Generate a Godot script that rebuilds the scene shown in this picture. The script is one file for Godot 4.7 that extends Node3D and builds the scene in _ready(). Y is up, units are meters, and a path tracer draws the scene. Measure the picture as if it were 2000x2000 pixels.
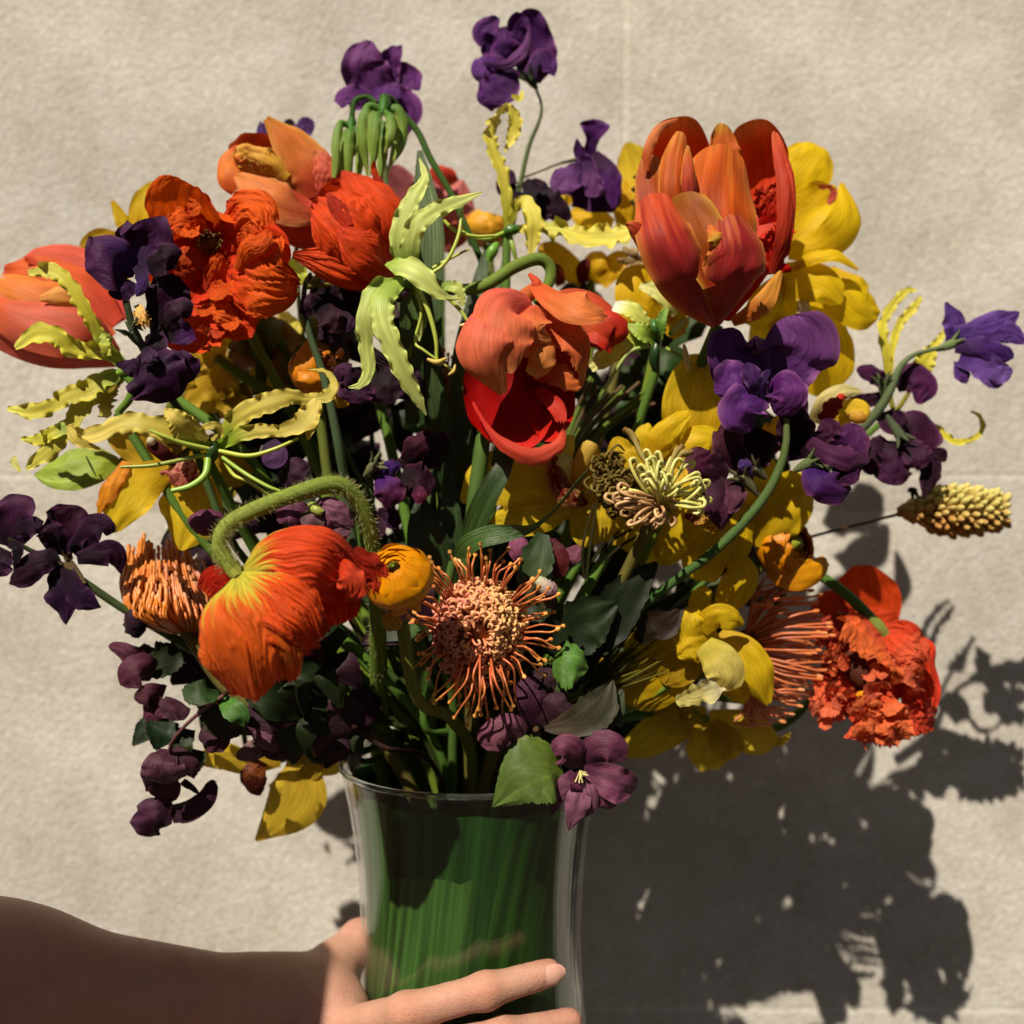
extends Node3D
# A bouquet of cut flowers in a glass vase, held up by hand in front of a sunlit block wall.
# Lengths are metres. Frame coordinates (fr) run 0..1932 over a square of the picture; depth d is in cm towards the viewer.
const CAM_DIST := 0.63
const PX := 0.00032
var f_x := 0.0
var f_y := 0.0
var f_k := 1.0
var in_local := false
var d_off := 0.0 # a flower pushed towards the viewer by so many cm
var loc := Transform3D.IDENTITY
var loc_s := 0.01
var cur: Node3D
var org := Vector3.ZERO
var names := {}
var seed_n := 0
var nz := FastNoiseLite.new()
var M := {}
var rng := RandomNumberGenerator.new()

func fr(x0: float, y0: float, side: float) -> void:
	f_x = x0; f_y = y0; f_k = side / 1932.0; in_local = false

func fl(at: Vector3, forward: Vector3, roll := 0.0, s := 0.01) -> void:
	# a local frame: z is the way a flower faces, units of s metres
	var z := forward.normalized()
	var up := Vector3.UP if absf(z.y) < 0.95 else Vector3.BACK
	var x := up.cross(z).normalized()
	loc = Transform3D(Basis(x, z.cross(x), z).rotated(z, deg_to_rad(roll)), at)
	loc_s = s; in_local = true

func P(x: float, y: float, d: float) -> Vector3:
	if in_local:
		return loc * (Vector3(x, y, d) * loc_s)
	# the bouquet is held at a slant: its left side is nearer to the viewer than its right
	var gx := f_x + x * f_k
	d += d_off + 5.0 * smoothstep(950.0, 0.0, gx) * smoothstep(1720.0, 1450.0, f_y + y * f_k)
	var s := PX * (CAM_DIST - d * 0.01) / CAM_DIST
	return Vector3((f_x + x * f_k - 1000.0) * s, (1000.0 - f_y - y * f_k) * s, d * 0.01)

func L(w: float, at: Vector3) -> float:
	return w * loc_s if in_local else w * f_k * PX * (CAM_DIST - at.z) / CAM_DIST

func hx(h: String, k := 1.0) -> Color:
	var c := Color(h).srgb_to_linear()
	return Color(c.r * k, c.g * k, c.b * k)

func uniq(called: String) -> String:
	var n: int = names.get(called, 0)
	names[called] = n + 1
	return called if n == 0 else "%s_%03d" % [called, n]

func tag(o: Node, label: String, category: String, group := "", kind := "") -> void:
	o.set_meta("label", label)
	o.set_meta("category", category)
	if group: o.set_meta("group", group)
	if kind: o.set_meta("kind", kind)

func thing(called: String, label: String, category: String, at: Vector3, group := "") -> Node3D:
	var o := Node3D.new()
	o.name = uniq(called)
	add_child(o)
	o.position = at
	tag(o, label, category, group)
	cur = o; org = at
	return o

func sub(called: String, label := "") -> Node3D:
	# a part that is made of pieces of its own
	var o := Node3D.new()
	o.name = called
	cur.add_child(o, true)
	if label: o.set_meta("label", label)
	return o

func put(nm: String, me: Mesh, mat: Material, par: Node3D) -> MeshInstance3D:
	var o := MeshInstance3D.new()
	o.name = nm
	o.mesh = me
	o.material_override = mat
	par.add_child(o, true)
	return o

func crv(p: PackedVector3Array, t: float) -> Vector3:
	var n := p.size() - 1
	var f := clampf(t, 0.0, 1.0) * n
	var i := mini(int(f), n - 1)
	var u := f - i
	var a := p[i]
	var b := p[i + 1]
	var z := p[i - 1] if i > 0 else a * 2.0 - b
	var c := p[i + 2] if i + 2 <= n else b * 2.0 - a
	return a.cubic_interpolate(b, z, c, u)

func crf(p: Array, t: float) -> float:
	var n := p.size() - 1
	if n == 0: return p[0]
	var f := clampf(t, 0.0, 1.0) * n
	var i := mini(int(f), n - 1)
	var a: float = p[i]
	var b: float = p[i + 1]
	var z: float = p[i - 1] if i > 0 else a * 2.0 - b
	var c: float = p[i + 2] if i + 2 <= n else b * 2.0 - a
	return cubic_interpolate(a, b, z, c, f - i)

func arr(v) -> Array:
	return v if v is Array else [v]

func vmesh(pos: PackedVector3Array, nor: PackedVector3Array, uv: PackedVector2Array, col: PackedColorArray, idx: PackedInt32Array) -> ArrayMesh:
	var a := []
	a.resize(Mesh.ARRAY_MAX)
	a[Mesh.ARRAY_VERTEX] = pos
	a[Mesh.ARRAY_NORMAL] = nor
	if uv.size(): a[Mesh.ARRAY_TEX_UV] = uv
	if col.size(): a[Mesh.ARRAY_COLOR] = col
	a[Mesh.ARRAY_INDEX] = idx
	var me := ArrayMesh.new()
	me.add_surface_from_arrays(Mesh.PRIMITIVE_TRIANGLES, a)
	return me

func grid(pos: PackedVector3Array, nu: int, nv: int, uv: PackedVector2Array, col: PackedColorArray, wrap := false) -> ArrayMesh:
	# rows of nu + 1 points, nv + 1 rows; front is to the right of u and up v
	var nor := PackedVector3Array()
	nor.resize(pos.size())
	var w := nu + 1
	for r in nv + 1:
		for c in w:
			var l := c - 1 if c > 0 else (nu - 1 if wrap else 0)
			var g := c + 1 if c < nu else (1 if wrap else nu)
			var du := pos[r * w + g] - pos[r * w + l]
			var dv := pos[mini(r + 1, nv) * w + c] - pos[maxi(r - 1, 0) * w + c]
			var n := du.cross(dv)
			if n.length_squared() < 1e-20:
				var rr := clampi(r, 2, nv - 2)
				du = pos[rr * w + g] - pos[rr * w + l]
				dv = pos[(rr + 1) * w + c] - pos[(rr - 1) * w + c]
				n = du.cross(dv)
			nor[r * w + c] = n.normalized()
	var idx := PackedInt32Array()
	idx.resize(nu * nv * 6)
	var k := 0
	for r in nv:
		for c in nu:
			var a := r * w + c
			idx[k] = a; idx[k + 1] = a + w + 1; idx[k + 2] = a + 1
			idx[k + 3] = a; idx[k + 4] = a + w; idx[k + 5] = a + w + 1
			k += 6
	return vmesh(pos, nor, uv, col, idx)

# A petal or leaf: a blade along a spine of [x, y, d] points with half widths w, cupped, ruffled, creased.
# o: w2 right-hand half widths, cup / cup2 edge angle (left / right), n facing hint, n1 hint at the tip, tw twist in degrees, ruf, rn edge waves,
# wr, wn creases, jag ragged tip, tr rounded tip, c0 c1 (k0 k1) base to tip colour, ce (ep) edge colour, cm midrib colour, c2 tip colour
func petal(nm: String, mat: Material, pts: Array, ws: Array, o := {}, par: Node3D = null) -> MeshInstance3D:
	seed_n += 1
	var sd: float = o.get("seed", seed_n) * 7.31
	var nu: int = o.get("nu", 14)
	var nv: int = o.get("nv", 22)
	var cp := PackedVector3Array()
	for q in pts: cp.append(P(q[0], q[1], q[2]))
	var ws2: Array = o.get("w2", ws)
	var cupa := arr(o.get("cup", 0.0))
	var cupb := arr(o.get("cup2", cupa))
	var twa := arr(o.get("tw", 0.0))
	var h0: Vector3 = o.get("n", Vector3(0, 0, 1))
	var h1: Vector3 = o.get("n1", h0)
	if in_local:
		h0 = loc.basis * h0; h1 = loc.basis * h1
	var R := 48
	var tc := PackedVector3Array(); var tb := PackedVector3Array(); var tn := PackedVector3Array()
	var twl := PackedFloat32Array(); var twr := PackedFloat32Array(); var tq := PackedFloat32Array(); var tq2 := PackedFloat32Array()
	var lastB := Vector3.ZERO
	for r in R + 1:
		var t := float(r) / R
		var c := crv(cp, t)
		var T := (crv(cp, minf(t + 0.02, 1.0)) - crv(cp, maxf(t - 0.02, 0.0))).normalized()
		var B := T.cross(h0.lerp(h1, t))
		if B.length_squared() < 1e-6: B = lastB
		B = B.normalized()
		lastB = B
		var N := B.cross(T).normalized()
		var tw := deg_to_rad(crf(twa, t))
		if tw != 0.0:
			B = B.rotated(T, tw); N = N.rotated(T, tw)
		tc.append(c); tb.append(B); tn.append(N)
		twl.append(maxf(L(crf(ws, t), c), 0.0)); twr.append(maxf(L(crf(ws2, t), c), 0.0))
		tq.append(crf(cupa, t)); tq2.append(crf(cupb, t))
	var wmax := 0.0
	for v in twl: wmax = maxf(wmax, v)
	for v in twr: wmax = maxf(wmax, v)
	var ruf: float = o.get("ruf", 0.07)
	var rn: float = o.get("rn", 2.3)
	var rp: float = o.get("rp", 2.2)
	var wr: float = L(o.get("wr", 0.0), tc[R / 2])
	var wn: float = o.get("wn", 5.0)
	var wt: float = o.get("wt", 1.2)
	var w0: float = o.get("w0", 0.25)
	var und: float = o.get("und", 0.06)
	var jag: float = o.get("jag", 0.0)
	var jn: float = o.get("jn", 5.0)
	var sj: float = o.get("sj", 0.0)
	var tr: float = o.get("tr", 0.0)
	var tp: float = o.get("tp", 2.4)
	var c0: Color = o.get("c0", Color.WHITE)
	var c1: Color = o.get("c1", c0)
	var k0: float = o.get("k0", 0.1)
	var k1: float = o.get("k1", 0.6)
	var sn: float = o.get("sn", 0.0)
	var ce: Color = o.get("ce", c1)
	var ep: float = o.get("ep", 4.0)
	var has_e := o.has("ce")
	var has_m := o.has("cm")
	var cm: Color = o.get("cm", c1)
	var has_2 := o.has("c2")
	var c2: Color = o.get("c2", c1)
	var k2: float = o.get("k2", 0.8)
	var spt: float = o.get("spots", 0.0)
	var cs: Color = o.get("cs", c1)
	var mot: float = o.get("mot", 0.1)
	var pos := PackedVector3Array(); var uv := PackedVector2Array(); var col := PackedColorArray()
	var cnt := (nu + 1) * (nv + 1)
	pos.resize(cnt); uv.resize(cnt); col.resize(cnt)
	var uo := fmod(sd * 0.137, 1.0)
	var lp := 1.0 / nv
	for r in nv + 1:
		for c in nu + 1:
			var s := 2.0 * c / nu - 1.0
			var t0 := float(r) / nv
			var a := absf(s)
			var t := t0
			if tr != 0.0: t *= 1.0 - tr * pow(a, tp)
			if jag > 0.0: t *= 1.0 - jag * (0.5 + 0.5 * nz.get_noise_2d(s * jn + sd, sd)) * smoothstep(0.3, 1.0, t0)
			var f := clampf(t, 0.0, 1.0) * R
			var i := mini(int(f), R - 1)
			var u := f - i
			var w := lerpf(twl[i], twl[i + 1], u) if s < 0.0 else lerpf(twr[i], twr[i + 1], u)
			var q := lerpf(tq[i], tq[i + 1], u) if s < 0.0 else lerpf(tq2[i], tq2[i + 1], u)
			if sj > 0.0: w *= 1.0 + sj * nz.get_noise_2d(t * jn * 2.0 + sd, 3.0 + signf(s) * 9.0) * a
			var ph := TAU * (rn * t + 0.4 * nz.get_noise_2d(t * 2.5, sd + signf(s))) + (sd if s < 0.0 else sd * 1.7 + 1.3)
			if ruf > 0.15: w *= 1.0 + o.get("lat", 0.3) * minf(ruf, 0.8) * cos(ph) * a
			var lat := s * w
			var h := 0.0
			if absf(q) > 0.01:
				var an := q * a
				lat = signf(s) * w * sin(an) / q
				h = w * (1.0 - cos(an)) / q
			var ra := ruf * (clampf(0.62 + 0.9 * nz.get_noise_2d(t * 5.0 + 3.0, sd + signf(s) * 4.0), 0.12, 1.3) if ruf > 0.3 else 1.0)
			var wave := sin(ph)
			if ruf > 0.3: wave = 0.45 * wave + 1.5 * nz.get_noise_2d(t * rn * 1.5 + 20.0, sd * 3.0 + signf(s) * 7.0)
			h += ra * w * pow(a, rp) * wave
			h += und * wmax * nz.get_noise_2d(s * 1.1 + sd, t * 2.0 - sd) * smoothstep(0.0, 0.3, t)
			if wr > 0.0:
				var wa := s * wn * (0.35 + 0.65 * t) + 0.9 * nz.get_noise_2d(t * 2.0 + sd, s * 1.5)
				var n1 := nz.get_noise_2d(wa, t * wt + sd)
				var n2 := nz.get_noise_2d(wa * 2.3 + 11.0, t * wt * 2.2 + sd)
				h += wr * (1.0 - 2.2 * absf(n1) + 0.5 * n2) * smoothstep(0.0, w0, t)
			var kk := (r * (nu + 1)) + c
			pos[kk] = tc[i].lerp(tc[i + 1], u) + tb[i].lerp(tb[i + 1], u) * lat + tn[i].lerp(tn[i + 1], u) * h - org
			uv[kk] = Vector2(0.5 + 0.5 * s + uo, t)
			var st := nz.get_noise_2d(s * 9.0 + sd, t * 0.8)
			var cc := c0.lerp(c1, smoothstep(k0, k1, t + sn * st))
			if has_2: cc = cc.lerp(c2, smoothstep(k2, 1.0, t + sn * st))
			if has_e: cc = cc.lerp(ce, pow(maxf(a, smoothstep(0.75, 1.0, t0) if o.has("et") else 0.0), ep))
			if has_m: cc = cc.lerp(cm, exp(-a * a * 40.0) * (1.0 - t))
			if spt > 0.0: cc = cc.lerp(cs, smoothstep(spt, spt + 0.12, nz.get_noise_2d(s * 7.0 + sd, t * 11.0)))
			var g := 1.0 + mot * (nz.get_noise_2d(s * 2.0 + sd, t * 3.0 + 5.0) + 0.5 * st)
			col[kk] = Color(cc.r * g, cc.g * g, cc.b * g)
	return put(nm, grid(pos, nu, nv, uv, col), mat, par if par else cur)

# A stem, bud, pin or any round bar along points with radii. o: c0 c1, sides, seg, lump
func tube_to(buf: Array, pts: Array, rad: Array, o := {}) -> void:
	seed_n += 1
	var sides: int = o.get("sides", 8)
	var seg: int = o.get("seg", maxi(4, (pts.size() - 1) * 6))
	var cp := PackedVector3Array()
	for q in pts: cp.append(q if q is Vector3 else P(q[0], q[1], q[2]))
	var c0: Color = o.get("c0", Color.WHITE)
	var c1: Color = o.get("c1", c0)
	var lump: float = o.get("lump", 0.0)
	var flat: float = o.get("flat", 1.0)
	var abs_r: bool = o.get("metres", false)
	var base: int = buf[0].size()
	var B := Vector3.ZERO
	var vs: float = o.get("vs", 1.0)
	for r in seg + 3:
		# the first and last ring close the ends
		var t := clampf(float(r - 1) / seg, 0.0, 1.0)
		var c := crv(cp, t)
		var T := (crv(cp, minf(t + 0.01, 1.0)) - crv(cp, maxf(t - 0.01, 0.0))).normalized()
		if B == Vector3.ZERO: B = T.cross(Vector3(0.13, 0.31, 0.94)).normalized()
		B = (B - T * B.dot(T)).normalized()
		var N := B.cross(T)
		var q := crf(rad, t)
		var rr := (q if abs_r else L(q, c)) if (r > 0 and r < seg + 2) else 0.0
		for k in sides + 1:
			var an := TAU * k / sides
			var l := 1.0 + (lump * nz.get_noise_3d(cos(an) * 1.5, sin(an) * 1.5 + seed_n, t * 6.0) if lump > 0.0 else 0.0)
			var off := (B * cos(an) + N * sin(an) * flat)
			buf[0].append(c + off * rr * l - org)
			buf[1].append(off.normalized() if r > 0 and r < seg + 2 else (T * (-1.0 if r == 0 else 1.0)))
			buf[2].append(Vector2(float(k) / sides, t * vs))
			buf[3].append(c0.lerp(c1, t))
	var w := sides + 1
	for r in seg + 2:
		for k in sides:
			var a := base + r * w + k
			buf[4].append_array(PackedInt32Array([a, a + 1, a + w + 1, a, a + w + 1, a + w]))

func nbuf() -> Array:
	return [PackedVector3Array(), PackedVector3Array(), PackedVector2Array(), PackedColorArray(), PackedInt32Array()]

func done(nm: String, buf: Array, mat: Material, par: Node3D = null, kind := "") -> MeshInstance3D:
	var o := put(nm, vmesh(buf[0], buf[1], buf[2], buf[3], buf[4]), mat, par if par else cur)
	if kind: o.set_meta("kind", kind)
	return o

func tube(nm: String, mat: Material, pts: Array, rad: Array, o := {}, par: Node3D = null) -> MeshInstance3D:
	var b := nbuf()
	tube_to(b, pts, rad, o)
	return done(nm, b, mat, par)

func lathe(prof: Array, sides: int, ctr: Vector3) -> ArrayMesh:
	# prof: [radius, y] in metres from the bottom up
	var pos := PackedVector3Array(); var uv := PackedVector2Array(); var col := PackedColorArray()
	for r in prof.size():
		for k in sides + 1:
			var an := TAU * k / sides
			pos.append(ctr + Vector3(cos(an) * prof[r][0], prof[r][1], -sin(an) * prof[r][0]) - org)
			uv.append(Vector2(float(k) / sides, float(r) / prof.size())); col.append(Color.WHITE)
	return grid(pos, sides, prof.size() - 1, uv, col, true)

# Flesh: tapered capsules joined by a smooth minimum, meshed as surface nets. bone: [a, b, ra, rb, k]
func flesh(bones: Array, cell: float, smooth := 2, joints := []) -> ArrayMesh:
	var lo := Vector3.INF
	var hi := -Vector3.INF
	for b in bones:
		var r: float = maxf(b[2], b[3]) + cell * 3.0
		lo = lo.min(b[0] - Vector3.ONE * r).min(b[1] - Vector3.ONE * r)
		hi = hi.max(b[0] + Vector3.ONE * r).max(b[1] + Vector3.ONE * r)
	var nx := int((hi.x - lo.x) / cell) + 2
	var ny := int((hi.y - lo.y) / cell) + 2
	var n3 := int((hi.z - lo.z) / cell) + 2
	var f := PackedFloat32Array()
	f.resize(nx * ny * n3)
	f.fill(1.0)
	for b in bones:
		var A: Vector3 = b[0]
		var ab: Vector3 = b[1] - A
		var ra: float = b[2]
		var rb: float = b[3]
		var k: float = b[4]
		var il := 1.0 / maxf(ab.length_squared(), 1e-9)
		var m := maxf(ra, rb) + k + cell * 2.0
		var p0: Vector3 = (A.min(b[1]) - Vector3.ONE * m - lo) / cell
		var p1: Vector3 = (A.max(b[1]) + Vector3.ONE * m - lo) / cell
		for z in range(maxi(0, int(p0.z)), mini(n3, int(p1.z) + 1)):
			for y in range(maxi(0, int(p0.y)), mini(ny, int(p1.y) + 1)):
				for x in range(maxi(0, int(p0.x)), mini(nx, int(p1.x) + 1)):
					var p := lo + Vector3(x, y, z) * cell - A
					var t := clampf(p.dot(ab) * il, 0.0, 1.0)
					var d := (p - ab * t).length() - lerpf(ra, rb, t)
					var j := (z * ny + y) * nx + x
					var e := f[j]
					if e > 0.5:
						f[j] = d
					else:
						var h := maxf(k - absf(d - e), 0.0) / k
						f[j] = minf(d, e) - h * h * k * 0.25
	var at := {}
	var pos := PackedVector3Array()
	var idx := PackedInt32Array()
	var sy := nx
	var sz := nx * ny
	var off := [0, 1, sy, sy + 1, sz, sz + 1, sz + sy, sz + sy + 1]
	for z in n3 - 1:
		for y in ny - 1:
			for x in nx - 1:
				var j := (z * ny + y) * nx + x
				var s0 := f[j] < 0.0
				var mixed := false
				for k in range(1, 8):
					if (f[j + off[k]] < 0.0) != s0:
						mixed = true
						break
				if not mixed: continue
				var acc := Vector3.ZERO
				var cnt := 0
				for k in 8:
					for ax in 3:
						var bit: int = 1 << ax
						if k & bit: continue
						var v0 := f[j + off[k]]
						var v1 := f[j + off[k | bit]]
						if (v0 < 0.0) == (v1 < 0.0): continue
						var q := Vector3(k & 1, (k >> 1) & 1, (k >> 2) & 1)
						q[ax] += v0 / (v0 - v1)
						acc += q; cnt += 1
				at[j] = pos.size()
				pos.append(lo + (Vector3(x, y, z) + acc / cnt) * cell)
	for j in at:
		for ax in 3:
			var st: int = [1, sy, sz][ax]
			var u: int = [sy, sz, 1][ax]
			var v: int = [sz, 1, sy][ax]
			var a := f[j]
			var b2 := f[j + st]
			if (a < 0.0) == (b2 < 0.0): continue
			if not (at.has(j - u) and at.has(j - v) and at.has(j - u - v)): continue
			var q := [at[j], at[j - u], at[j - u - v], at[j - v]]
			if a < 0.0:
				idx.append_array(PackedInt32Array([q[0], q[2], q[1], q[0], q[3], q[2]]))
			else:
				idx.append_array(PackedInt32Array([q[0], q[1], q[2], q[0], q[2], q[3]]))
	# smooth the net, then take normals
	for pass_n in smooth:
		var sum := PackedVector3Array(); sum.resize(pos.size())
		var num := PackedFloat32Array(); num.resize(pos.size())
		for k in range(0, idx.size(), 3):
			for e in 3:
				var i0 := idx[k + e]
				var i1 := idx[k + (e + 1) % 3]
				sum[i0] += pos[i1]; num[i0] += 1.0
		for i in pos.size():
			if num[i] > 0.0: pos[i] = pos[i].lerp(sum[i] / num[i], 0.5)
	var nor := PackedVector3Array(); nor.resize(pos.size())
	for k in range(0, idx.size(), 3):
		var n := (pos[idx[k + 2]] - pos[idx[k]]).cross(pos[idx[k + 1]] - pos[idx[k]])
		for e in 3: nor[idx[k + e]] += n
	var col := PackedColorArray()
	var uv := PackedVector2Array()
	for i in pos.size():
		nor[i] = nor[i].normalized()
		var g := 1.0 + 0.10 * nz.get_noise_3dv(pos[i] * 60.0) + 0.10 * nz.get_noise_3dv(pos[i] * 220.0)
		col.append(Color(g, g * (1.0 - 0.06 * nz.get_noise_3dv(pos[i] * 25.0)), g))
		for q in joints: # blood shows at the knuckles and finger ends
			var red := exp(-pos[i].distance_squared_to(q[0]) / (q[1] * q[1]))
			col[i] = col[i].lerp(Color(1.02, 0.72, 0.66), 0.55 * red)
		uv.append(Vector2(pos[i].x, pos[i].y) * 20.0)
		pos[i] -= org
	return vmesh(pos, nor, uv, col, idx)

func image_of(w: int, h: int, f: Callable) -> ImageTexture:
	var im := Image.create(w, h, false, Image.FORMAT_RGB8)
	for y in h:
		for x in w:
			im.set_pixel(x, y, f.call(float(x) / w, float(y) / h))
	return ImageTexture.create_from_image(im)

func gray(v: float) -> Color:
	return Color(v, v, v)

func mat_of(nm: String, rough: float, tex: Texture2D, bump: Texture2D, relief: float, back: float, uvs := Vector3.ONE, spec := 0.5) -> StandardMaterial3D:
	var m := StandardMaterial3D.new()
	m.resource_name = nm
	m.roughness = rough
	m.metallic_specular = spec
	m.vertex_color_use_as_albedo = true
	m.cull_mode = BaseMaterial3D.CULL_DISABLED
	m.uv1_scale = uvs
	if tex: m.albedo_texture = tex
	if bump:
		m.heightmap_enabled = true
		m.heightmap_texture = bump
		m.heightmap_scale = relief
	if back > 0.0:
		m.backlight_enabled = true
		m.backlight = Color(back, back, back)
	M[nm] = m
	return m

func materials() -> void:
	nz.noise_type = FastNoiseLite.TYPE_SIMPLEX_SMOOTH
	nz.frequency = 1.0
	nz.fractal_type = FastNoiseLite.FRACTAL_NONE
	nz.seed = 11
	var n := nz
	var streak := image_of(256, 128, func(u: float, v: float): return gray(0.93 + 0.05 * n.get_noise_2d(u * 46.0, v * 2.0) + 0.06 * n.get_noise_2d(u * 19.0 + 7.0, v * 3.0) + 0.02 * n.get_noise_2d(u * 90.0, v * 60.0)))
	var fine := image_of(192, 192, func(u: float, v: float): return gray(0.5 + 0.25 * n.get_noise_2d(u * 60.0, v * 10.0) + 0.2 * n.get_noise_2d(u * 24.0, v * 5.0) + 0.1 * n.get_noise_2d(u * 90.0, v * 90.0)))
	var crepe := image_of(512, 512, func(u: float, v: float):
		var a := u * 26.0 + 1.2 * n.get_noise_2d(u * 4.0, v * 5.0)
		var r := 1.0 - absf(n.get_noise_2d(a, v * 5.0)) * 1.6
		var r2 := 1.0 - absf(n.get_noise_2d(u * 60.0 + 3.0 * n.get_noise_2d(u * 7.0, v * 9.0), v * 16.0 + 9.0)) * 1.5
		return gray(clampf(0.15 + 0.5 * r + 0.25 * r2 + 0.06 * n.get_noise_2d(u * 120.0, v * 120.0), 0.0, 1.0)))
	var vein := image_of(256, 256, func(u: float, v: float):
		var s := absf(u * 2.0 - 1.0)
		var k := fmod(v * 6.0 - s * 3.4 + 20.0 + 0.3 * n.get_noise_2d(u * 5.0, v * 5.0), 1.0)
		var side := exp(-pow((k - 0.5) * 9.0, 2.0))
		var mid := exp(-pow(s * 14.0, 2.0))
		var net := 1.0 - minf(1.0, absf(n.get_noise_2d(u * 16.0, v * 16.0)) * 4.0)
		return gray(clampf(0.35 + 0.4 * maxf(mid, side * 0.7) + 0.05 * net + 0.08 * n.get_noise_2d(u * 60.0, v * 60.0), 0.0, 1.0)))
	var veinc := image_of(256, 256, func(u: float, v: float):
		var s := absf(u * 2.0 - 1.0)
		var k := fmod(v * 6.0 - s * 3.4 + 20.0 + 0.3 * n.get_noise_2d(u * 5.0, v * 5.0), 1.0)
		var side := exp(-pow((k - 0.5) * 11.0, 2.0))
		var mid := exp(-pow(s * 18.0, 2.0))
		return gray(clampf(0.86 + 0.13 * maxf(mid, side * 0.45) + 0.05 * n.get_noise_2d(u * 9.0, v * 9.0), 0.0, 1.0)))
	var blade := image_of(512, 64, func(u: float, v: float): return gray(clampf(0.76 + 0.08 * n.get_noise_2d(u * 70.0, v * 1.5) + 0.2 * n.get_noise_2d(u * 11.0 + 3.0, v * 1.0) + 0.05 * n.get_noise_2d(u * 160.0, v * 6.0), 0.0, 1.0)))
	var fuzz := image_of(256, 256, func(u: float, v: float): return gray(0.5 + 0.3 * n.get_noise_2d(u * 90.0, v * 90.0) + 0.2 * n.get_noise_2d(u * 40.0, v * 40.0)))
	mat_of("tulip", 0.58, streak, fine, 0.010, 0.7, Vector3.ONE, 0.3)
	mat_of("poppy", 0.62, streak, crepe, 0.028, 0.8, Vector3.ONE, 0.3)
	mat_of("pea", 0.6, streak, fine, 0.03, 0.35, Vector3.ONE, 0.25)
	mat_of("orchid", 0.55, streak, fine, 0.010, 0.9, Vector3.ONE, 0.3)
	mat_of("lily", 0.55, streak, fine, 0.012, 0.6, Vector3.ONE, 0.45)
	mat_of("hellebore", 0.6, streak, fine, 0.04, 0.25, Vector3.ONE, 0.35)
	mat_of("buttercup", 0.45, streak, fine, 0.012, 0.6, Vector3.ONE, 0.4)
	mat_of("leaf", 0.55, veinc, vein, 0.018, 0.3, Vector3.ONE, 0.35)
	mat_of("blade", 0.42, blade, fine, 0.03, 0.3, Vector3.ONE, 0.5)
	mat_of("lining", 0.75, blade, fine, 0.02, 0.25, Vector3.ONE, 0.12)
	mat_of("stem", 0.62, streak, fuzz, 0.03, 0.0, Vector3(1, 6, 1), 0.3)
	mat_of("style", 0.38, null, null, 0.0, 0.12, Vector3.ONE, 0.5)
	mat_of("dry", 0.7, null, null, 0.0, 0.1, Vector3.ONE, 0.3)
	M.stem.albedo_color = Color(1.0, 0.93, 0.80)
	M.leaf.albedo_color = Color(1.0, 0.93, 0.82)
	M.blade.albedo_color = Color(1.0, 0.95, 0.84)
	M.lining.albedo_color = Color(0.80, 0.86, 0.88)
	for k in ["pea", "poppy"]:
		M[k].rim_enabled = true
		M[k].rim = 0.06
		M[k].rim_tint = 0.8

func setup() -> void:
	var cam := Camera3D.new()
	cam.name = "camera"
	cam.position = Vector3(0, 0, CAM_DIST)
	cam.near = 0.05
	cam.far = 50.0
	var at := CameraAttributesPhysical.new()
	at.frustum_focal_length = 12.0 / (1000.0 * PX / CAM_DIST)
	at.frustum_focus_distance = CAM_DIST - 0.10
	at.frustum_near = 0.05
	at.frustum_far = 50.0
	at.exposure_aperture = 3.0
	cam.fov = rad_to_deg(2.0 * atan(1000.0 * PX / CAM_DIST))
	cam.attributes = at
	add_child(cam)
	cam.current = true
	var we := WorldEnvironment.new()
	we.name = "world_environment"
	var e := Environment.new()
	e.background_mode = Environment.BG_SKY
	e.tonemap_mode = Environment.TONE_MAPPER_LINEAR
	e.tonemap_exposure = 1.28
	var sm := ProceduralSkyMaterial.new()
	sm.sky_top_color = Color(0.44, 0.47, 0.52)
	sm.sky_horizon_color = Color(0.60, 0.58, 0.56)
	sm.ground_bottom_color = Color(0.44, 0.38, 0.31)
	sm.ground_horizon_color = Color(0.50, 0.45, 0.39)
	sm.sky_energy_multiplier = 0.68
	sm.ground_energy_multiplier = 0.68
	var sky := Sky.new()
	sky.sky_material = sm
	e.sky = sky
	e.sdfgi_enabled = true
	e.ssao_enabled = true
	e.ssil_enabled = true
	we.environment = e
	add_child(we)
	var sun := DirectionalLight3D.new()
	sun.name = "sun"
	sun.light_energy = 1.6
	sun.light_color = Color(1.0, 0.95, 0.87)
	sun.light_angular_distance = 0.5
	sun.shadow_enabled = true
	add_child(sun)
	sun.look_at_from_position(Vector3.ZERO, Vector3(0.56, -1.25, -1.0))

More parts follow.
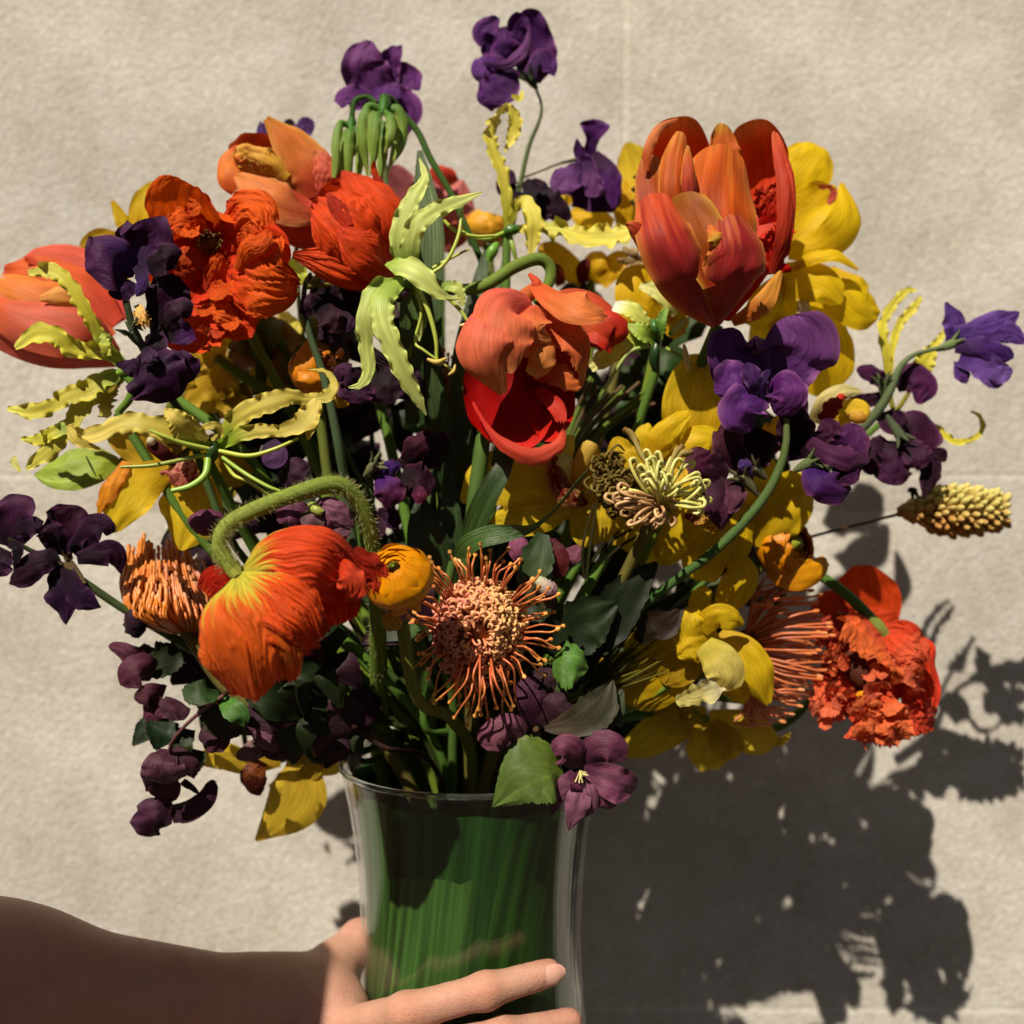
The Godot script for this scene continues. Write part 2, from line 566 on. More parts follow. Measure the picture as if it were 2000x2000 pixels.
func wall() -> void:
	var n := nz
	var tex := image_of(600, 600, func(u: float, v: float):
		var a := 0.5 * n.get_noise_2d(u * 7.0, v * 7.0) + 0.4 * n.get_noise_2d(u * 18.0, v * 18.0 + 4.0) + 0.35 * n.get_noise_2d(u * 45.0, v * 45.0)
		var b := n.get_noise_2d(u * 90.0, v * 90.0) * 0.55 + n.get_noise_2d(u * 170.0 + 9.0, v * 170.0) * 0.4
		var g := 0.90 + 0.05 * n.get_noise_2d(u * 3.0 + 5.0, v * 3.0) + 0.048 * a + 0.055 * b
		var pale := smoothstep(0.62, 0.8, n.get_noise_2d(u * 60.0 + 40.0, v * 60.0)) * 0.06
		var dark := smoothstep(0.6, 0.85, n.get_noise_2d(u * 75.0, v * 75.0 + 77.0)) * 0.05
		g += pale - dark
		return Color(g, g * (1.0 + 0.012 * a), g * (1.0 + 0.03 * a)))
	var hgt := image_of(600, 600, func(u: float, v: float): return gray(0.5 + 0.22 * n.get_noise_2d(u * 90.0, v * 90.0) + 0.2 * n.get_noise_2d(u * 170.0 + 9.0, v * 170.0) + 0.12 * n.get_noise_2d(u * 45.0, v * 45.0)))
	var w := Node3D.new()
	w.name = "wall"
	add_child(w)
	w.position = Vector3(0, -0.6, -0.20)
	tag(w, "pale buff masonry block wall with tight mortar joints behind the bouquet", "wall", "", "structure")
	org = w.position
	var mm := StandardMaterial3D.new()
	mm.albedo_color = Color(0.80, 0.775, 0.72)
	mm.albedo_texture = tex
	mm.roughness = 0.95
	mm.uv1_triplanar = true
	mm.uv1_world_triplanar = true
	mm.uv1_scale = Vector3(1.7, 1.7, 1.7)
	mm.heightmap_enabled = true
	mm.heightmap_texture = hgt
	mm.heightmap_scale = 0.08
	# courses: joints lie at these heights; the block above the joint at 0.03 ends at x = 0.10
	var ys := [-1.0, -0.72, -0.41, 0.0295, 0.62, 0.92]
	var xs := [[-1.4, -0.8, -0.2, 0.42, 1.0, 1.5], [-1.4, -0.55, 0.02, 0.66, 1.5], [-1.4, -0.5, 0.62, 1.5], [-1.4, -0.75, 0.0935, 0.95, 1.5], [-1.4, -0.9, -0.25, 0.4, 1.5]]
	var tint := [Color(0.785, 0.768, 0.735), Color(0.793, 0.774, 0.74), Color(0.781, 0.765, 0.734), Color(0.796, 0.776, 0.739)]
	var k := 0
	for r in ys.size() - 1:
		for c in xs[r].size() - 1:
			var x0: float = xs[r][c] + 0.0022
			var x1: float = xs[r][c + 1] - 0.0022
			var y0: float = ys[r] + 0.0018
			var y1: float = ys[r + 1] - 0.0018
			var m2: StandardMaterial3D = mm.duplicate() if k < 4 else null
			if m2:
				m2.albedo_color = tint[k]
				M["block%d" % k] = m2
			var b := 0.0009 # worn arris
			var z0 := -0.20 - 0.09
			var z1 := -0.20
			var pos := PackedVector3Array(); var uv := PackedVector2Array(); var col := PackedColorArray()
			for q in [[0.0, z0], [0.0, z1 - b], [b * 0.4, z1 - b * 0.35], [b, z1]]:
				for cn in [[x0 + q[0], y0 + q[0]], [x1 - q[0], y0 + q[0]], [x1 - q[0], y1 - q[0]], [x0 + q[0], y1 - q[0]], [x0 + q[0], y0 + q[0]]]:
					pos.append(Vector3(cn[0], cn[1], q[1]) - org); uv.append(Vector2.ZERO); col.append(Color.WHITE)
			var st := SurfaceTool.new()
			st.begin(Mesh.PRIMITIVE_TRIANGLES)
			st.set_smooth_group(-1)
			var quad := func(i0, i1, i2, i3): for i in [i0, i2, i1, i0, i3, i2]: st.add_vertex(pos[i])
			for rr in 3:
				for cc in 4: quad.call(rr * 5 + cc, rr * 5 + cc + 1, rr * 5 + cc + 6, rr * 5 + cc + 5)
			quad.call(15, 16, 17, 18)
			st.generate_normals()
			put("block", st.commit(), M["block%d" % ((k * 7 + r) % mini(k + 1, 4))], w)
			k += 1
	var mo := mm.duplicate()
	mo.albedo_color = Color(0.83, 0.82, 0.775)
	var bm := BoxMesh.new()
	bm.size = Vector3(2.9, 1.92, 0.06)
	var o := put("mortar", bm, mo, w)
	o.position = Vector3(0.05, -0.04, -0.20 - 0.0304) - org

func vase() -> void:
	fr(0, 0, 1932)
	var c := P(921, 1500, 0)
	thing("vase", "flared clear glass vase holding the whole bouquet, lined with green leaves", "vase", Vector3(c.x, -0.41, 0))
	var u := PX
	# radius in px against height in px below the picture's top
	var rr := [[236, 2280], [258, 2270], [262, 2240], [250, 2150], [232, 2050], [220, 1950], [215, 1850], [215, 1780], [219, 1700], [228, 1620], [240, 1550], [251, 1497]]
	var prof := []
	for i in 45:
		var t := i / 44.0
		var a := []; var b := []
		for q in rr: a.append(float(q[0])); b.append(float(q[1]))
		prof.append([crf(a, t) * u, (1000.0 - crf(b, t)) * u])
	var th := 0.0026
	var shell := [[0.004, prof[0][1]]] + prof.duplicate()
	var top: Array = prof[44]
	shell.append([top[0] + 0.0004, top[1] + 0.0012])
	shell.append([top[0] - th * 0.5, top[1] + 0.0022])
	shell.append([top[0] - th + 0.0002, top[1] + 0.001])
	for i in range(44, 2, -1): shell.append([prof[i][0] - th, prof[i][1]])
	shell.append([0.004, prof[2][1] + 0.012])
	var g := StandardMaterial3D.new()
	g.resource_name = "glass"
	g.transparency = BaseMaterial3D.TRANSPARENCY_ALPHA
	g.albedo_color = Color(0.02, 0.03, 0.025, 0.012)
	g.roughness = 0.02
	g.metallic_specular = 0.7
	g.cull_mode = BaseMaterial3D.CULL_DISABLED
	var rim := StandardMaterial3D.new()
	rim.resource_name = "rim_glass"
	rim.refraction_enabled = true
	rim.refraction_scale = 0.05
	rim.transparency = BaseMaterial3D.TRANSPARENCY_ALPHA
	rim.albedo_color = Color(0.95, 0.98, 0.96, 0.02)
	rim.roughness = 0.02
	var ring := []
	for i in 13:
		var an := TAU * i / 12.0 - PI / 2
		ring.append([top[0] + 0.0003 + cos(an) * 0.0017, top[1] + 0.0036 + sin(an) * 0.0017])
	put("rim", lathe(ring, 96, Vector3(c.x, 0, 0)), rim, cur)
	put("glass", lathe(shell, 72, Vector3(c.x, 0, 0)), g, cur)
	# long leaves wound round the inside of the glass
	var ra := func(y: float): # inside radius at a height
		var best := 0.06
		for i in 44:
			if prof[i][1] <= y and prof[i + 1][1] >= y: best = lerpf(prof[i][0], prof[i + 1][0], (y - prof[i][1]) / maxf(prof[i + 1][1] - prof[i][1], 1e-6))
		return best
	var holder := cur
	var cen := Vector3(c.x, 0, 0)
	# [angle at bottom, at top, half width angle bottom, top, y bottom, y top, inset, colour]
	var sheets := [[-95, -100, 42, 46, 2240, 1488, 0.020, "2f5626"], [-20, -40, 50, 44, 2250, 1488, 0.0195, "335c28"], [58, 30, 48, 40, 2250, 1530, 0.0175, "3f6a28"], [105, 84, 52, 42, 2250, 1525, 0.0165, "38642b"], [150, 122, 50, 40, 2250, 1520, 0.018, "487430"], [215, 190, 48, 46, 2250, 1488, 0.0155, "3d682c"], [128, 104, 34, 24, 2250, 1640, 0.004, "5c863c"]]
	for q in sheets:
		var nu := 26
		var nv := 40
		var pos := PackedVector3Array(); var uv := PackedVector2Array(); var col := PackedColorArray()
		seed_n += 1
		var base := hx(q[7])
		for r in nv + 1:
			for cc in nu + 1:
				var t := float(r) / nv
				var s := 2.0 * cc / nu - 1.0
				var top_cut := 1.0 - 0.03 * s * s - 0.015 * nz.get_noise_2d(s * 2.0, seed_n)
				var y := (1000.0 - lerpf(q[4], q[5], t * top_cut)) * u
				var an := deg_to_rad(lerpf(q[0], q[1], t) + s * lerpf(q[2], q[3], t))
				var rad: float = ra.call(y) - q[6] * 0.10 * smoothstep(0.0, 0.15, t) - 0.0036 + 0.0009 * nz.get_noise_2d(s * 3.0 + seed_n, t * 2.0) + 0.0018 * pow(absf(s), 3.0) * signf(s)
				pos.append(cen + Vector3(cos(an) * rad, y, sin(an) * rad) - org)
				uv.append(Vector2(s * 0.5 + 0.5, t))
				var k := 1.0 + 0.25 * nz.get_noise_2d(s * 4.0 + seed_n, t * 1.2)
				col.append(Color(base.r * k, base.g * k, base.b * k))
		put("lining_leaf", grid(pos, nu, nv, uv, col), M.lining, holder)

func person() -> void:
	fr(0, 0, 1932)
	f_k = 1.0
	thing("person", "person reaching in from the left whose right hand grips the glass vase", "person", Vector3(-0.55, -0.8, 0.52))
	var k := 0.004
	var b := []
	# palm, wrist, forearm (px, px, cm)
	var wr := P(505, 1975, 3.4)
	b.append([wr, P(610, 1975, 3.6), 0.027, 0.028, 0.02])
	b.append([P(585, 1955, 2.0), P(660, 2010, 5.0), 0.022, 0.016, 0.015])
	b.append([P(560, 2030, 4.0), P(670, 2080, 5.6), 0.026, 0.016, 0.015])
	b.append([P(550, 2080, 4.5), P(660, 2150, 6.0), 0.024, 0.014, 0.015])
	b.append([P(530, 2110, 4.5), P(640, 2210, 6.0), 0.022, 0.013, 0.015])
	# thumb: out behind the left side of the glass
	b.append([P(560, 1990, 2.0), P(650, 1895, -0.6), 0.024, 0.017, 0.016])
	b.append([P(650, 1895, -0.6), P(700, 1835, -2.6), 0.0165, 0.0125, 0.006])
	b.append([P(700, 1835, -2.6), P(775, 1800, -6.2), 0.0125, 0.0105, 0.004])
	b.append([P(775, 1800, -6.2), P(860, 1790, -7.9), 0.0105, 0.009, 0.004])
	# web between thumb and first finger
	b.append([P(640, 1930, 1.4), P(668, 1990, 3.8), 0.015, 0.014, 0.014])
	# four fingers round the front
	var fing := [
		[[668, 2012, 5.4], [792, 1977, 8.1], [948, 1935, 8.3], [1072, 1900, 7.2], 0.0118, 0.0098, 0.0092, 0.0079],
		[[670, 2085, 6.0], [815, 2055, 8.6], [985, 2025, 8.7], [1112, 1996, 7.1], 0.0118, 0.0100, 0.0094, 0.0080],
		[[665, 2160, 6.2], [810, 2130, 8.8], [975, 2108, 8.8], [1095, 2085, 7.6], 0.0112, 0.0096, 0.0088, 0.0076],
		[[650, 2230, 6.2], [780, 2205, 8.8], [905, 2190, 8.9], [1000, 2178, 8.4], 0.0100, 0.0084, 0.0078, 0.0068]]
	for f in fing:
		for i in 3:
			var p0: Array = f[i]
			var p1: Array = f[i + 1]
			b.append([P(p0[0], p0[1], p0[2]), P(p1[0], p1[1], p1[2]), f[4 + i], f[5 + i], k])
		# knuckle swellings
		for i in [1, 2]:
			var q := P(f[i][0], f[i][1], f[i][2] + 0.06)
			b.append([q, q + Vector3(0.0004, 0, 0), f[4 + i] * 1.05, f[4 + i] * 1.05, k])
	var sk := StandardMaterial3D.new()
	sk.resource_name = "skin"
	sk.albedo_color = Color(0.72, 0.545, 0.465)
	sk.vertex_color_use_as_albedo = true
	sk.roughness = 0.5
	sk.metallic_specular = 0.4
	sk.subsurf_scatter_enabled = true
	sk.subsurf_scatter_strength = 0.12
	var n := nz
	sk.heightmap_enabled = true
	sk.heightmap_texture = image_of(256, 256, func(u: float, v: float): return gray(0.5 + 0.3 * (1.0 - absf(n.get_noise_2d(u * 40.0, v * 40.0)) * 2.0) + 0.15 * n.get_noise_2d(u * 90.0, v * 90.0)))
	sk.heightmap_scale = 0.09
	sk.uv1_triplanar = true
	sk.uv1_scale = Vector3(22, 22, 22)
	M["skin"] = sk
	# forearm, upper arm, shoulders, neck and head: the body stands to the left, outside the picture
	var mid := P(0, 1930, 11)
	var el := P(-650, 1740, 20)
	b.append([wr, mid, 0.0272, 0.0350, 0.02])
	b.append([mid, el, 0.0350, 0.036, 0.03])
	var sh := Vector3(-0.36, 0.128, 0.38)
	var big := [[el, sh, 0.038, 0.056, 0.03]]
	big.append([sh, Vector3(-0.50, 0.09, 0.48), 0.06, 0.075, 0.05])
	big.append([Vector3(-0.50, 0.09, 0.48), Vector3(-0.68, 0.06, 0.62), 0.08, 0.06, 0.05])
	big.append([Vector3(-0.54, 0.0, 0.52), Vector3(-0.56, -0.45, 0.56), 0.11, 0.11, 0.08])
	big.append([Vector3(-0.54, 0.10, 0.50), Vector3(-0.61, 0.20, 0.55), 0.06, 0.055, 0.03])
	big.append([Vector3(-0.62, 0.20, 0.54), Vector3(-0.63, 0.23, 0.56), 0.075, 0.085, 0.04])
	var joints := []
	for f in fing:
		for i in [0, 1, 2]: joints.append([P(f[i][0], f[i][1], f[i][2] + 1.0), 0.011])
		joints.append([P(f[3][0], f[3][1], f[3][2]), 0.010])
	var fine_part := flesh(b, 0.0028, 2, joints)
	var body := SurfaceTool.new()
	body.append_from(fine_part, 0, Transform3D.IDENTITY)
	body.append_from(flesh(big, 0.011, 2), 0, Transform3D.IDENTITY)
	put("body", body.commit(), sk, cur)
	# nails
	var nl := StandardMaterial3D.new()
	nl.albedo_color = Color(0.76, 0.585, 0.52)
	nl.roughness = 0.3
	nl.cull_mode = BaseMaterial3D.CULL_DISABLED
	M["nail"] = nl
	for f in [fing[0], fing[1]]:
		var a := P(f[3][0], f[3][1], f[3][2])
		var back := P(f[2][0], f[2][1], f[2][2])
		var dir := (a - back).normalized()
		var up := Vector3(0.12, 0.25, 0.97)
		up = (up - dir * up.dot(dir)).normalized()
		fl(a + up * 0.0079 - dir * 0.0035, up, 0.0, 0.001)
		loc = Transform3D(Basis(dir.cross(up), dir, up) , a + up * (f[7] - 0.0002) - dir * 0.0045)
		petal("nail", nl, [[0, -1, -1.0], [0, 1, 0], [0, 7, 0.1], [0, 12.5, -1.6]], [3.4, 5.2, 5.6, 3.6], {"cup": -0.75, "tr": 0.12, "ruf": 0.0, "und": 0.0})

func mix(a: Dictionary, b: Dictionary) -> Dictionary:
	var r := a.duplicate()
	r.merge(b, true)
	return r

func stem_to_vase(from: Vector3, dir: Vector3, r0: float, col: Color, nm := "stem", mat: Material = null, par: Node3D = null) -> void:
	# a stem that leaves the flower along dir and runs down into the mouth of the vase
	var mouth := Vector3(-0.025 + clampf(from.x, -0.3, 0.3) * 0.13 + rng.randf_range(-0.012, 0.012), -0.165, clampf(from.z * 0.35, -0.035, 0.03) + rng.randf_range(-0.012, 0.012))
	var foot := Vector3(-0.025 - from.x * 0.10 + rng.randf_range(-0.01, 0.01), -0.36, -from.z * 0.2)
	var reach := from.distance_to(mouth)
	var a := from + dir.normalized() * reach * 0.28
	var b := mouth.lerp(from, 0.33) + Vector3(0, 0.01, 0)
	tube(nm, mat if mat else M.stem, [from, a.lerp(b, 0.15), b, mouth, foot], [r0, r0, r0 * 1.05, r0 * 1.1, r0 * 1.1], {"metres": true, "c0": col, "c1": Color(col.r * 0.9, col.g * 0.95, col.b * 0.9), "seg": 26}, par)

func tulips() -> void:
	var org1 := hx("d3712f"); var pink := hx("c14a44"); var red := hx("a81408"); var yel := hx("dba53a"); var rust := hx("b4501f")
	var tu: Material = M.tulip
	# 1: the big one at the upper right
	fr(1200, 200, 600)
	thing("tulip", "largest orange tulip, upright and open, at the upper right before the yellow orchid", "tulip", P(650, 1400, 5))
	var inn := {"cup": 0.95, "c0": hx("b01c08"), "c1": hx("cc3a14"), "c2": hx("dc6a2c"), "k2": 0.85, "tr": 0.12, "nv": 30, "nu": 22, "ruf": 0.05}
	petal("petal", tu, [[640, 1370, 4.6], [480, 900, 1.6], [375, 450, 0.6], [400, 92, 3.4]], [40, 190, 262, 215], mix(inn, {"tr": 0.16, "tp": 3.6, "cup": [0.9, 0.9, 0.85, 0.75]}))
	petal("petal", tu, [[690, 1370, 4.6], [850, 950, 1.8], [885, 480, 0.8], [850, 118, 3.2]], [40, 200, 250, 200], mix(inn, {"cup": [0.8, 0.8, 0.8, 0.7], "cup2": [0.8, 1.2, 1.6, 1.3], "tr": 0.16, "tp": 4.0}))
	petal("petal", tu, [[650, 900, 2.0], [670, 450, 2.2], [655, 138, 3.6]], [90, 105, 55], {"cup": 0.6, "c0": red, "c1": org1, "c2": yel, "tr": 0.2, "ruf": 0.2})
	petal("petal", tu, [[1010, 1080, 4.6], [1000, 850, 5.0], [985, 760, 5.6]], [70, 95, 60], {"cup": 0.5, "ruf": 0.7, "rn": 3.0, "wr": 14.0, "wn": 4.0, "jag": 0.4, "c0": red, "c1": hx("d03020")})
	petal("petal", tu, [[980, 760, 4.0], [960, 600, 4.4], [945, 500, 4.6]], [75, 90, 60], {"cup": 0.5, "ruf": 0.4, "rn": 2.0, "wr": 10.0, "wn": 4.0, "jag": 0.3, "c0": red, "c1": hx("c43a18")})
	petal("petal", tu, [[1000, 1080, 4.8], [1078, 800, 6.0], [1080, 480, 6.0], [1005, 180, 4.6]], [40, 66, 66, 50], {"cup": -0.9, "c0": hx("a02a1c"), "c1": hx("b83c24"), "c2": hx("cc5a34"), "tr": 0.2, "wr": 6.0, "wn": 3.0, "ruf": 0.12})
	petal("petal", tu, [[205, 430, 4.8], [215, 290, 5.0], [285, 160, 4.6], [400, 100, 4.2]], [24, 36, 32, 8], {"cup": -0.8, "c0": hx("c86030"), "c1": hx("d07a48"), "c2": hx("d8703a"), "ruf": 0.2, "nu": 12})
	petal("petal", tu, [[660, 700, 3.0], [690, 380, 3.8], [665, 130, 4.2]], [90, 112, 66], {"cup": 0.3, "c0": hx("b83010"), "c1": hx("d06a2c"), "c2": yel, "tr": 0.2, "ruf": 0.2, "wr": 6.0, "wn": 4.0})
	var outp := {"cup": -0.85, "c0": hx("b03a3c"), "c1": hx("c4602a"), "k0": 0.2, "k1": 0.8, "sn": 0.25, "nv": 34, "nu": 24, "tr": 0.16, "tp": 4.5, "ruf": 0.05, "mot": 0.2, "ce": hx("d98a3c"), "ep": 6.0}
	petal("petal", tu, [[560, 1330, 5.0], [310, 820, 5.4], [245, 560, 4.8], [228, 330, 4.0]], [50, 140, 125, 90], mix(outp, {"c1": hx("a04414"), "c2": hx("c87a40")}))
	petal("petal", tu, [[660, 1350, 6.4], [690, 1000, 8.4], [665, 600, 8.2], [690, 268, 5.8]], [60, 235, 285, 205], mix(outp, {"c0": hx("a43808"), "c1": hx("bc5014"), "c2": hx("c46824")}))
	petal("petal", tu, [[460, 950, 7.6], [385, 620, 8.6], [385, 380, 8.4], [418, 182, 7.4]], [80, 112, 108, 62], mix(outp, {"cup": -1.0, "c0": hx("aa3e10"), "c1": hx("bc581c"), "c2": hx("c8803a"), "tr": 0.25}))
	petal("petal", tu, [[480, 800, 7.8], [470, 480, 8.8], [462, 270, 8.2]], [60, 62, 20], mix(outp, {"cup": -1.1, "c1": hx("c25424"), "c2": hx("cc9a40")}))
	petal("petal", tu, [[640, 1150, 9.4], [545, 860, 9.4], [430, 566, 8.6]], [90, 165, 110], {"cup": 0.25, "c0": hx("8a2808"), "c1": hx("96480f"), "c2": hx("a0601a"), "tr": 0.1, "nv": 26, "ruf": 0.12, "ce": hx("c8902c"), "ep": 5.0})
	petal("petal", tu, [[655, 1402, 5.8], [735, 1150, 9.6], [780, 930, 10.6], [715, 690, 10.2]], [26, 205, 205, 125], mix(outp, {"cup": -0.8, "c0": hx("a83a34"), "c1": hx("9c222a"), "c2": hx("bc5a34"), "k2": 0.7, "jag": 0.06, "wr": 5.0, "wn": 5.0, "wt": 0.4}))
	petal("petal", tu, [[600, 770, 10.0], [640, 850, 10.5], [650, 920, 10.2]], [22, 62, 18], {"cup": -0.9, "c0": org1, "c1": hx("c89c30"), "ruf": 0.3, "rn": 3.0})
	petal("petal", tu, [[500, 1310, 7.4], [300, 990, 8.8], [150, 805, 9.8], [70, 760, 10.0]], [50, 90, 62, 14], mix(outp, {"cup": -0.7, "c0": hx("a83a34"), "c1": hx("b8402c"), "c2": hx("c86a30")}))
	petal("petal", tu, [[640, 1405, 5.6], [480, 1140, 9.4], [335, 850, 10.4], [245, 572, 9.0]], [26, 185, 205, 150], mix(outp, {"cup": -0.75, "c0": hx("aa3a34"), "c1": hx("9e2228"), "c2": hx("c04a28"), "k2": 0.6, "wr": 4.0, "wn": 4.0, "wt": 0.3}))
	petal("petal", tu, [[740, 1385, 5.6], [930, 1270, 7.0], [1050, 1060, 6.2]], [30, 70, 22], mix(outp, {"c0": hx("b86428"), "c1": hx("c88a34"), "cup": -0.5}))
	stem_to_vase(P(650, 1400, 5), Vector3(-0.35, -1, -0.5), 0.0034, hx("5d8a3c"))
	# 2: upper left, opening to the left
	fr(400, 0, 600)
	thing("tulip", "orange tulip turned to the left, above the crepe red poppies at the upper left", "tulip", P(760, 1330, -1))
	petal("petal", tu, [[760, 1340, -2], [520, 1150, -3.5], [250, 1000, -3.2], [150, 930, -2]], [60, 200, 200, 90], {"cup": 0.9, "c0": red, "c1": hx("c4421a"), "c2": hx("d8763a"), "tr": 0.15, "nu": 20})
	petal("petal", tu, [[710, 1230, -1.0], [650, 1060, -0.6], [540, 900, -0.8], [385, 742, -1.0]], [130, 165, 130, 26], {"cup": -0.3, "n": Vector3(0.1, 0.25, 1), "c0": hx("c44a2c"), "c1": hx("d07430"), "c2": hx("d88a3c"), "ce": hx("d89848"), "nu": 20, "nv": 28})
	petal("petal", tu, [[800, 1260, -0.6], [765, 1090, -0.2], [715, 940, -0.4]], [90, 95, 40], {"cup": -0.6, "c0": hx("c84a3c"), "c1": hx("d0604a"), "c2": hx("d8885a"), "wr": 10.0, "wn": 3.0})
	petal("petal", tu, [[600, 1150, -1.4], [430, 1060, -1.0], [270, 1010, -0.6], [190, 1030, -0.5]], [60, 150, 130, 60], {"cup": -0.8, "c0": hx("d0602c"), "c1": hx("e09a44"), "c2": yel, "ruf": 0.35, "rn": 2.0, "wr": 14.0, "wn": 3.5, "jag": 0.2})
	petal("petal", tu, [[520, 1120, -0.6], [380, 1010, -0.4], [260, 960, -0.4], [205, 1000, -0.2]], [50, 90, 80, 40], {"cup": -0.9, "c0": yel, "c1": hx("e2a848"), "c2": hx("d07030"), "ruf": 0.4, "rn": 2.4, "wr": 12.0, "wn": 3.0})
	petal("petal", tu, [[210, 1190, -0.6], [150, 1110, -0.6], [140, 1010, -1.0], [210, 915, -1.4]], [60, 90, 75, 35], {"cup": [-0.6, -0.9, -1.1], "c0": hx("cf5c28"), "c1": hx("dc7c36"), "c2": hx("b8401a")})
	petal("petal", tu, [[740, 1350, 0.2], [560, 1270, 1.6], [370, 1180, 1.6], [200, 1095, 0.4]], [60, 165, 165, 40], {"cup": -0.85, "c0": hx("bb4a34"), "c1": hx("d97f45"), "c2": hx("dd8b46"), "n": Vector3(0, 0.5, 1), "ce": hx("dc9660"), "nu": 22, "nv": 30, "wr": 3.0, "wn": 4.0, "wt": 0.3})
	petal("petal", tu, [[760, 1370, 0.0], [640, 1420, 0.6], [470, 1290, 0.4], [330, 1150, -0.4]], [50, 165, 150, 50], {"cup": -0.8, "c0": hx("b03c30"), "c1": hx("b8442e"), "c2": hx("cf6838"), "n": Vector3(0.1, -0.2, 1), "nu": 22})
	stem_to_vase(P(760, 1350, -1.5), Vector3(0.3, -1, 0), 0.0033, hx("5d8a3c"))
	# 3: far left, lying on its side
	fr(0, 350, 600)
	thing("tulip", "orange tulip lying on its side at the left edge behind yellow wavy petals", "tulip", P(720, 1130, -3))
	petal("petal", tu, [[760, 900, -4], [520, 600, -5], [330, 500, -5], [150, 500, -4]], [60, 190, 150, 40], {"cup": -0.5, "c0": hx("cc4a40"), "c1": hx("d8604c"), "c2": hx("bb3a1a"), "n": Vector3(0, 0.5, 1), "nu": 20})
	petal("petal", tu, [[740, 900, -3.4], [480, 700, -3.4], [220, 560, -4.0], [20, 560, -4.5]], [60, 200, 130, 50], {"cup": -0.7, "c0": hx("cf4c34"), "c1": hx("d8622e"), "c2": hx("b84218"), "n": Vector3(0, 0.4, 1)})
	petal("petal", tu, [[700, 1000, -3.2], [420, 800, -2.8], [150, 680, -2.8], [-60, 610, -4.0]], [60, 160, 130, 60], {"cup": -0.7, "c0": hx("d05a44"), "c1": hx("dd7c3c"), "c2": hx("e0893e"), "n": Vector3(0, 0.5, 1), "ce": hx("e09a40"), "jag": 0.15})
	petal("petal", tu, [[560, 800, -2.4], [400, 730, -2.0], [250, 750, -2.0]], [30, 70, 20], {"cup": -0.6, "c0": hx("dd8a44"), "c1": hx("e2a052")})
	petal("petal", tu, [[740, 1110, -3.2], [500, 960, -1.8], [200, 900, -1.8], [-60, 800, -2.6]], [50, 190, 190, 120], {"cup": -0.8, "c0": hx("c4503c"), "c1": hx("d0644c"), "c2": hx("d0602c"), "nu": 22, "nv": 28, "n": Vector3(0, 0.15, 1)})
	petal("petal", tu, [[740, 1150, -3.4], [480, 1090, -2.6], [200, 1040, -2.8], [-80, 960, -3.4]], [40, 120, 140, 90], {"cup": -0.7, "c0": hx("b8504a"), "c1": hx("c05448"), "n": Vector3(0, -0.2, 1), "cm": hx("cf8a70")})
	stem_to_vase(P(730, 1130, -3), Vector3(1, -0.6, 0.1), 0.0033, hx("5d8a3c"))
	# 4: the nodding one in the middle
	fr(850, 450, 600)
	thing("tulip", "nodding orange tulip in the middle of the bouquet, open downwards with deep red inside", "tulip", P(640, 440, 5.5))
	petal("petal", tu, [[560, 600, 6.2], [480, 860, 5.0], [500, 1130, 5.4], [560, 1390, 7.6]], [140, 300, 330, 260], {"cup": 0.75, "c0": hx("6c0602"), "c1": hx("a00a05"), "c2": hx("c81c10"), "tr": 0.2, "nu": 22, "nv": 28, "ruf": 0.03})
	petal("petal", tu, [[680, 860, 5.4], [720, 1100, 5.8], [700, 1330, 7.4]], [140, 170, 110], {"cup": 0.6, "c0": hx("7a0804"), "c1": hx("b00c06"), "c2": hx("cc2014"), "tr": 0.2})
	petal("petal", tu, [[640, 520, 5.6], [900, 480, 5.2], [1060, 560, 5.4], [1040, 740, 6.2]], [60, 160, 150, 80], {"cup": [-0.4, -0.6, -0.9], "c0": hx("c45a38"), "c1": hx("c8482c"), "c2": hx("b01c10"), "n": Vector3(0.3, 0.3, 1), "nu": 20})
	petal("petal", tu, [[900, 560, 5.4], [1040, 600, 6.0], [1130, 620, 6.0], [1000, 720, 5.2]], [40, 130, 110, 60], {"cup": [-0.7, -0.9, -1.0], "c0": hx("c8542e"), "c1": hx("bb3020")})
	petal("petal", tu, [[560, 420, 6.6], [640, 340, 7.0], [590, 270, 6.6]], [60, 40, 14], {"cup": -0.8, "c0": hx("d8743c"), "c1": hx("d2502e")})
	petal("petal", tu, [[610, 330, 6.6], [760, 420, 8.2], [930, 470, 9.2], [1100, 520, 8.2]], [40, 110, 135, 70], {"cup": -0.5, "c0": hx("d8602f"), "c1": hx("d87a42"), "c2": hx("d06838"), "n": Vector3(0, 0.55, 1), "ruf": 0.16, "rn": 1.6, "wr": 4.0, "wn": 3.0, "jag": 0.12, "nu": 22, "nv": 28})
	petal("petal", tu, [[640, 500, 6.0], [780, 600, 7.4], [900, 720, 7.8], [930, 930, 7.0]], [60, 120, 80, 20], {"cup": -0.6, "c0": hx("cf5c30"), "c1": hx("d87a3c"), "c2": hx("dd9454"), "ruf": 0.3})
	petal("petal", tu, [[600, 700, 5.8], [800, 860, 5.2], [800, 960, 5.8]], [120, 130, 80], {"cup": 0.7, "c0": hx("980a06"), "c1": hx("c03020"), "c2": hx("d87038"), "jag": 0.35, "jn": 3.0, "ruf": 0.2})
	petal("petal", tu, [[560, 560, 7.4], [640, 700, 8.6], [660, 820, 8.8], [600, 910, 8.2]], [60, 110, 105, 50], {"cup": -0.8, "c0": hx("d6763c"), "c1": hx("dc8a48"), "c2": hx("e2a866"), "ruf": 0.18, "wr": 4.0, "wn": 3.0, "nu": 18})
	petal("petal", tu, [[700, 620, 7.2], [820, 650, 8.0], [890, 760, 8.2], [880, 900, 7.6]], [50, 90, 60, 14], {"cup": -0.5, "c0": hx("cf6034"), "c1": hx("d86a3a"), "c2": hx("dc9a5c"), "jag": 0.2, "sj": 0.35, "jn": 6.0})
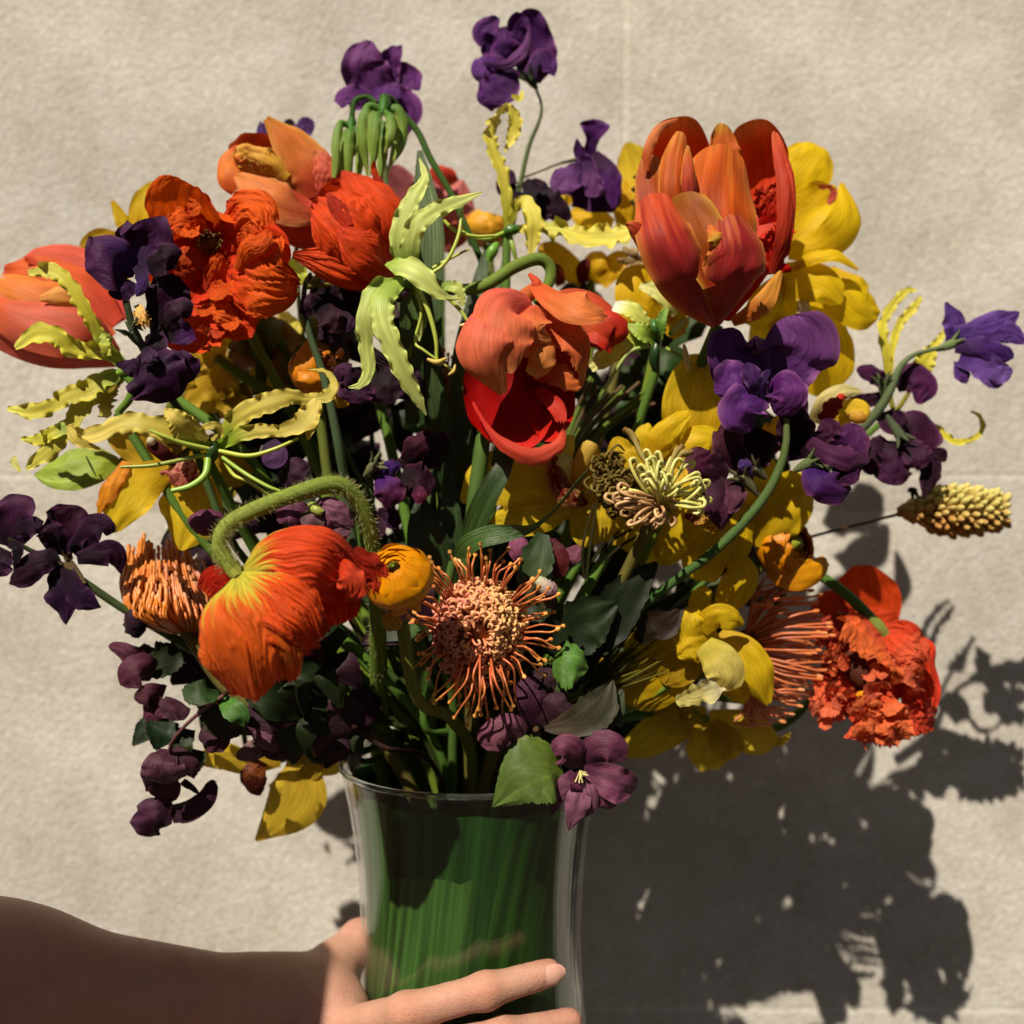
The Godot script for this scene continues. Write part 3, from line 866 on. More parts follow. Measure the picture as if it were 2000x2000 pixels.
	petal("petal", tu, [[620, 880, 6.4], [760, 900, 7.2], [870, 960, 7.2], [950, 930, 6.6]], [60, 80, 52, 10], {"cup": -0.35, "c0": hx("c03a24"), "c1": hx("d87038"), "c2": hx("de8c48"), "sj": 0.25})
	petal("petal", tu, [[560, 470, 6.4], [330, 560, 9.6], [300, 780, 10.4], [430, 1030, 9.2]], [90, 190, 195, 30], {"cup": -0.8, "c0": hx("d2605a"), "c1": hx("d96c4a"), "c2": hx("dd8a50"), "k2": 0.7, "n": Vector3(-0.25, 0.15, 1), "und": 0.03, "nu": 26, "nv": 34, "wr": 2.5, "wn": 3.0, "wt": 0.5, "ruf": 0.10, "mot": 0.2})
	petal("petal", tu, [[600, 440, 6.8], [440, 480, 9.4], [440, 700, 10.2], [480, 900, 9.6]], [80, 200, 200, 70], {"cup": -0.75, "c0": hx("d05a4c"), "c1": hx("da7048"), "c2": hx("df8e54"), "und": 0.03, "nu": 26, "nv": 34, "wr": 2.5, "wn": 3.5, "wt": 0.5, "tr": 0.2, "ruf": 0.12, "mot": 0.2})
	petal("petal", tu, [[640, 470, 7.0], [620, 560, 9.0], [640, 640, 9.2], [720, 700, 8.6]], [60, 120, 90, 20], {"cup": -0.6, "c0": hx("d0603c"), "c1": hx("da7c46"), "c2": hx("dd9450"), "ruf": 0.15, "wr": 4.0, "wn": 3.0})
	# the outside of the lowest petal shows as a lip under the dark mouth
	petal("petal", tu, [[236, 1080, 7.0], [330, 1240, 8.2], [470, 1372, 8.8], [640, 1420, 8.6], [780, 1345, 8.0], [812, 1220, 7.2]], [8, 22, 54, 66, 46, 10], {"cup": -0.8, "jag": 0.0, "sj": 0.25, "jn": 5.0, "c0": hx("c02a20"), "c1": hx("d0503a"), "c2": hx("c0402e"), "nv": 34, "ruf": 0.03})
	petal("petal", tu, [[640, 1000, 7.0], [760, 1110, 7.6], [800, 1230, 7.8]], [30, 55, 30], {"cup": 0.6, "c0": hx("b01a10"), "c1": hx("cc3a2a"), "jag": 0.2})
	tube("stem", M.stem, [[640, 450, 5.6], [715, 330, 4.6], [722, 235, 4.4], [650, 180, 4.6], [500, 230, 4.8], [300, 352, 4.8], [100, 372, 4.6], [-40, 330, 4.0], [-120, 480, 3.4], [-160, 800, 3.0]], [26, 34, 38, 40, 40, 38, 36, 32, 30, 30], {"c0": hx("5f8038"), "c1": hx("7c9e4c"), "seg": 60, "sides": 12})
	# 5: far behind
	fr(400, 0, 600)
	thing("tulip", "dusky pink and red tulip out of focus, farthest back behind the pale green lily", "tulip", P(1480, 1560, -9))
	var far5 := {"cup": -0.7, "c0": hx("b05a4c"), "c1": hx("b0646a"), "c2": hx("a86a6a"), "tr": 0.15}
	petal("petal", tu, [[1400, 1560, -10], [1300, 1300, -10.5], [1200, 1130, -10], [1150, 1040, -9.5]], [60, 130, 110, 40], far5)
	petal("petal", tu, [[1450, 1580, -11], [1480, 1300, -11], [1470, 1100, -10], [1460, 1040, -10]], [60, 150, 120, 70], mix(far5, {"c1": hx("c4402c"), "c2": hx("c03020")}))
	petal("petal", tu, [[1480, 1570, -9], [1540, 1400, -8.8], [1600, 1250, -9.2], [1620, 1130, -10]], [60, 150, 130, 40], mix(far5, {"c1": hx("bf6a68"), "c2": hx("c07068"), "n": Vector3(0.3, 0, 1)}))
	petal("petal", tu, [[1460, 1575, -8.6], [1420, 1380, -8.0], [1380, 1220, -8.4], [1330, 1100, -9]], [50, 120, 130, 60], mix(far5, {"c0": hx("b84a38")}))
	petal("petal", tu, [[1500, 1560, -8.6], [1600, 1450, -8.4], [1700, 1320, -9]], [50, 80, 30], mix(far5, {"c1": hx("b85a40")}))
	stem_to_vase(P(1480, 1560, -9.5), Vector3(0, -1, 0), 0.0033, hx("5d8a3c"))

func crumple(at: Array, n: int, spread: float, size: float, c0: Color, c1: Color, mat: Material, o := {}) -> void:
	# small crushed petal edges thrown round a point
	for i in n:
		var a := rng.randf() * TAU
		var q := sqrt(rng.randf()) * spread
		var x: float = at[0] + cos(a) * q
		var y: float = at[1] + sin(a) * q * o.get("ys", 1.0)
		var d: float = at[2] + rng.randf_range(-0.4, 0.6)
		var b := rng.randf() * TAU
		var s := size * rng.randf_range(0.6, 1.2)
		petal("crumpled_edge", mat, [[x - cos(b) * s * 0.5, y - sin(b) * s * 0.5, d - 0.5], [x, y, d + 0.2], [x + cos(b) * s * 0.6, y + sin(b) * s * 0.6, d + 0.3 + rng.randf() * 0.4]], [s * 0.25, s * 0.6, s * 0.5], {"c0": c0, "c1": c1, "ruf": 0.35, "rn": 1.3, "wr": s * 0.06, "wn": 4.0, "jag": 0.14, "cup": rng.randf_range(-0.8, 0.8), "nu": 12, "nv": 12, "tr": 0.15})

func poppies() -> void:
	var po: Material = M.poppy
	var ora := hx("ea6012"); var verm := hx("dd3c0e"); var deep := hx("b02008"); var coral := hx("ee6a42"); var yel := hx("e2d84a")
	# 1: upper left, open towards the left
	fr(0, 350, 600)
	thing("poppy", "widest vermilion crepe poppy at the upper left, open to the viewer, behind dark sweet peas", "poppy", P(1380, 560, 0))
	var pp := {"nu": 34, "nv": 40, "wr": 7.0, "wn": 7.0, "wt": 0.5, "c0": hx("c02a0a"), "c1": hx("e0400f"), "c2": hx("e65214"), "ruf": 0.10, "rn": 3.0, "jag": 0.08, "jn": 4.0, "mot": 0.15}
	petal("petal", po, [[1380, 560, -1.2], [1240, 500, -0.6], [1090, 440, 0.6], [980, 330, 2.0]], [120, 260, 270, 150], mix(pp, {"cup": 0.5, "c1": hx("c8380a"), "tr": 0.2}))
	petal("petal", po, [[1380, 560, -1.2], [1330, 330, 0.4], [1260, 150, 2.6], [1250, 34, 4.0]], [140, 320, 360, 330], mix(pp, {"cup": 0.5, "tr": 0.35, "c1": ora}))
	petal("petal", po, [[1380, 560, -1.2], [1330, 760, 0.4], [1320, 950, 2.0], [1370, 1080, 3.2]], [160, 300, 310, 190], mix(pp, {"cup": 0.5, "tr": 0.3, "n": Vector3(0, 0.1, 1)}))
	petal("petal", po, [[1380, 560, -1.2], [1540, 560, 0.6], [1680, 560, 2.4], [1780, 640, 3.4]], [160, 260, 270, 170], mix(pp, {"cup": 0.4, "tr": 0.3}))
	petal("petal", po, [[1380, 620, 0.0], [1440, 500, 1.6], [1500, 400, 2.6], [1560, 330, 3.0]], [160, 190, 190, 120], mix(pp, {"cup": -0.3, "tr": 0.2}))
	petal("petal", po, [[1380, 600, 0.4], [1490, 760, 3.0], [1590, 860, 3.8], [1640, 890, 3.6]], [100, 220, 200, 110], mix(pp, {"cup": -0.5, "tr": 0.2}))
	petal("petal", po, [[1370, 420, 0.8], [1480, 270, 3.8], [1590, 220, 5.0], [1670, 330, 5.2]], [90, 160, 170, 100], mix(pp, {"cup": -0.4, "c0": verm, "c1": ora, "wr": 12.0}))
	petal("petal", po, [[1400, 540, 1.4], [1560, 560, 4.8], [1750, 625, 5.4], [1895, 665, 4.0]], [120, 270, 265, 40], mix(pp, {"cup": -0.55, "c0": verm, "c1": ora, "c2": verm, "wr": 18.0, "wn": 8.0, "wt": 0.4, "nu": 44}))
	petal("petal", po, [[1480, 570, 4.6], [1550, 440, 5.8], [1640, 380, 6.0], [1690, 310, 5.4]], [40, 80, 85, 26], mix(pp, {"cup": -0.9, "c0": ora, "c1": ora, "nu": 20, "nv": 20}))
	petal("petal", po, [[1310, 720, 1.8], [1330, 610, 3.0], [1370, 520, 3.8], [1385, 460, 4.0]], [70, 85, 65, 12], mix(pp, {"cup": -0.8, "c0": verm, "c1": ora, "nu": 18, "nv": 20, "wr": 8.0}))
	petal("petal", po, [[1200, 640, 1.6], [1180, 520, 2.2], [1200, 420, 2.2]], [90, 110, 60], mix(pp, {"cup": -0.4, "c0": hx("c04010"), "c1": hx("c84a10"), "nu": 22, "nv": 22}))
	petal("petal", po, [[1340, 330, 1.8], [1180, 270, 3.0], [1060, 300, 3.4]], [60, 110, 60], mix(pp, {"cup": -0.6, "ruf": 0.4, "c1": ora, "nu": 22, "nv": 22}))
	petal("petal", po, [[1260, 830, 3.0], [1390, 850, 3.8], [1480, 900, 3.8]], [50, 80, 55], mix(pp, {"cup": -0.5, "ruf": 0.4, "c0": ora, "c1": ora, "nu": 20, "nv": 20}))
	crumple([1400, 800, 3.2], 9, 150, 110, hx("dc4a12"), ora, po)
	crumple([1170, 260, 3.0], 5, 90, 90, hx("dc4a12"), ora, po)
	crumple([1320, 990, 3.2], 4, 90, 70, hx("dc4a12"), hx("e65a30"), po)
	tube("seed_head", M.style, [[1310, 430, 0.2], [1310, 390, 1.6], [1308, 350, 2.0]], [50, 62, 40], {"c0": hx("4a4a20"), "c1": hx("5a4a20"), "sides": 12})
	var bf := nbuf()
	for i in 40:
		var a := rng.randf() * TAU
		var q := rng.randf_range(50, 100)
		var tip := [1310 + cos(a) * q, 400 + sin(a) * q * 0.9, 2.2 + rng.randf() * 0.5]
		tube_to(bf, [[1310 + cos(a) * 30, 410 + sin(a) * 30, 0.6], tip, [tip[0] + 5, tip[1], tip[2] + 0.1]], [3, 3, 8], {"c0": hx("7a5a18"), "c1": hx("8a6a20"), "sides": 5, "seg": 5})
	done("stamens", bf, M.style, null, "stuff")
	stem_to_vase(P(1400, 640, -0.6), Vector3(0.5, -1, -0.3), 0.0030, hx("6f9440"))
	# 2: half shut, above the middle
	fr(400, 0, 600)
	thing("poppy", "half-closed vermilion crepe poppy pointing to the upper left, beside the drooping green buds", "poppy", P(1190, 1730, 3))
	var p2 := {"nu": 34, "nv": 40, "wr": 8.0, "wn": 8.0, "wt": 0.22, "c0": hx("d03614"), "c1": hx("e24a14"), "c2": hx("d8441e"), "ruf": 0.06, "cup": -0.7, "mot": 0.15}
	petal("petal", po, [[1150, 1760, 1.6], [1000, 1500, 0.6], [860, 1330, 1.0], [720, 1200, 2.0]], [60, 200, 230, 120], mix(p2, {"cup": 0.6}))
	petal("petal", po, [[1200, 1720, 2.6], [1170, 1430, 4.4], [1030, 1210, 4.2], [868, 1078, 3.0]], [60, 165, 185, 40], mix(p2, {"tr": 0.05, "n": Vector3(0.35, 0.2, 1)}))
	petal("petal", po, [[1120, 1200, 3.4], [1080, 1120, 3.4], [1062, 1060, 3.4], [1066, 1015, 3.6]], [45, 26, 20, 10], mix(p2, {"nu": 12, "nv": 16, "wr": 6.0}))
	petal("petal", po, [[1200, 1740, 3.0], [1010, 1560, 6.0], [830, 1360, 6.2], [690, 1250, 4.8]], [55, 200, 240, 130], mix(p2, {"tr": 0.06, "jag": 0.1, "wr": 12.0}))
	petal("petal", po, [[900, 1420, 6.6], [830, 1300, 6.2], [770, 1220, 5.4]], [40, 60, 20], mix(p2, {"c1": hx("b02810"), "nu": 18, "nv": 18}))
	petal("petal", po, [[1190, 1760, 2.8], [1000, 1740, 5.2], [770, 1660, 5.4], [550, 1600, 4.4]], [50, 110, 120, 22], mix(p2, {"n": Vector3(0, -0.3, 1)}))
	petal("petal", po, [[1210, 1740, 3.2], [1100, 1640, 6.6], [960, 1530, 7.2], [840, 1430, 6.6]], [50, 150, 150, 60], mix(p2, {"n": Vector3(0.1, 0.1, 1), "c1": hx("d2400c"), "tr": 0.3}))
	tube("receptacle", M.stem, [[1170, 1690, 3.4], [1210, 1740, 3.2], [1230, 1770, 3.0]], [50, 46, 26], {"c0": hx("7c9a4c"), "c1": hx("7c9a4c")})
	stem_to_vase(P(1230, 1770, 3.0), Vector3(0.3, -1, -0.6), 0.0030, hx("6f9440"))
	# 3: the nodding one in front
	d_off = 3.0
	fr(350, 850, 600)
	thing("poppy", "large nodding poppy in front, orange with yellow base, on a hairy arched stem", "poppy", P(360, 850, 9))
	var p3 := {"nu": 64, "nv": 70, "wr": 15.0, "wn": 8.0, "wt": 0.35, "w0": 0.5, "c0": yel, "c1": hx("e0601c"), "k0": 0.14, "k1": 0.30, "sn": 0.17, "c2": hx("d8481e"), "ruf": 0.05, "rn": 2.0, "mot": 0.16, "jag": 0.05, "jn": 4.0}
	petal("petal", po, [[330, 860, 8.4], [220, 900, 8.0], [160, 1000, 7.6]], [40, 80, 60], mix(p3, {"c0": hx("c02208"), "c1": hx("c02208"), "nu": 20, "nv": 20, "wr": 5.0}))
	petal("petal", po, [[500, 900, 8.6], [800, 960, 8.4], [960, 1050, 8.6], [1010, 1200, 9.0]], [90, 230, 220, 120], mix(p3, {"c0": hx("9c1505"), "c1": hx("a81c08"), "cup": 0.5, "nu": 34, "nv": 34, "wr": 10.0}))
	petal("petal", po, [[400, 850, 9.0], [600, 705, 11.0], [900, 740, 11.6], [1110, 880, 10.6]], [30, 180, 240, 170], mix(p3, {"w2": [30, 220, 310, 230], "cup": [-0.4, -0.9, -0.9, -0.7], "n": Vector3(0.1, 0.45, 1), "c2": hx("bb3018"), "k2": 0.6, "wr": 12.0, "jag": 0.14, "c1": hx("de4a1c")}))
	petal("petal", po, [[990, 800, 11.0], [1060, 880, 11.8], [1090, 980, 11.6], [1050, 1050, 11.0]], [40, 90, 90, 30], mix(p3, {"c0": verm, "c1": hx("dc4a28"), "cup": -0.6, "nu": 24, "nv": 24, "ruf": 0.3, "wr": 8.0}))
	petal("petal", po, [[1080, 740, 10.6], [1180, 820, 10.4], [1240, 910, 10.2], [1210, 1020, 10.2]], [50, 90, 80, 40], mix(p3, {"c0": hx("b83016"), "c1": hx("b42c14"), "cup": -0.4, "nu": 26, "nv": 26, "ruf": 0.35, "rn": 3.0, "jag": 0.25, "wr": 10.0}))
	petal("petal", po, [[385, 870, 9.4], [520, 1010, 12.2], [690, 1180, 13.2], [870, 1350, 12.4]], [26, 210, 270, 130], mix(p3, {"cup": -0.5, "wr": 24.0, "wn": 10.0, "n": Vector3(0.1, 0.1, 1), "c1": hx("de5218")}))
	petal("petal", po, [[350, 885, 9.2], [240, 1090, 11.8], [330, 1370, 12.6], [470, 1690, 11.4]], [24, 190, 290, 170], mix(p3, {"cup": [-0.6, -0.75, -0.7, -0.5], "n": Vector3(-0.15, 0, 1), "tr": 0.12, "wr": 13.0, "wn": 6.0, "k1": 0.37}))
	petal("petal", po, [[370, 880, 9.4], [430, 1080, 12.2], [600, 1330, 12.8], [670, 1560, 11.6]], [22, 120, 170, 90], mix(p3, {"cup": -0.55, "wr": 12.0, "wn": 5.0, "k1": 0.4, "c1": hx("e46a1a"), "c2": hx("dd5424")}))
	var hairy := hx("8aa552")
	tube("receptacle", M.stem, [[330, 800, 9.1], [345, 850, 9.2], [370, 890, 9.4]], [44, 52, 30], {"c0": hairy, "c1": hx("9aac58"), "sides": 14})
	var way := [[1268, 2010, -2.0], [1258, 1700, -0.5], [1250, 1300, 2.6], [1235, 900, 5.4], [1190, 560, 7.2], [1090, 370, 7.8], [960, 310, 8.2], [700, 380, 8.8], [430, 490, 9.0], [290, 580, 9.0], [250, 690, 9.0], [290, 780, 9.1], [340, 850, 9.2]]
	var st := tube("stem", M.stem, way, [60, 58, 54, 50, 50, 52, 56, 54, 52, 50, 46, 48, 44], {"c0": hx("5c8038"), "c1": hx("93ab58"), "sides": 16, "seg": 90, "lump": 0.05})
	var hb := nbuf()
	var wp := PackedVector3Array()
	for q in way: wp.append(P(q[0], q[1], q[2]))
	for i in 1500:
		var t := rng.randf_range(0.12, 0.98)
		var c := crv(wp, t)
		var T := (crv(wp, t + 0.01) - c).normalized()
		var v := Vector3(rng.randfn(), rng.randfn(), rng.randfn())
		v = (v - T * v.dot(T)).normalized()
		var r := L(50, c) * 0.97
		var ln := rng.randf_range(0.0012, 0.0034)
		var e := c + v * (r + ln) + T * rng.randf_range(-0.0014, 0.0006)
		tube_to(hb, [c + v * r, e], [0.00013, 0.00004], {"metres": true, "sides": 3, "seg": 1, "c0": hx("8c8a50"), "c1": hx("a09a68")})
	done("hairs", hb, M.style, st, "stuff")
	tube("stem", M.stem, [P(1268, 2010, -2.0), P(1272, 2120, -2.6), Vector3(-0.05, -0.34, 0.0)], [0.0048, 0.005, 0.005], {"metres": true, "c0": hx("5c8038"), "c1": hx("56743a")})
	d_off = 0.0
	# 4: lower right, frilled
	fr(1200, 950, 700)
	thing("poppy", "frilled coral poppy at the lower right, hanging in front of the shadow on the wall", "poppy", P(1440, 790, 0))
	var p4 := {"nu": 34, "nv": 34, "wr": 14.0, "wn": 6.0, "c0": hx("dc4a26"), "c1": coral, "c2": hx("ee6438"), "ruf": 0.2, "rn": 3.0, "jag": 0.2, "jn": 5.0, "mot": 0.12}
	petal("petal", po, [[1420, 800, -0.6], [1280, 770, 0.2], [1180, 790, 0.8], [1140, 900, 1.2]], [40, 90, 100, 50], mix(p4, {"c0": hx("a03018"), "c1": hx("a83a22"), "cup": -0.5}))
	petal("petal", po, [[1440, 790, 0], [1560, 860, -0.2], [1640, 1060, 0.0], [1630, 1370, 0.6]], [50, 140, 130, 50], mix(p4, {"c1": hx("d83a1c"), "cup": -0.5}))
	petal("petal", po, [[1440, 800, -0.5], [1330, 960, -1.2], [1330, 1130, -0.8], [1400, 1300, 0.4]], [60, 250, 280, 220], mix(p4, {"c0": hx("8a1806"), "c1": hx("b4300f"), "cup": 0.6, "tr": 0.2}))
	petal("petal", po, [[1445, 785, 0.2], [1430, 840, 1.8], [1390, 910, 2.6], [1370, 950, 2.6]], [60, 230, 230, 170], mix(p4, {"c1": hx("ea7038"), "cup": -0.35, "wn": 10.0, "wr": 8.0, "jag": 0.35}))
	petal("petal", po, [[1450, 785, 0.2], [1560, 840, 1.8], [1640, 890, 2.2], [1705, 965, 2.0]], [50, 110, 90, 12], mix(p4, {"c1": hx("e0603c"), "cup": -0.5, "n": Vector3(0.2, 0.3, 1)}))
	petal("petal", po, [[1300, 1160, 0.6], [1380, 1220, 2.0], [1440, 1330, 2.4], [1440, 1430, 2.0]], [90, 170, 160, 70], mix(p4, {"cup": -0.5, "ruf": 0.35}))
	petal("petal", po, [[1320, 1100, 0.6], [1180, 1160, 1.8], [1080, 1230, 1.8]], [70, 110, 60], mix(p4, {"cup": -0.4, "ruf": 0.4}))
	crumple([1500, 1060, 1.8], 15, 130, 90, hx("ee6036"), hx("f47850"), po, {"ys": 1.2})
	crumple([1440, 1290, 2.2], 18, 180, 95, hx("ee6432"), hx("f47c48"), po, {"ys": 0.7})
	crumple([1190, 1160, 1.9], 10, 120, 85, hx("ec6038"), hx("f47a54"), po)
	crumple([1200, 930, 1.8], 6, 70, 70, hx("cf4020"), hx("e86a3a"), po)
	crumple([1640, 1240, 1.2], 7, 90, 90, hx("c83416"), hx("dc4a2c"), po)
	tube("seed_head", M.dry, [[1270, 900, 0.4], [1320, 1010, 1.2], [1400, 1100, 0.8]], [40, 62, 36], {"c0": hx("4a2410"), "c1": hx("3a1a0c"), "lump": 0.5, "sides": 12})
	tube("anther", M.style, [[1310, 1130, 1.6], [1345, 1120, 2.0], [1380, 1135, 2.0]], [14, 20, 12], {"c0": hx("d88a20"), "c1": hx("d88a20"), "lump": 0.5})
	tube("stem", M.stem, [[700, 1150, -2], [850, 700, -1.4], [990, 440, -0.6], [1090, 470, 0], [1260, 590, 0.6], [1380, 710, 0.5], [1445, 790, 0.3]], [22, 24, 24, 26, 30, 32, 34], {"c0": hx("3d6a2c"), "c1": hx("4f8038"), "seg": 50})
	tube("receptacle", M.stem, [[1370, 700, 0.6], [1410, 750, 0.6], [1450, 800, 0.3]], [32, 42, 34], {"c0": hx("8aa85a"), "c1": hx("8fae62")})
	stem_to_vase(P(700, 1150, -2), Vector3(-1, 0.2, 0.2), 0.0030, hx("4f7a34"))
	# 5: behind it
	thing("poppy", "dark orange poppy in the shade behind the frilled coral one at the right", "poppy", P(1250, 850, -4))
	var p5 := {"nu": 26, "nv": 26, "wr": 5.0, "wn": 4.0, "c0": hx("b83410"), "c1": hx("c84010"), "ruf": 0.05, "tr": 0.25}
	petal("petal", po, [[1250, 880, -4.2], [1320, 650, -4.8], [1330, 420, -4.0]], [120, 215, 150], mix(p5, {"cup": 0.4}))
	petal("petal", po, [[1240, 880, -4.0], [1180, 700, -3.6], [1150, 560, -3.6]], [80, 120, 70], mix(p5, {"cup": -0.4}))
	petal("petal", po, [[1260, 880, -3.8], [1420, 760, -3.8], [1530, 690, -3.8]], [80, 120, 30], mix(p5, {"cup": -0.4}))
	stem_to_vase(P(1250, 880, -4.2), Vector3(-0.6, -1, 0), 0.0030, hx("4f7a34"))

var pea_o := {}
func pe(pts: Array, w: Array, o := {}, par: Node3D = null) -> void:
	# the photograph's purples lean to plum
	var q := mix(pea_o, o)
	for k in ["c0", "c1", "ce", "c2"]:
		if q.has(k): q[k] = Color(q[k].r * 1.02, q[k].g * 0.72, q[k].b * 0.62)
	petal("petal", M.pea, pts, w, q, par)

func pea_tones(a: String, b: String, e: String) -> void:
	pea_o = {"c0": hx(a), "c1": hx(b), "ce": hx(e), "ep": 7.0, "ruf": 0.2, "rn": 1.6, "nu": 16, "nv": 20, "tr": 0.16, "mot": 0.22, "k0": 0.0, "k1": 0.7, "wr": 4.0, "wn": 4.0, "wt": 0.4}

func calyx(a: Array, b: Array, par: Node3D, c := "50613e") -> void:
	# a small green cup with pointed teeth where the bloom meets its stalk
	var A := P(a[0], a[1], a[2]); var B := P(b[0], b[1], b[2])
	var bf := nbuf()
	tube_to(bf, [A, A.lerp(B, 0.5), B], [0.0012, 0.0028, 0.0034], {"metres": true, "c0": hx(c), "c1": hx(c), "sides": 8})
	var ax := (B - A).normalized()
	var u := ax.cross(Vector3(0.2, 0.4, 0.9)).normalized()
	for i in 5:
		var v := u.rotated(ax, TAU * i / 5.0)
		tube_to(bf, [B + v * 0.003, B + v * 0.0048 + ax * 0.003, B + v * 0.007 + ax * 0.005], [0.0014, 0.001, 0.0003], {"metres": true, "c0": hx(c), "c1": hx(c), "sides": 5, "seg": 4})
	done("calyx", bf, M.stem, par)

func sweet_peas() -> void:
	var grn := hx("5f7c58"); var dkg := hx("46623c")
	var g := "sweet pea stems"
	# a: top left of the middle
	fr(400, 0, 600)
	thing("sweet_pea", "bright purple sweet pea standing above the drooping green buds at the top", "sweet pea", P(1090, 640, -4), g)
	pea_tones("43206a", "5d3288", "7a4f9c")
	var b := sub("bloom")
	pe([[1090, 680, -4.4], [1040, 500, -4.2], [1000, 380, -3.8], [1045, 255, -3.8]], [70, 145, 140, 55], {"cup": 0.3, "c1": hx("68408c")}, b)
	pe([[1100, 660, -4.4], [1150, 470, -4.2], [1185, 350, -3.6], [1240, 285, -3.8]], [50, 85, 62, 12], {"cup": 0.5}, b)
	pe([[1150, 600, -4.2], [1230, 520, -4.0], [1290, 500, -4.0], [1350, 570, -3.8]], [90, 110, 90, 30], {"cup": 0.3}, b)
	pe([[1080, 640, -3.8], [970, 610, -3.4], [880, 610, -3.4], [860, 680, -3.2]], [60, 90, 75, 20], {"cup": -0.4, "ruf": 0.3}, b)
	pe([[1090, 600, -3.6], [1200, 620, -3.2], [1280, 700, -3.4], [1270, 860, -3.8]], [50, 100, 90, 14], {"cup": -0.4, "ruf": 0.3}, b)
	pe([[1060, 560, -3.6], [1120, 590, -2.8], [1230, 590, -2.8]], [40, 90, 60], {"cup": -0.7, "c1": hx("5b3a90")}, b)
	stem_to_vase(P(1090, 660, -4.4), Vector3(0.1, -1, 0), 0.0016, grn)
	# b: three blooms on the tall stem
	fr(850, 0, 600)
	thing("sweet_pea", "tallest purple sweet pea stem, its top bloom highest of all the flowers", "sweet pea", P(530, 1180, -4), g)
	pea_tones("2e1250", "4a2478", "6c3f90")
	b = sub("bloom")
	pe([[590, 520, -4.2], [630, 340, -4.4], [610, 190, -4.0], [560, 60, -3.4]], [80, 135, 112, 80], {"cup": 0.4, "c0": hx("3a1850")}, b)
	pe([[600, 480, -3.6], [680, 380, -3.6], [720, 420, -3.6], [750, 480, -3.6]], [60, 80, 60, 14], {"cup": -0.3}, b)
	pe([[420, 420, -4.0], [350, 270, -3.6], [310, 200, -3.2], [400, 110, -3.4]], [80, 95, 85, 40], {"cup": 0.5}, b)
	pe([[480, 400, -3.6], [440, 280, -3.0], [432, 165, -3.2]], [140, 100, 16], {"cup": -0.5, "tr": 0.0}, b)
	pe([[560, 300, -3.6], [530, 180, -3.2], [580, 110, -2.8]], [60, 80, 60], {"cup": 0.6}, b)
	pe([[310, 400, -2.6], [450, 395, -2.0], [560, 310, -1.9], [596, 180, -2.2]], [12, 42, 46, 10], {"cup": -1.0, "tr": 0.0, "c1": hx("6a4590")}, b)
	pe([[480, 440, -3.2], [340, 430, -2.8], [225, 455, -2.8]], [70, 105, 60], {"cup": -0.4, "c1": hx("5a3592")}, b)
	pe([[480, 420, -2.9], [420, 520, -2.4], [340, 590, -2.4], [270, 640, -2.6]], [60, 120, 110, 50], {"cup": -0.3, "ruf": 0.35}, b)
	calyx([640, 560, -3.8], [585, 480, -3.6], b, "3c4a2c")
	tube("stalk", M.stem, [[530, 1180, -4.0], [590, 920, -4.0], [655, 760, -3.9], [668, 660, -3.9], [635, 560, -3.8]], [16, 14, 11, 9, 9], {"c0": grn, "c1": hx("5a6a50"), "seg": 30})
	b = sub("bloom")
	pe([[960, 1010, -4.2], [985, 890, -3.8], [1000, 800, -3.5], [1005, 750, -3.4]], [60, 42, 95, 80], {"cup": 0.5, "tr": 0.25}, b)
	pe([[950, 1030, -3.8], [905, 950, -3.6], [890, 870, -3.4]], [46, 36, 10], {}, b)
	pe([[980, 1010, -4.2], [1010, 1180, -4.0], [1000, 1335, -3.6]], [90, 165, 140], {"cup": -0.4, "c0": hx("251040"), "c1": hx("3a1a55")}, b)
	pe([[930, 1020, -3.3], [850, 1110, -2.8], [730, 1185, -2.8]], [30, 90, 70], {"cup": -0.3, "c1": hx("6a4a98")}, b)
	pe([[1000, 960, -3.6], [1090, 1070, -3.0], [1120, 1180, -3.0], [1120, 1310, -3.2]], [30, 70, 60, 30], {"cup": -0.5, "c0": hx("2a1238")}, b)
	pe([[950, 1010, -3.1], [985, 1120, -2.5], [1005, 1240, -2.5]], [22, 62, 60], {"cup": -0.7, "c1": hx("5f3f80"), "tr": 0.1}, b)
	tube("stalk", M.stem, [[545, 1120, -4.0], [640, 1085, -3.8], [780, 1030, -3.8], [900, 1000, -3.8]], [8, 6, 8, 14], {"c0": hx("6a5a50"), "c1": hx("59675a")})
	pea_tones("120818", "221028", "3a1c44")
	b = sub("bloom")
	pe([[500, 1240, -4.0], [450, 1160, -3.6], [480, 1070, -3.6]], [50, 75, 40], {"cup": -0.5, "c1": hx("3a2350")}, b)
	pe([[520, 1200, -3.6], [490, 1280, -3.4], [470, 1330, -3.4]], [50, 60, 40], {}, b)
	pe([[560, 1140, -3.8], [640, 1200, -3.4], [700, 1150, -3.4]], [30, 90, 40], {"cup": -0.5}, b)
	pe([[590, 1180, -3.4], [690, 1260, -2.8], [780, 1330, -2.8], [800, 1410, -3.0]], [50, 110, 90, 60], {"cup": -0.6, "ruf": 0.3}, b)
	stem_to_vase(P(525, 1190, -4), Vector3(-0.2, -1, 0), 0.0022, grn)
	# c: left, three dark blooms down one stem
	fr(0, 350, 600)
	thing("sweet_pea", "dark plum sweet pea stem with three blooms before the vermilion poppy at the left", "sweet pea", P(850, 960, 4), g)
	pea_tones("1d0c33", "35184a", "4a2a5c")
	b = sub("bloom")
	pe([[880, 600, 3.4], [900, 420, 3.4], [930, 330, 3.8], [900, 252, 4.0]], [70, 165, 165, 130], {"cup": 0.2, "c0": hx("2a1650"), "c1": hx("3d1f52")}, b)
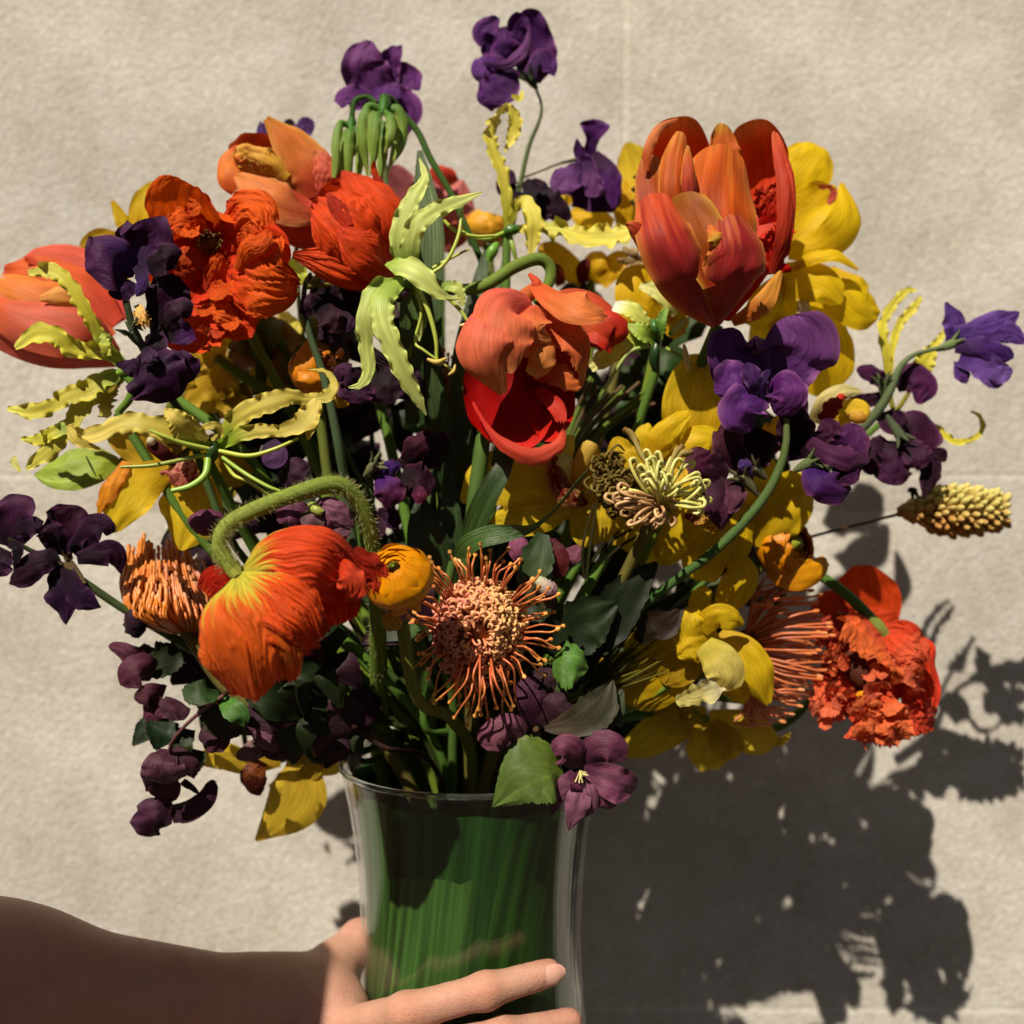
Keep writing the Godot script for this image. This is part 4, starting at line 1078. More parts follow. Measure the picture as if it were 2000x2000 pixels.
	pe([[860, 560, 4.2], [720, 500, 5.2], [620, 520, 5.4], [540, 560, 5.0]], [60, 180, 190, 110], {"cup": -0.5, "c0": hx("2c1a60"), "c1": hx("432458"), "tr": 0.25, "nu": 22, "nv": 26}, b)
	pe([[830, 640, 4.4], [760, 680, 5.0], [690, 730, 4.8]], [60, 90, 40], {"cup": -0.4}, b)
	pe([[930, 560, 4.0], [1040, 500, 4.8], [1110, 540, 4.6]], [60, 110, 80], {"cup": -0.5, "c0": hx("180a20"), "c1": hx("220e26")}, b)
	pe([[860, 540, 4.8], [890, 640, 5.2], [860, 740, 5.2]], [40, 52, 20], {"cup": -0.9, "c1": hx("3c2470")}, b)
	b = sub("bloom")
	pea_tones("150818", "240f2c", "3a1a48")
	pe([[1000, 1000, 3.0], [1030, 820, 3.4], [1060, 680, 3.8], [1100, 600, 3.8]], [70, 130, 140, 90], {"cup": -0.4}, b)
	pe([[1000, 960, 3.8], [1080, 860, 4.8], [1140, 820, 5.0], [1200, 860, 4.8]], [40, 85, 90, 50], {"cup": -0.7, "c1": hx("2c1430"), "ce": hx("4a2a60")}, b)
	pe([[1060, 1000, 4.0], [1140, 980, 4.8], [1220, 960, 4.6]], [30, 70, 70], {"cup": 0.6, "c1": hx("3d1c60")}, b)
	b = sub("bloom")
	pea_tones("1c0b26", "2f1542", "4c2c66")
	pe([[900, 1080, 4.0], [940, 1190, 5.4], [1010, 1290, 5.6], [1080, 1395, 5.0]], [60, 190, 210, 160], {"cup": -0.45, "tr": 0.2, "nu": 22, "nv": 24}, b)
	pe([[900, 1200, 5.0], [820, 1180, 5.0], [725, 1165, 4.6]], [70, 60, 8], {"cup": -0.5, "tr": 0.0}, b)
	pe([[1040, 1120, 4.6], [1140, 1180, 5.4], [1220, 1260, 5.2]], [70, 110, 90], {"cup": -0.4, "ruf": 0.3}, b)
	pe([[900, 1060, 5.0], [930, 1120, 6.0], [950, 1170, 6.0]], [40, 68, 40], {"cup": -0.9, "c1": hx("40305e")}, b)
	pe([[960, 960, 4.0], [980, 1050, 4.6], [940, 1110, 4.6]], [60, 80, 40], {"c1": hx("1c0c20")}, b)
	petal("dried_petal", M.dry, [[860, 790, 4.6], [890, 880, 5.0], [930, 960, 4.8]], [24, 45, 26], {"c0": hx("c8a560"), "c1": hx("b88a48"), "ruf": 0.5, "wr": 8.0, "jag": 0.4, "sj": 0.5})
	tube("stalk", M.stem, [[780, 680, 4.6], [800, 800, 4.8], [840, 950, 4.6], [900, 1060, 4.4], [1080, 1380, 3.0], [1150, 1480, 2.4]], [22, 22, 24, 26, 24, 24], {"c0": hx("3c4a3c"), "c1": dkg, "seg": 30})
	calyx([900, 1060, 4.6], [830, 960, 5.0], cur, "4c5e50")
	stem_to_vase(P(1150, 1480, 2.4), Vector3(0.3, -1, 0), 0.0022, dkg)
	# d: far left
	fr(0, 850, 500)
	thing("sweet_pea", "near-black sweet pea stem reaching out at the left edge, one bud below its blooms", "sweet pea", P(1250, 1500, 0), g)
	pea_tones("160a20", "2b1436", "48265a")
	b = sub("bloom")
	pe([[60, 840, 1.0], [80, 680, 1.4], [100, 540, 1.6], [110, 440, 1.4]], [80, 190, 180, 90], {"cup": 0.2, "c1": hx("3c1c46"), "nu": 20}, b)
	pe([[120, 720, 1.6], [230, 680, 2.0], [330, 650, 1.8]], [60, 90, 16], {"cup": -0.3, "ruf": 0.3}, b)
	pe([[40, 860, 1.4], [-20, 960, 1.6], [-40, 1060, 1.4]], [50, 120, 90], {}, b)
	pe([[60, 820, 1.8], [130, 860, 2.0], [110, 1000, 1.8]], [26, 46, 20], {"c1": hx("14101c")}, b)
	b = sub("bloom")
	pe([[440, 900, 0.6], [480, 760, 0.8], [560, 640, 1.0], [620, 545, 1.0]], [90, 180, 170, 110], {"cup": 0.3, "nu": 20, "c1": hx("2f1030")}, b)
	pe([[460, 900, 1.2], [380, 740, 2.0], [350, 680, 2.0]], [50, 110, 60], {"cup": -0.4}, b)
	pe([[540, 880, 1.0], [680, 720, 1.6], [790, 700, 1.6], [810, 760, 1.4]], [60, 110, 90, 30], {"cup": -0.3}, b)
	pe([[580, 930, 1.4], [740, 900, 1.8], [860, 900, 1.8], [915, 1050, 1.4]], [50, 90, 100, 16], {"cup": -0.4, "c1": hx("2a1030")}, b)
	pe([[440, 900, 1.4], [300, 960, 1.8], [160, 1060, 1.8], [70, 1120, 1.4]], [60, 100, 100, 30], {"cup": -0.4, "c1": hx("261026")}, b)
	pe([[430, 980, 1.0], [450, 1180, 1.4], [480, 1300, 1.2], [500, 1430, 1.0]], [50, 125, 90, 20], {"cup": -0.5, "c1": hx("2a1440"), "ruf": 0.3}, b)
	pe([[480, 960, 1.2], [560, 1180, 1.6], [660, 1260, 1.6], [765, 1300, 1.4]], [40, 90, 80, 12], {"cup": -0.4, "c1": hx("2a1440")}, b)
	calyx([640, 1120, 1.2], [500, 960, 1.0], b, "6a604c")
	tube("bud", M.pea, [[1020, 1310, 1.0], [1020, 1380, 1.4], [1025, 1450, 1.3], [1030, 1510, 1.0]], [30, 80, 78, 36], {"c0": hx("2c1a26"), "c1": hx("33202a"), "sides": 14, "lump": 0.25})
	tube("stalk", M.stem, [[60, 780, 1.4], [230, 870, 1.2], [450, 980, 0.9], [680, 1140, 0.8], [900, 1290, 0.6], [1120, 1420, 0.4], [1260, 1500, 0.2]], [16, 18, 24, 30, 30, 32, 34], {"c0": hx("26301c"), "c1": hx("4c6a40"), "seg": 36})
	stem_to_vase(P(1260, 1500, 0.2), Vector3(0.8, -0.5, 0), 0.0028, dkg)
	# e: right of the middle, two stems
	fr(1300, 550, 700)
	thing("sweet_pea", "violet sweet pea with maroon blooms below it, on a curved stem under the largest tulip", "sweet pea", P(640, 900, 6), g)
	pea_tones("351668", "58318c", "7e5a9e")
	b = sub("bloom")
	pe([[540, 640, 5.4], [640, 440, 6.0], [690, 330, 6.6], [620, 205, 6.6]], [60, 190, 225, 130], {"cup": 0.15, "ruf": 0.25, "c1": hx("64408f"), "nu": 26, "nv": 30, "wr": 7.0, "wn": 6.0}, b)
	pe([[530, 640, 5.2], [420, 470, 6.0], [340, 370, 6.4], [370, 250, 6.4]], [50, 170, 130, 70], {"cup": 0.2, "ruf": 0.2, "nu": 22, "nv": 26, "wr": 6.0}, b)
	pe([[540, 640, 5.8], [420, 560, 7.0], [340, 560, 7.0], [265, 590, 6.4]], [50, 130, 130, 60], {"cup": -0.2, "nu": 22, "nv": 26, "wr": 5.0}, b)
	pe([[520, 560, 6.6], [450, 640, 7.4], [420, 720, 7.4], [450, 812, 6.8]], [60, 130, 130, 70], {"cup": -0.25, "nu": 20, "wr": 5.0}, b)
	pe([[560, 560, 6.4], [640, 560, 7.4], [650, 640, 7.4], [600, 720, 6.8]], [40, 110, 110, 60], {"cup": -0.4, "c0": hx("4a1a70"), "c1": hx("5c3082"), "nu": 20}, b)
	pe([[560, 640, 6.6], [490, 540, 7.6], [430, 440, 7.6]], [30, 60, 40], {"cup": -0.6, "c0": hx("2c1450"), "c1": hx("432870")}, b)
	pe([[540, 690, 6.8], [520, 560, 7.4], [560, 470, 7.2]], [24, 40, 16], {"cup": -0.7, "c0": hx("24104a"), "c1": hx("2e1858")}, b)
	pea_tones("260f24", "401f3c", "5c3a58")
	b = sub("bloom")
	pe([[420, 1000, 5.6], [340, 900, 6.0], [350, 800, 6.2], [320, 735, 6.0]], [70, 90, 80, 30], {"cup": -0.4, "c1": hx("46263c")}, b)
	pe([[430, 1000, 5.2], [480, 880, 5.2], [500, 790, 5.2]], [80, 130, 90], {"c0": hx("1a0a18"), "c1": hx("220e1e")}, b)
	pe([[330, 1060, 5.8], [230, 1000, 6.4], [190, 960, 6.4], [250, 925, 6.2]], [60, 95, 80, 40], {"cup": -0.3, "c1": hx("441c3c")}, b)
	pe([[330, 1060, 6.0], [290, 1180, 6.6], [300, 1260, 6.6], [300, 1340, 6.2]], [80, 110, 70, 26], {"cup": -0.6, "c1": hx("48284a")}, b)
	pe([[360, 1060, 6.4], [380, 1150, 7.0], [340, 1250, 7.0]], [40, 60, 30], {"cup": -0.3, "c1": hx("5a3a56")}, b)
	pe([[430, 1080, 6.4], [430, 1000, 7.0], [400, 960, 7.0]], [40, 46, 20], {"c1": hx("4a3c8c")}, b)
	calyx([500, 1150, 6.2], [410, 1050, 6.8], b, "6a6c5c")
	calyx([540, 1060, 6.2], [480, 1010, 6.6], b, "55564a")
	b = sub("bloom")
	pea_tones("200c24", "3c1a4c", "5c3a64")
	pe([[720, 960, 5.2], [700, 800, 5.6], [710, 700, 5.8], [760, 605, 5.6]], [80, 110, 80, 20], {"cup": -0.3, "c0": hx("180a18"), "c1": hx("230f2c")}, b)
	pe([[760, 960, 5.6], [860, 860, 5.6], [880, 800, 5.6], [850, 740, 5.4]], [60, 90, 70, 40], {"cup": 0.3, "c1": hx("3a1440")}, b)
	pe([[900, 980, 6.0], [980, 900, 6.6], [1000, 830, 6.6], [980, 765, 6.4]], [90, 105, 85, 50], {"cup": 0.3, "c1": hx("4a2262")}, b)
	pe([[770, 860, 6.4], [900, 930, 7.6], [1010, 960, 7.6], [1100, 960, 6.8]], [40, 70, 70, 20], {"cup": -0.8, "c0": hx("3c1a44"), "c1": hx("4e2a5c")}, b)
	pe([[790, 980, 6.4], [840, 1060, 7.4], [920, 1120, 7.4], [1000, 1110, 7.0]], [60, 110, 100, 40], {"cup": -0.5, "c0": hx("341a70"), "c1": hx("3c1a5c")}, b)
	pe([[900, 1000, 6.8], [980, 1010, 7.4], [1060, 980, 7.0]], [40, 90, 40], {"cup": -0.4, "c1": hx("3c1450")}, b)
	calyx([690, 1020, 6.2], [790, 970, 6.6], b, "6a8060")
	tube("stalk", M.stem, [[650, 740, 6.4], [650, 860, 6.6], [620, 990, 6.6], [540, 1150, 6.5], [400, 1320, 6.4], [230, 1480, 6.2], [80, 1590, 5.8], [-180, 1790, 4.6]], [16, 20, 24, 26, 27, 27, 26, 25], {"c0": hx("5f7850"), "c1": hx("3e6a3a"), "seg": 50})
	stem_to_vase(P(-180, 1790, 4.6), Vector3(-0.8, -0.6, -0.1), 0.0032, hx("3e6238"))
	# f: far right, seen from behind
	thing("sweet_pea", "sweet pea stem at the far right with a blue-violet bloom above two maroon ones", "sweet pea", P(1060, 800, -3), g)
	pea_tones("3c2480", "5540a0", "6c58b0")
	b = sub("bloom")
	pe([[1560, 330, -0.8], [1560, 220, -0.6], [1510, 110, -0.6]], [50, 65, 6], {"cup": -0.4, "tr": 0.0}, b)
	pe([[1560, 300, -0.6], [1680, 270, 0.0], [1800, 230, 0.0], [1910, 165, -0.4]], [60, 72, 80, 26], {"cup": -0.4}, b)
	pe([[1700, 300, -0.4], [1840, 270, 0.0], [1940, 330, 0.0]], [40, 60, 30], {"cup": -0.4, "c0": hx("3a2270")}, b)
	pe([[1560, 350, -0.4], [1680, 350, 0.4], [1800, 380, 0.4], [1880, 400, 0.0]], [40, 70, 75, 40], {"cup": -0.9, "c0": hx("382860"), "c1": hx("3c2478")}, b)
	pe([[1580, 420, -0.4], [1680, 440, 0.2], [1760, 500, 0.2], [1800, 570, 0.0]], [40, 70, 80, 50], {"cup": 0.2, "c1": hx("6a56b4")}, b)
	pe([[1580, 430, -0.6], [1600, 500, -0.2], [1620, 550, -0.2]], [30, 45, 14], {"c1": hx("4a2a80")}, b)
	pe([[1720, 440, 0.0], [1800, 490, 0.4], [1870, 480, 0.2]], [40, 60, 30], {"c1": hx("6a5ab8")}, b)
	calyx([1460, 370, -0.8], [1560, 330, -0.6], b, "7a9a70")
	b = sub("bloom")
	pea_tones("26102c", "461f50", "5c3468")
	pe([[1200, 560, -0.8], [1120, 500, -0.4], [1030, 470, -0.4]], [40, 50, 30], {"cup": -0.4}, b)
	pe([[1240, 560, -0.8], [1330, 520, -0.4], [1390, 570, -0.4], [1360, 660, -0.6]], [40, 85, 80, 40], {"cup": -0.3, "c1": hx("502660")}, b)
	pe([[1200, 620, -0.8], [1080, 640, -0.6], [960, 650, -0.6]], [30, 40, 20], {"c1": hx("241028")}, b)
	calyx([1180, 640, -0.4], [1170, 540, 0.0], b, "5a6c58")
	b = sub("bloom")
	pe([[1240, 820, -0.8], [1340, 800, -0.4], [1400, 860, -0.4], [1420, 920, -0.4]], [60, 110, 110, 50], {"cup": -0.4, "c1": hx("3c1a40")}, b)
	pe([[1200, 860, -0.6], [1130, 940, 0.0], [1090, 1040, 0.0]], [60, 90, 50], {"cup": -0.4, "c1": hx("2c1230")}, b)
	pe([[1240, 860, -0.4], [1240, 980, 0.2], [1230, 1100, 0.2]], [70, 110, 90], {"cup": -0.5, "c1": hx("3a1c44"), "ruf": 0.35}, b)
	pe([[1300, 880, -0.2], [1370, 940, 0.4], [1420, 980, 0.4]], [60, 80, 40], {"cup": -0.4, "c1": hx("3a1c40")}, b)
	pe([[1380, 940, -0.6], [1430, 1000, -0.2], [1420, 1080, -0.2], [1385, 1170, -0.2]], [60, 70, 50, 10], {"cup": -0.4, "c1": hx("220e20")}, b)
	pe([[1420, 960, -0.4], [1480, 940, -0.2], [1510, 970, -0.2]], [36, 46, 14], {"c1": hx("26101e")}, b)
	pe([[1180, 700, -0.6], [1220, 760, 0.0], [1300, 740, 0.0]], [50, 70, 50], {"c1": hx("301438")}, b)
	calyx([1190, 720, -0.2], [1270, 840, 0.2], b, "5a6c60")
	tube("stalk", M.stem, [[940, 900, -0.4], [1060, 790, -0.2], [1150, 690, 0.0], [1215, 580, 0.2], [1260, 470, 0.2], [1320, 405, 0.0], [1400, 375, -0.4], [1530, 345, -0.7]], [26, 26, 26, 22, 18, 14, 13, 12], {"c0": hx("4a5a48"), "c1": hx("789478"), "seg": 40})
	stem_to_vase(P(940, 900, -3.6), Vector3(-0.8, -1, 0.2), 0.0030, hx("4a5a48"))
	# g: in the heart of the bouquet
	fr(400, 500, 500)
	thing("sweet_pea", "blackish plum sweet pea under the half-closed poppy, beside a tall blue-green stem", "sweet pea", P(820, 540, 3), g)
	pea_tones("100612", "1c0c1e", "38203e")
	b = sub("bloom")
	pe([[900, 420, 3.0], [960, 280, 3.2], [1000, 190, 3.2], [960, 110, 3.0]], [90, 200, 220, 120], {"cup": 0.2, "nu": 20}, b)
	pe([[900, 400, 3.6], [820, 360, 4.4], [770, 380, 4.4], [760, 460, 4.2]], [60, 90, 70, 40], {"cup": -0.6, "c1": hx("2e1832")}, b)
	pe([[960, 400, 3.4], [1120, 380, 3.6], [1230, 360, 3.4]], [90, 150, 110], {"cup": -0.3}, b)
	pe([[880, 380, 4.4], [930, 450, 5.2], [960, 520, 5.2], [940, 580, 5.0]], [70, 115, 90, 40], {"cup": -0.6, "c1": hx("3a2438"), "ruf": 0.35}, b)
	pe([[1000, 440, 4.4], [1070, 500, 5.0], [1090, 570, 5.0]], [50, 75, 50], {"cup": -0.6, "c1": hx("2f1a40"), "ruf": 0.35}, b)
	pe([[930, 520, 4.4], [940, 610, 4.8], [950, 672, 4.6]], [70, 110, 70], {"cup": -0.4, "c1": hx("28122a")}, b)
	pe([[1080, 480, 3.8], [1140, 520, 4.0], [1160, 540, 4.0]], [40, 60, 30], {"c1": hx("48285a")}, b)
	calyx([770, 240, 3.4], [860, 190, 3.8], b, "7a8c48")
	tube("stalk", M.stem, [[800, 130, 3.2], [755, 220, 3.4], [755, 420, 3.8], [800, 620, 4.2], [880, 850, 4.4], [950, 1130, 4.6], [1010, 1430, 4.4], [1050, 1660, 3.8]], [14, 18, 22, 26, 30, 32, 36, 36], {"c0": hx("3a4a34"), "c1": hx("4f6e58"), "seg": 50})
	b = sub("bloom")
	pe([[1240, 830, 3.0], [1260, 760, 3.2], [1300, 700, 3.2]], [150, 200, 120], {"c1": hx("1a0c1a"), "cup": 0.2}, b)
	pe([[1240, 880, 3.4], [1120, 900, 4.4], [1040, 880, 4.4], [1010, 950, 4.2]], [60, 100, 80, 40], {"cup": -0.7, "c1": hx("3a1a42")}, b)
	pe([[1200, 900, 3.4], [1140, 1000, 4.2], [1120, 1110, 4.2]], [90, 150, 110], {"cup": -0.4, "c1": hx("30143a"), "ce": hx("5c2c60")}, b)
	pe([[1280, 880, 3.4], [1350, 980, 4.0], [1380, 1120, 4.0]], [90, 150, 90], {"cup": -0.3, "c1": hx("1c0a1e"), "ce": hx("44204c")}, b)
	pe([[1380, 880, 3.2], [1520, 960, 3.4], [1640, 1040, 3.2]], [80, 130, 50], {"c1": hx("1e0c22")}, b)
	stem_to_vase(P(1050, 1660, 3.8), Vector3(0.1, -1, 0), 0.0030, hx("46604c"))
	thing("sweet_pea", "shiny plum sweet pea low in the middle, a grey-green calyx at its left", "sweet pea", P(1240, 1640, 5), g)
	pea_tones("180818", "2c1028", "502848")
	b = sub("bloom")
	pe([[1500, 1620, 4.6], [1640, 1500, 5.0], [1760, 1440, 5.2], [1850, 1460, 5.0]], [90, 150, 130, 50], {"cup": -0.4, "c1": hx("280f26"), "ruf": 0.35, "nu": 20}, b)
	pe([[1520, 1560, 5.0], [1600, 1440, 5.8], [1680, 1370, 5.8]], [70, 110, 50], {"cup": -0.6, "c1": hx("3a1832"), "ruf": 0.4}, b)
	pe([[1480, 1660, 5.0], [1620, 1700, 5.4], [1740, 1700, 5.2]], [90, 150, 60], {"cup": -0.4, "c1": hx("260c24")}, b)
	pe([[1560, 1740, 5.4], [1620, 1800, 5.8], [1600, 1870, 5.6]], [40, 60, 30], {"cup": -0.4, "c1": hx("70305e")}, b)
	pe([[1300, 1640, 5.4], [1360, 1720, 6.4], [1390, 1800, 6.6], [1390, 1900, 6.2]], [50, 115, 130, 60], {"cup": -0.5, "c0": hx("3c2080"), "c1": hx("4c2350"), "nu": 20}, b)
	pe([[1320, 1600, 5.6], [1410, 1590, 6.6], [1480, 1580, 6.4]], [50, 72, 40], {"cup": -0.9, "c0": hx("36207c"), "c1": hx("3a2070"), "wr": 0.0}, b)
	calyx([1200, 1660, 5.4], [1290, 1570, 6.0], b, "74806a")
	b = sub("bloom")
	pe([[1300, 1960, 4.6], [1400, 1980, 5.2], [1440, 2060, 5.2]], [60, 80, 40], {"c1": hx("321848")}, b)
	pe([[1260, 1980, 4.6], [1300, 2060, 5.2], [1260, 2140, 5.0]], [50, 70, 30], {"c1": hx("28102c")}, b)
	stem_to_vase(P(1240, 1660, 5.0), Vector3(0, -1, -0.2), 0.0022, dkg)
	fr(400, 0, 600)
	thing("sweet_pea", "small violet sweet pea peeping out behind the upper left tulip", "sweet pea", P(560, 900, -6), g)
	pea_tones("402880", "5c4aa0", "7060b0")
	b = sub("bloom")
	pe([[560, 980, -6.5], [440, 900, -6.5], [380, 830, -6.4], [345, 765, -6.4]], [60, 100, 60, 12], {}, b)
	pe([[560, 980, -6.5], [600, 850, -6.4], [640, 800, -6.4], [670, 850, -6.3]], [40, 60, 60, 20], {"c1": hx("442a72")}, b)
	pe([[520, 900, -6.4], [530, 800, -6.3], [535, 745, -6.3]], [40, 40, 20], {"c1": hx("1c1020")}, b)
	stem_to_vase(P(560, 980, -6.5), Vector3(0, -1, 0), 0.0016, grn)

var lil_o := {}
func gl(pts: Array, w: Array, o := {}) -> void:
	petal("petal", M.lily, pts, w, mix(lil_o, o))

func lil_tones(a: String, b: String, c: String) -> void:
	lil_o = {"c0": hx(a), "c1": hx(b), "c2": hx(c), "k0": 0.05, "k1": 0.35, "k2": 0.7, "ruf": 0.68, "rn": 6.8, "rp": 5.0, "nu": 22, "nv": 80, "lat": 0.16, "mot": 0.14, "und": 0.05, "cup": 0.3}

func stamen(pts: Array, r: float, anther := true, c := "a9b84e") -> void:
	var n := pts.size()
	var o := tube("stamen", M.style, pts, [r, r, r * 0.7], {"c0": hx(c), "c1": hx(c), "sides": 6, "seg": 14})
	if anther:
		var e: Array = pts[n - 1]
		var p: Array = pts[n - 2]
		var v := Vector2(e[0] - p[0], e[1] - p[1]).normalized() * r * 5.0
		tube("anther", M.style, [[e[0] - v.y * 0.8, e[1] + v.x * 0.8, e[2]], [e[0] + v.x * 0.3, e[1] + v.y * 0.3, e[2] + 0.1], [e[0] + v.y * 0.8, e[1] - v.x * 0.8, e[2]]], [r * 0.7, r * 1.3, r * 0.6], {"c0": hx("c8b45a"), "c1": hx("b8a048"), "sides": 6}, o)

func lilies() -> void:
	var g := "climbing lily stems"
	var grn := hx("55803a")
	# 1: pale green, in the middle
	fr(500, 300, 600)
	thing("climbing_lily", "pale green climbing lily with curled-back wavy petals in the middle of the bouquet", "lily", P(960, 810, 7), g)
	lil_tones("9cb84c", "c6d472", "d2dc80")
	gl([[960, 780, 6.2], [905, 600, 6.8], [915, 430, 7.0], [1000, 260, 6.8], [1060, 150, 6.4], [1028, 30, 6.0]], [40, 62, 60, 52, 30, 5], {"cup": -0.10, "rn": 8.5, "ruf": 0.47})
	gl([[980, 780, 6.4], [965, 600, 7.2], [1010, 450, 7.6], [1120, 360, 7.4], [1270, 300, 7.0], [1425, 243, 6.6]], [40, 62, 64, 52, 40, 5], {"cup": -0.20, "rn": 6.8, "ruf": 0.41})
	gl([[815, 690, 6.4], [900, 700, 7.4], [1020, 750, 8.0], [1130, 860, 8.0], [1220, 905, 7.6], [1320, 910, 7.2]], [14, 66, 78, 48, 22, 5], {"cup": -0.10, "ruf": 0.25, "rn": 5.1, "n": Vector3(0, 0.3, 1)})
	gl([[930, 800, 6.6], [770, 860, 7.6], [690, 1010, 7.8], [690, 1200, 7.4], [705, 1360, 7.2], [660, 1450, 7.0], [580, 1472, 6.8]], [30, 72, 58, 48, 44, 26, 4], {"cup": -0.20, "ruf": 0.54, "rn": 6.8})
	gl([[930, 800, 6.9], [800, 900, 8.4], [800, 1060, 8.8], [860, 1220, 8.8], [930, 1380, 8.6], [1010, 1530, 8.2], [1072, 1645, 7.8]], [36, 80, 74, 70, 62, 40, 4], {"cup": -0.45, "ruf": 0.68, "rn": 7.6})
	gl([[1000, 830, 6.6], [1060, 1000, 6.6], [1020, 1180, 6.2]], [16, 26, 10], {"c1": hx("7a8a3c")})
	tube("hub", M.style, [[930, 860, 6.8], [965, 815, 7.2], [1000, 790, 7.2]], [22, 30, 20], {"c0": hx("2c4020"), "c1": hx("4a6a30")})
	stamen([[1000, 820, 7.0], [1080, 980, 7.4], [1130, 1160, 7.4], [1137, 1290, 7.2]], 15)
	stamen([[990, 830, 6.8], [1040, 1000, 6.8], [1000, 1180, 6.6], [1060, 1240, 6.8], [1230, 1360, 6.8]], 10)
	stamen([[1010, 800, 6.6], [1180, 700, 6.8], [1270, 530, 6.8], [1290, 400, 6.6], [1300, 320, 6.4]], 13, false)
	stamen([[1040, 760, 6.4], [1200, 670, 6.4], [1340, 600, 6.2]], 11, false)
	stamen([[1180, 420, 6.4], [1260, 490, 6.4], [1380, 520, 6.2], [1500, 515, 6.0]], 13, false)
	stamen([[1200, 900, 7.0], [1280, 980, 7.0], [1330, 1050, 7.0]], 14)
	gl([[1190, 830, 6.4], [1270, 850, 6.6], [1300, 960, 6.4]], [30, 40, 16], {"ruf": 0.2})
	tube("anther", M.style, [[890, 920, 6.8], [920, 890, 7.2], [960, 860, 7.0]], [20, 30, 16], {"c0": hx("2a1024"), "c1": hx("30142a")})
	stem_to_vase(P(970, 810, 6.4), Vector3(0.1, -0.2, -1), 0.0026, grn)
	# 2: yellow, above the middle
	fr(850, 0, 600)
	thing("climbing_lily", "yellow climbing lily above the nodding tulip, one twisted petal straight up", "lily", P(450, 1450, 1), g)
	lil_tones("b0b030", "dcd04e", "e6dc6a")
	gl([[455, 1440, 0.8], [450, 1280, 1.2], [430, 1100, 1.4], [375, 960, 1.4], [345, 840, 1.2], [400, 720, 1.0], [455, 660, 0.6]], [22, 34, 44, 56, 44, 36, 14], {"ruf": 0.74, "rn": 8.5, "cup": -0.10, "tw": [0, 0, 20, 40, 30, 60, 80]})
	gl([[440, 650, 0.6], [500, 740, 0.4], [490, 850, 0.2], [435, 960, 0.4]], [16, 44, 40, 5], {"ruf": 0.68, "rn": 5.1, "c0": hx("d8cc50")})
	gl([[480, 600, 0.4], [530, 620, 0.2], [550, 570, 0.0]], [12, 22, 6], {"ruf": 0.2, "c0": hx("d8cc50")})
	gl([[470, 1400, 1.2], [520, 1280, 1.8], [580, 1280, 2.2], [620, 1400, 2.4], [612, 1500, 2.2], [600, 1600, 2.0]], [20, 36, 46, 62, 48, 18], {"ruf": 0.74, "rn": 5.8, "cup": 0.10})
	gl([[640, 1420, 1.0], [780, 1450, 1.6], [920, 1490, 1.8], [1080, 1490, 1.8], [1180, 1470, 1.8], [1280, 1410, 1.6]], [40, 60, 66, 84, 70, 26], {"ruf": 0.81, "rn": 6.1, "cup": 0.20, "n": Vector3(0, 0.3, 1), "cm": hx("c2c028")})
	gl([[460, 1440, 0.6], [560, 1440, 1.0], [660, 1430, 1.2]], [20, 30, 36], {"ruf": 0.1})
	tube("hub", M.style, [[420, 1480, 0.6], [470, 1450, 1.2], [520, 1440, 1.0]], [18, 36, 18], {"c0": hx("2c541c"), "c1": hx("44702a"), "lump": 0.4})
	stamen([[440, 1460, 1.0], [330, 1500, 1.4], [230, 1490, 1.4], [160, 1450, 1.4]], 14, false, "9eb848")
	stamen([[470, 1480, 1.0], [490, 1560, 1.2], [510, 1640, 1.0]], 16, false, "86a040")
	tube("bud", M.style, [[390, 1530, 1.0], [360, 1580, 1.4], [340, 1640, 1.2]], [16, 36, 18], {"c0": hx("6a9a3a"), "c1": hx("5c8c30")})
	stem_to_vase(P(450, 1470, 0.8), Vector3(0, -1, 0.1), 0.0026, grn)
	# 3: yellow, lower left
	fr(400, 500, 500)
	thing("climbing_lily", "golden climbing lily above the arched hairy poppy stem, dark green hub in the centre", "lily", P(60, 1450, 6), g)
	lil_tones("93b030", "cbb94e", "d8c458")
	gl([[100, 1450, 6.2], [190, 1270, 7.0], [340, 1160, 7.6], [500, 1100, 8.0], [640, 1060, 8.0], [760, 1080, 7.8], [860, 1060, 7.6]], [26, 64, 78, 80, 62, 46, 40], {"ruf": 0.47, "rn": 8.5, "cup": 0.00, "k1": 0.3})
	gl([[110, 1450, 6.4], [260, 1350, 7.4], [420, 1320, 7.8], [560, 1320, 8.0], [700, 1280, 8.2], [790, 1200, 8.2], [850, 1080, 8.0]], [24, 56, 56, 48, 70, 90, 30], {"ruf": 0.54, "rn": 7.8, "cup": 0.20})
	gl([[830, 1080, 7.8], [910, 1060, 8.0], [970, 1000, 7.8], [960, 920, 7.6], [890, 865, 7.4], [780, 852, 7.2]], [30, 50, 40, 26, 18, 5], {"ruf": 0.47, "rn": 5.1, "c0": hx("cbbd56")})
	gl([[780, 1390, 8.0], [790, 1330, 8.2], [840, 1270, 8.2]], [6, 30, 24], {"c0": hx("d8c458"), "ruf": 0.1})
	fr(0, 350, 600)
	gl([[1330, 1690, 6.0], [1220, 1640, 6.8], [1080, 1580, 7.2], [900, 1540, 7.4], [760, 1540, 7.2], [620, 1600, 7.0], [500, 1620, 6.8], [420, 1570, 6.6]], [26, 60, 76, 72, 66, 56, 44, 8], {"ruf": 0.74, "rn": 6.8, "cup": 0.10, "n": Vector3(0, 0.3, 1)})
	gl([[1280, 1660, 6.4], [1170, 1570, 7.4], [1100, 1500, 7.6], [1030, 1450, 7.2]], [50, 90, 62, 14], {"ruf": 0.2, "cup": 0.10, "c0": hx("cfc058")})
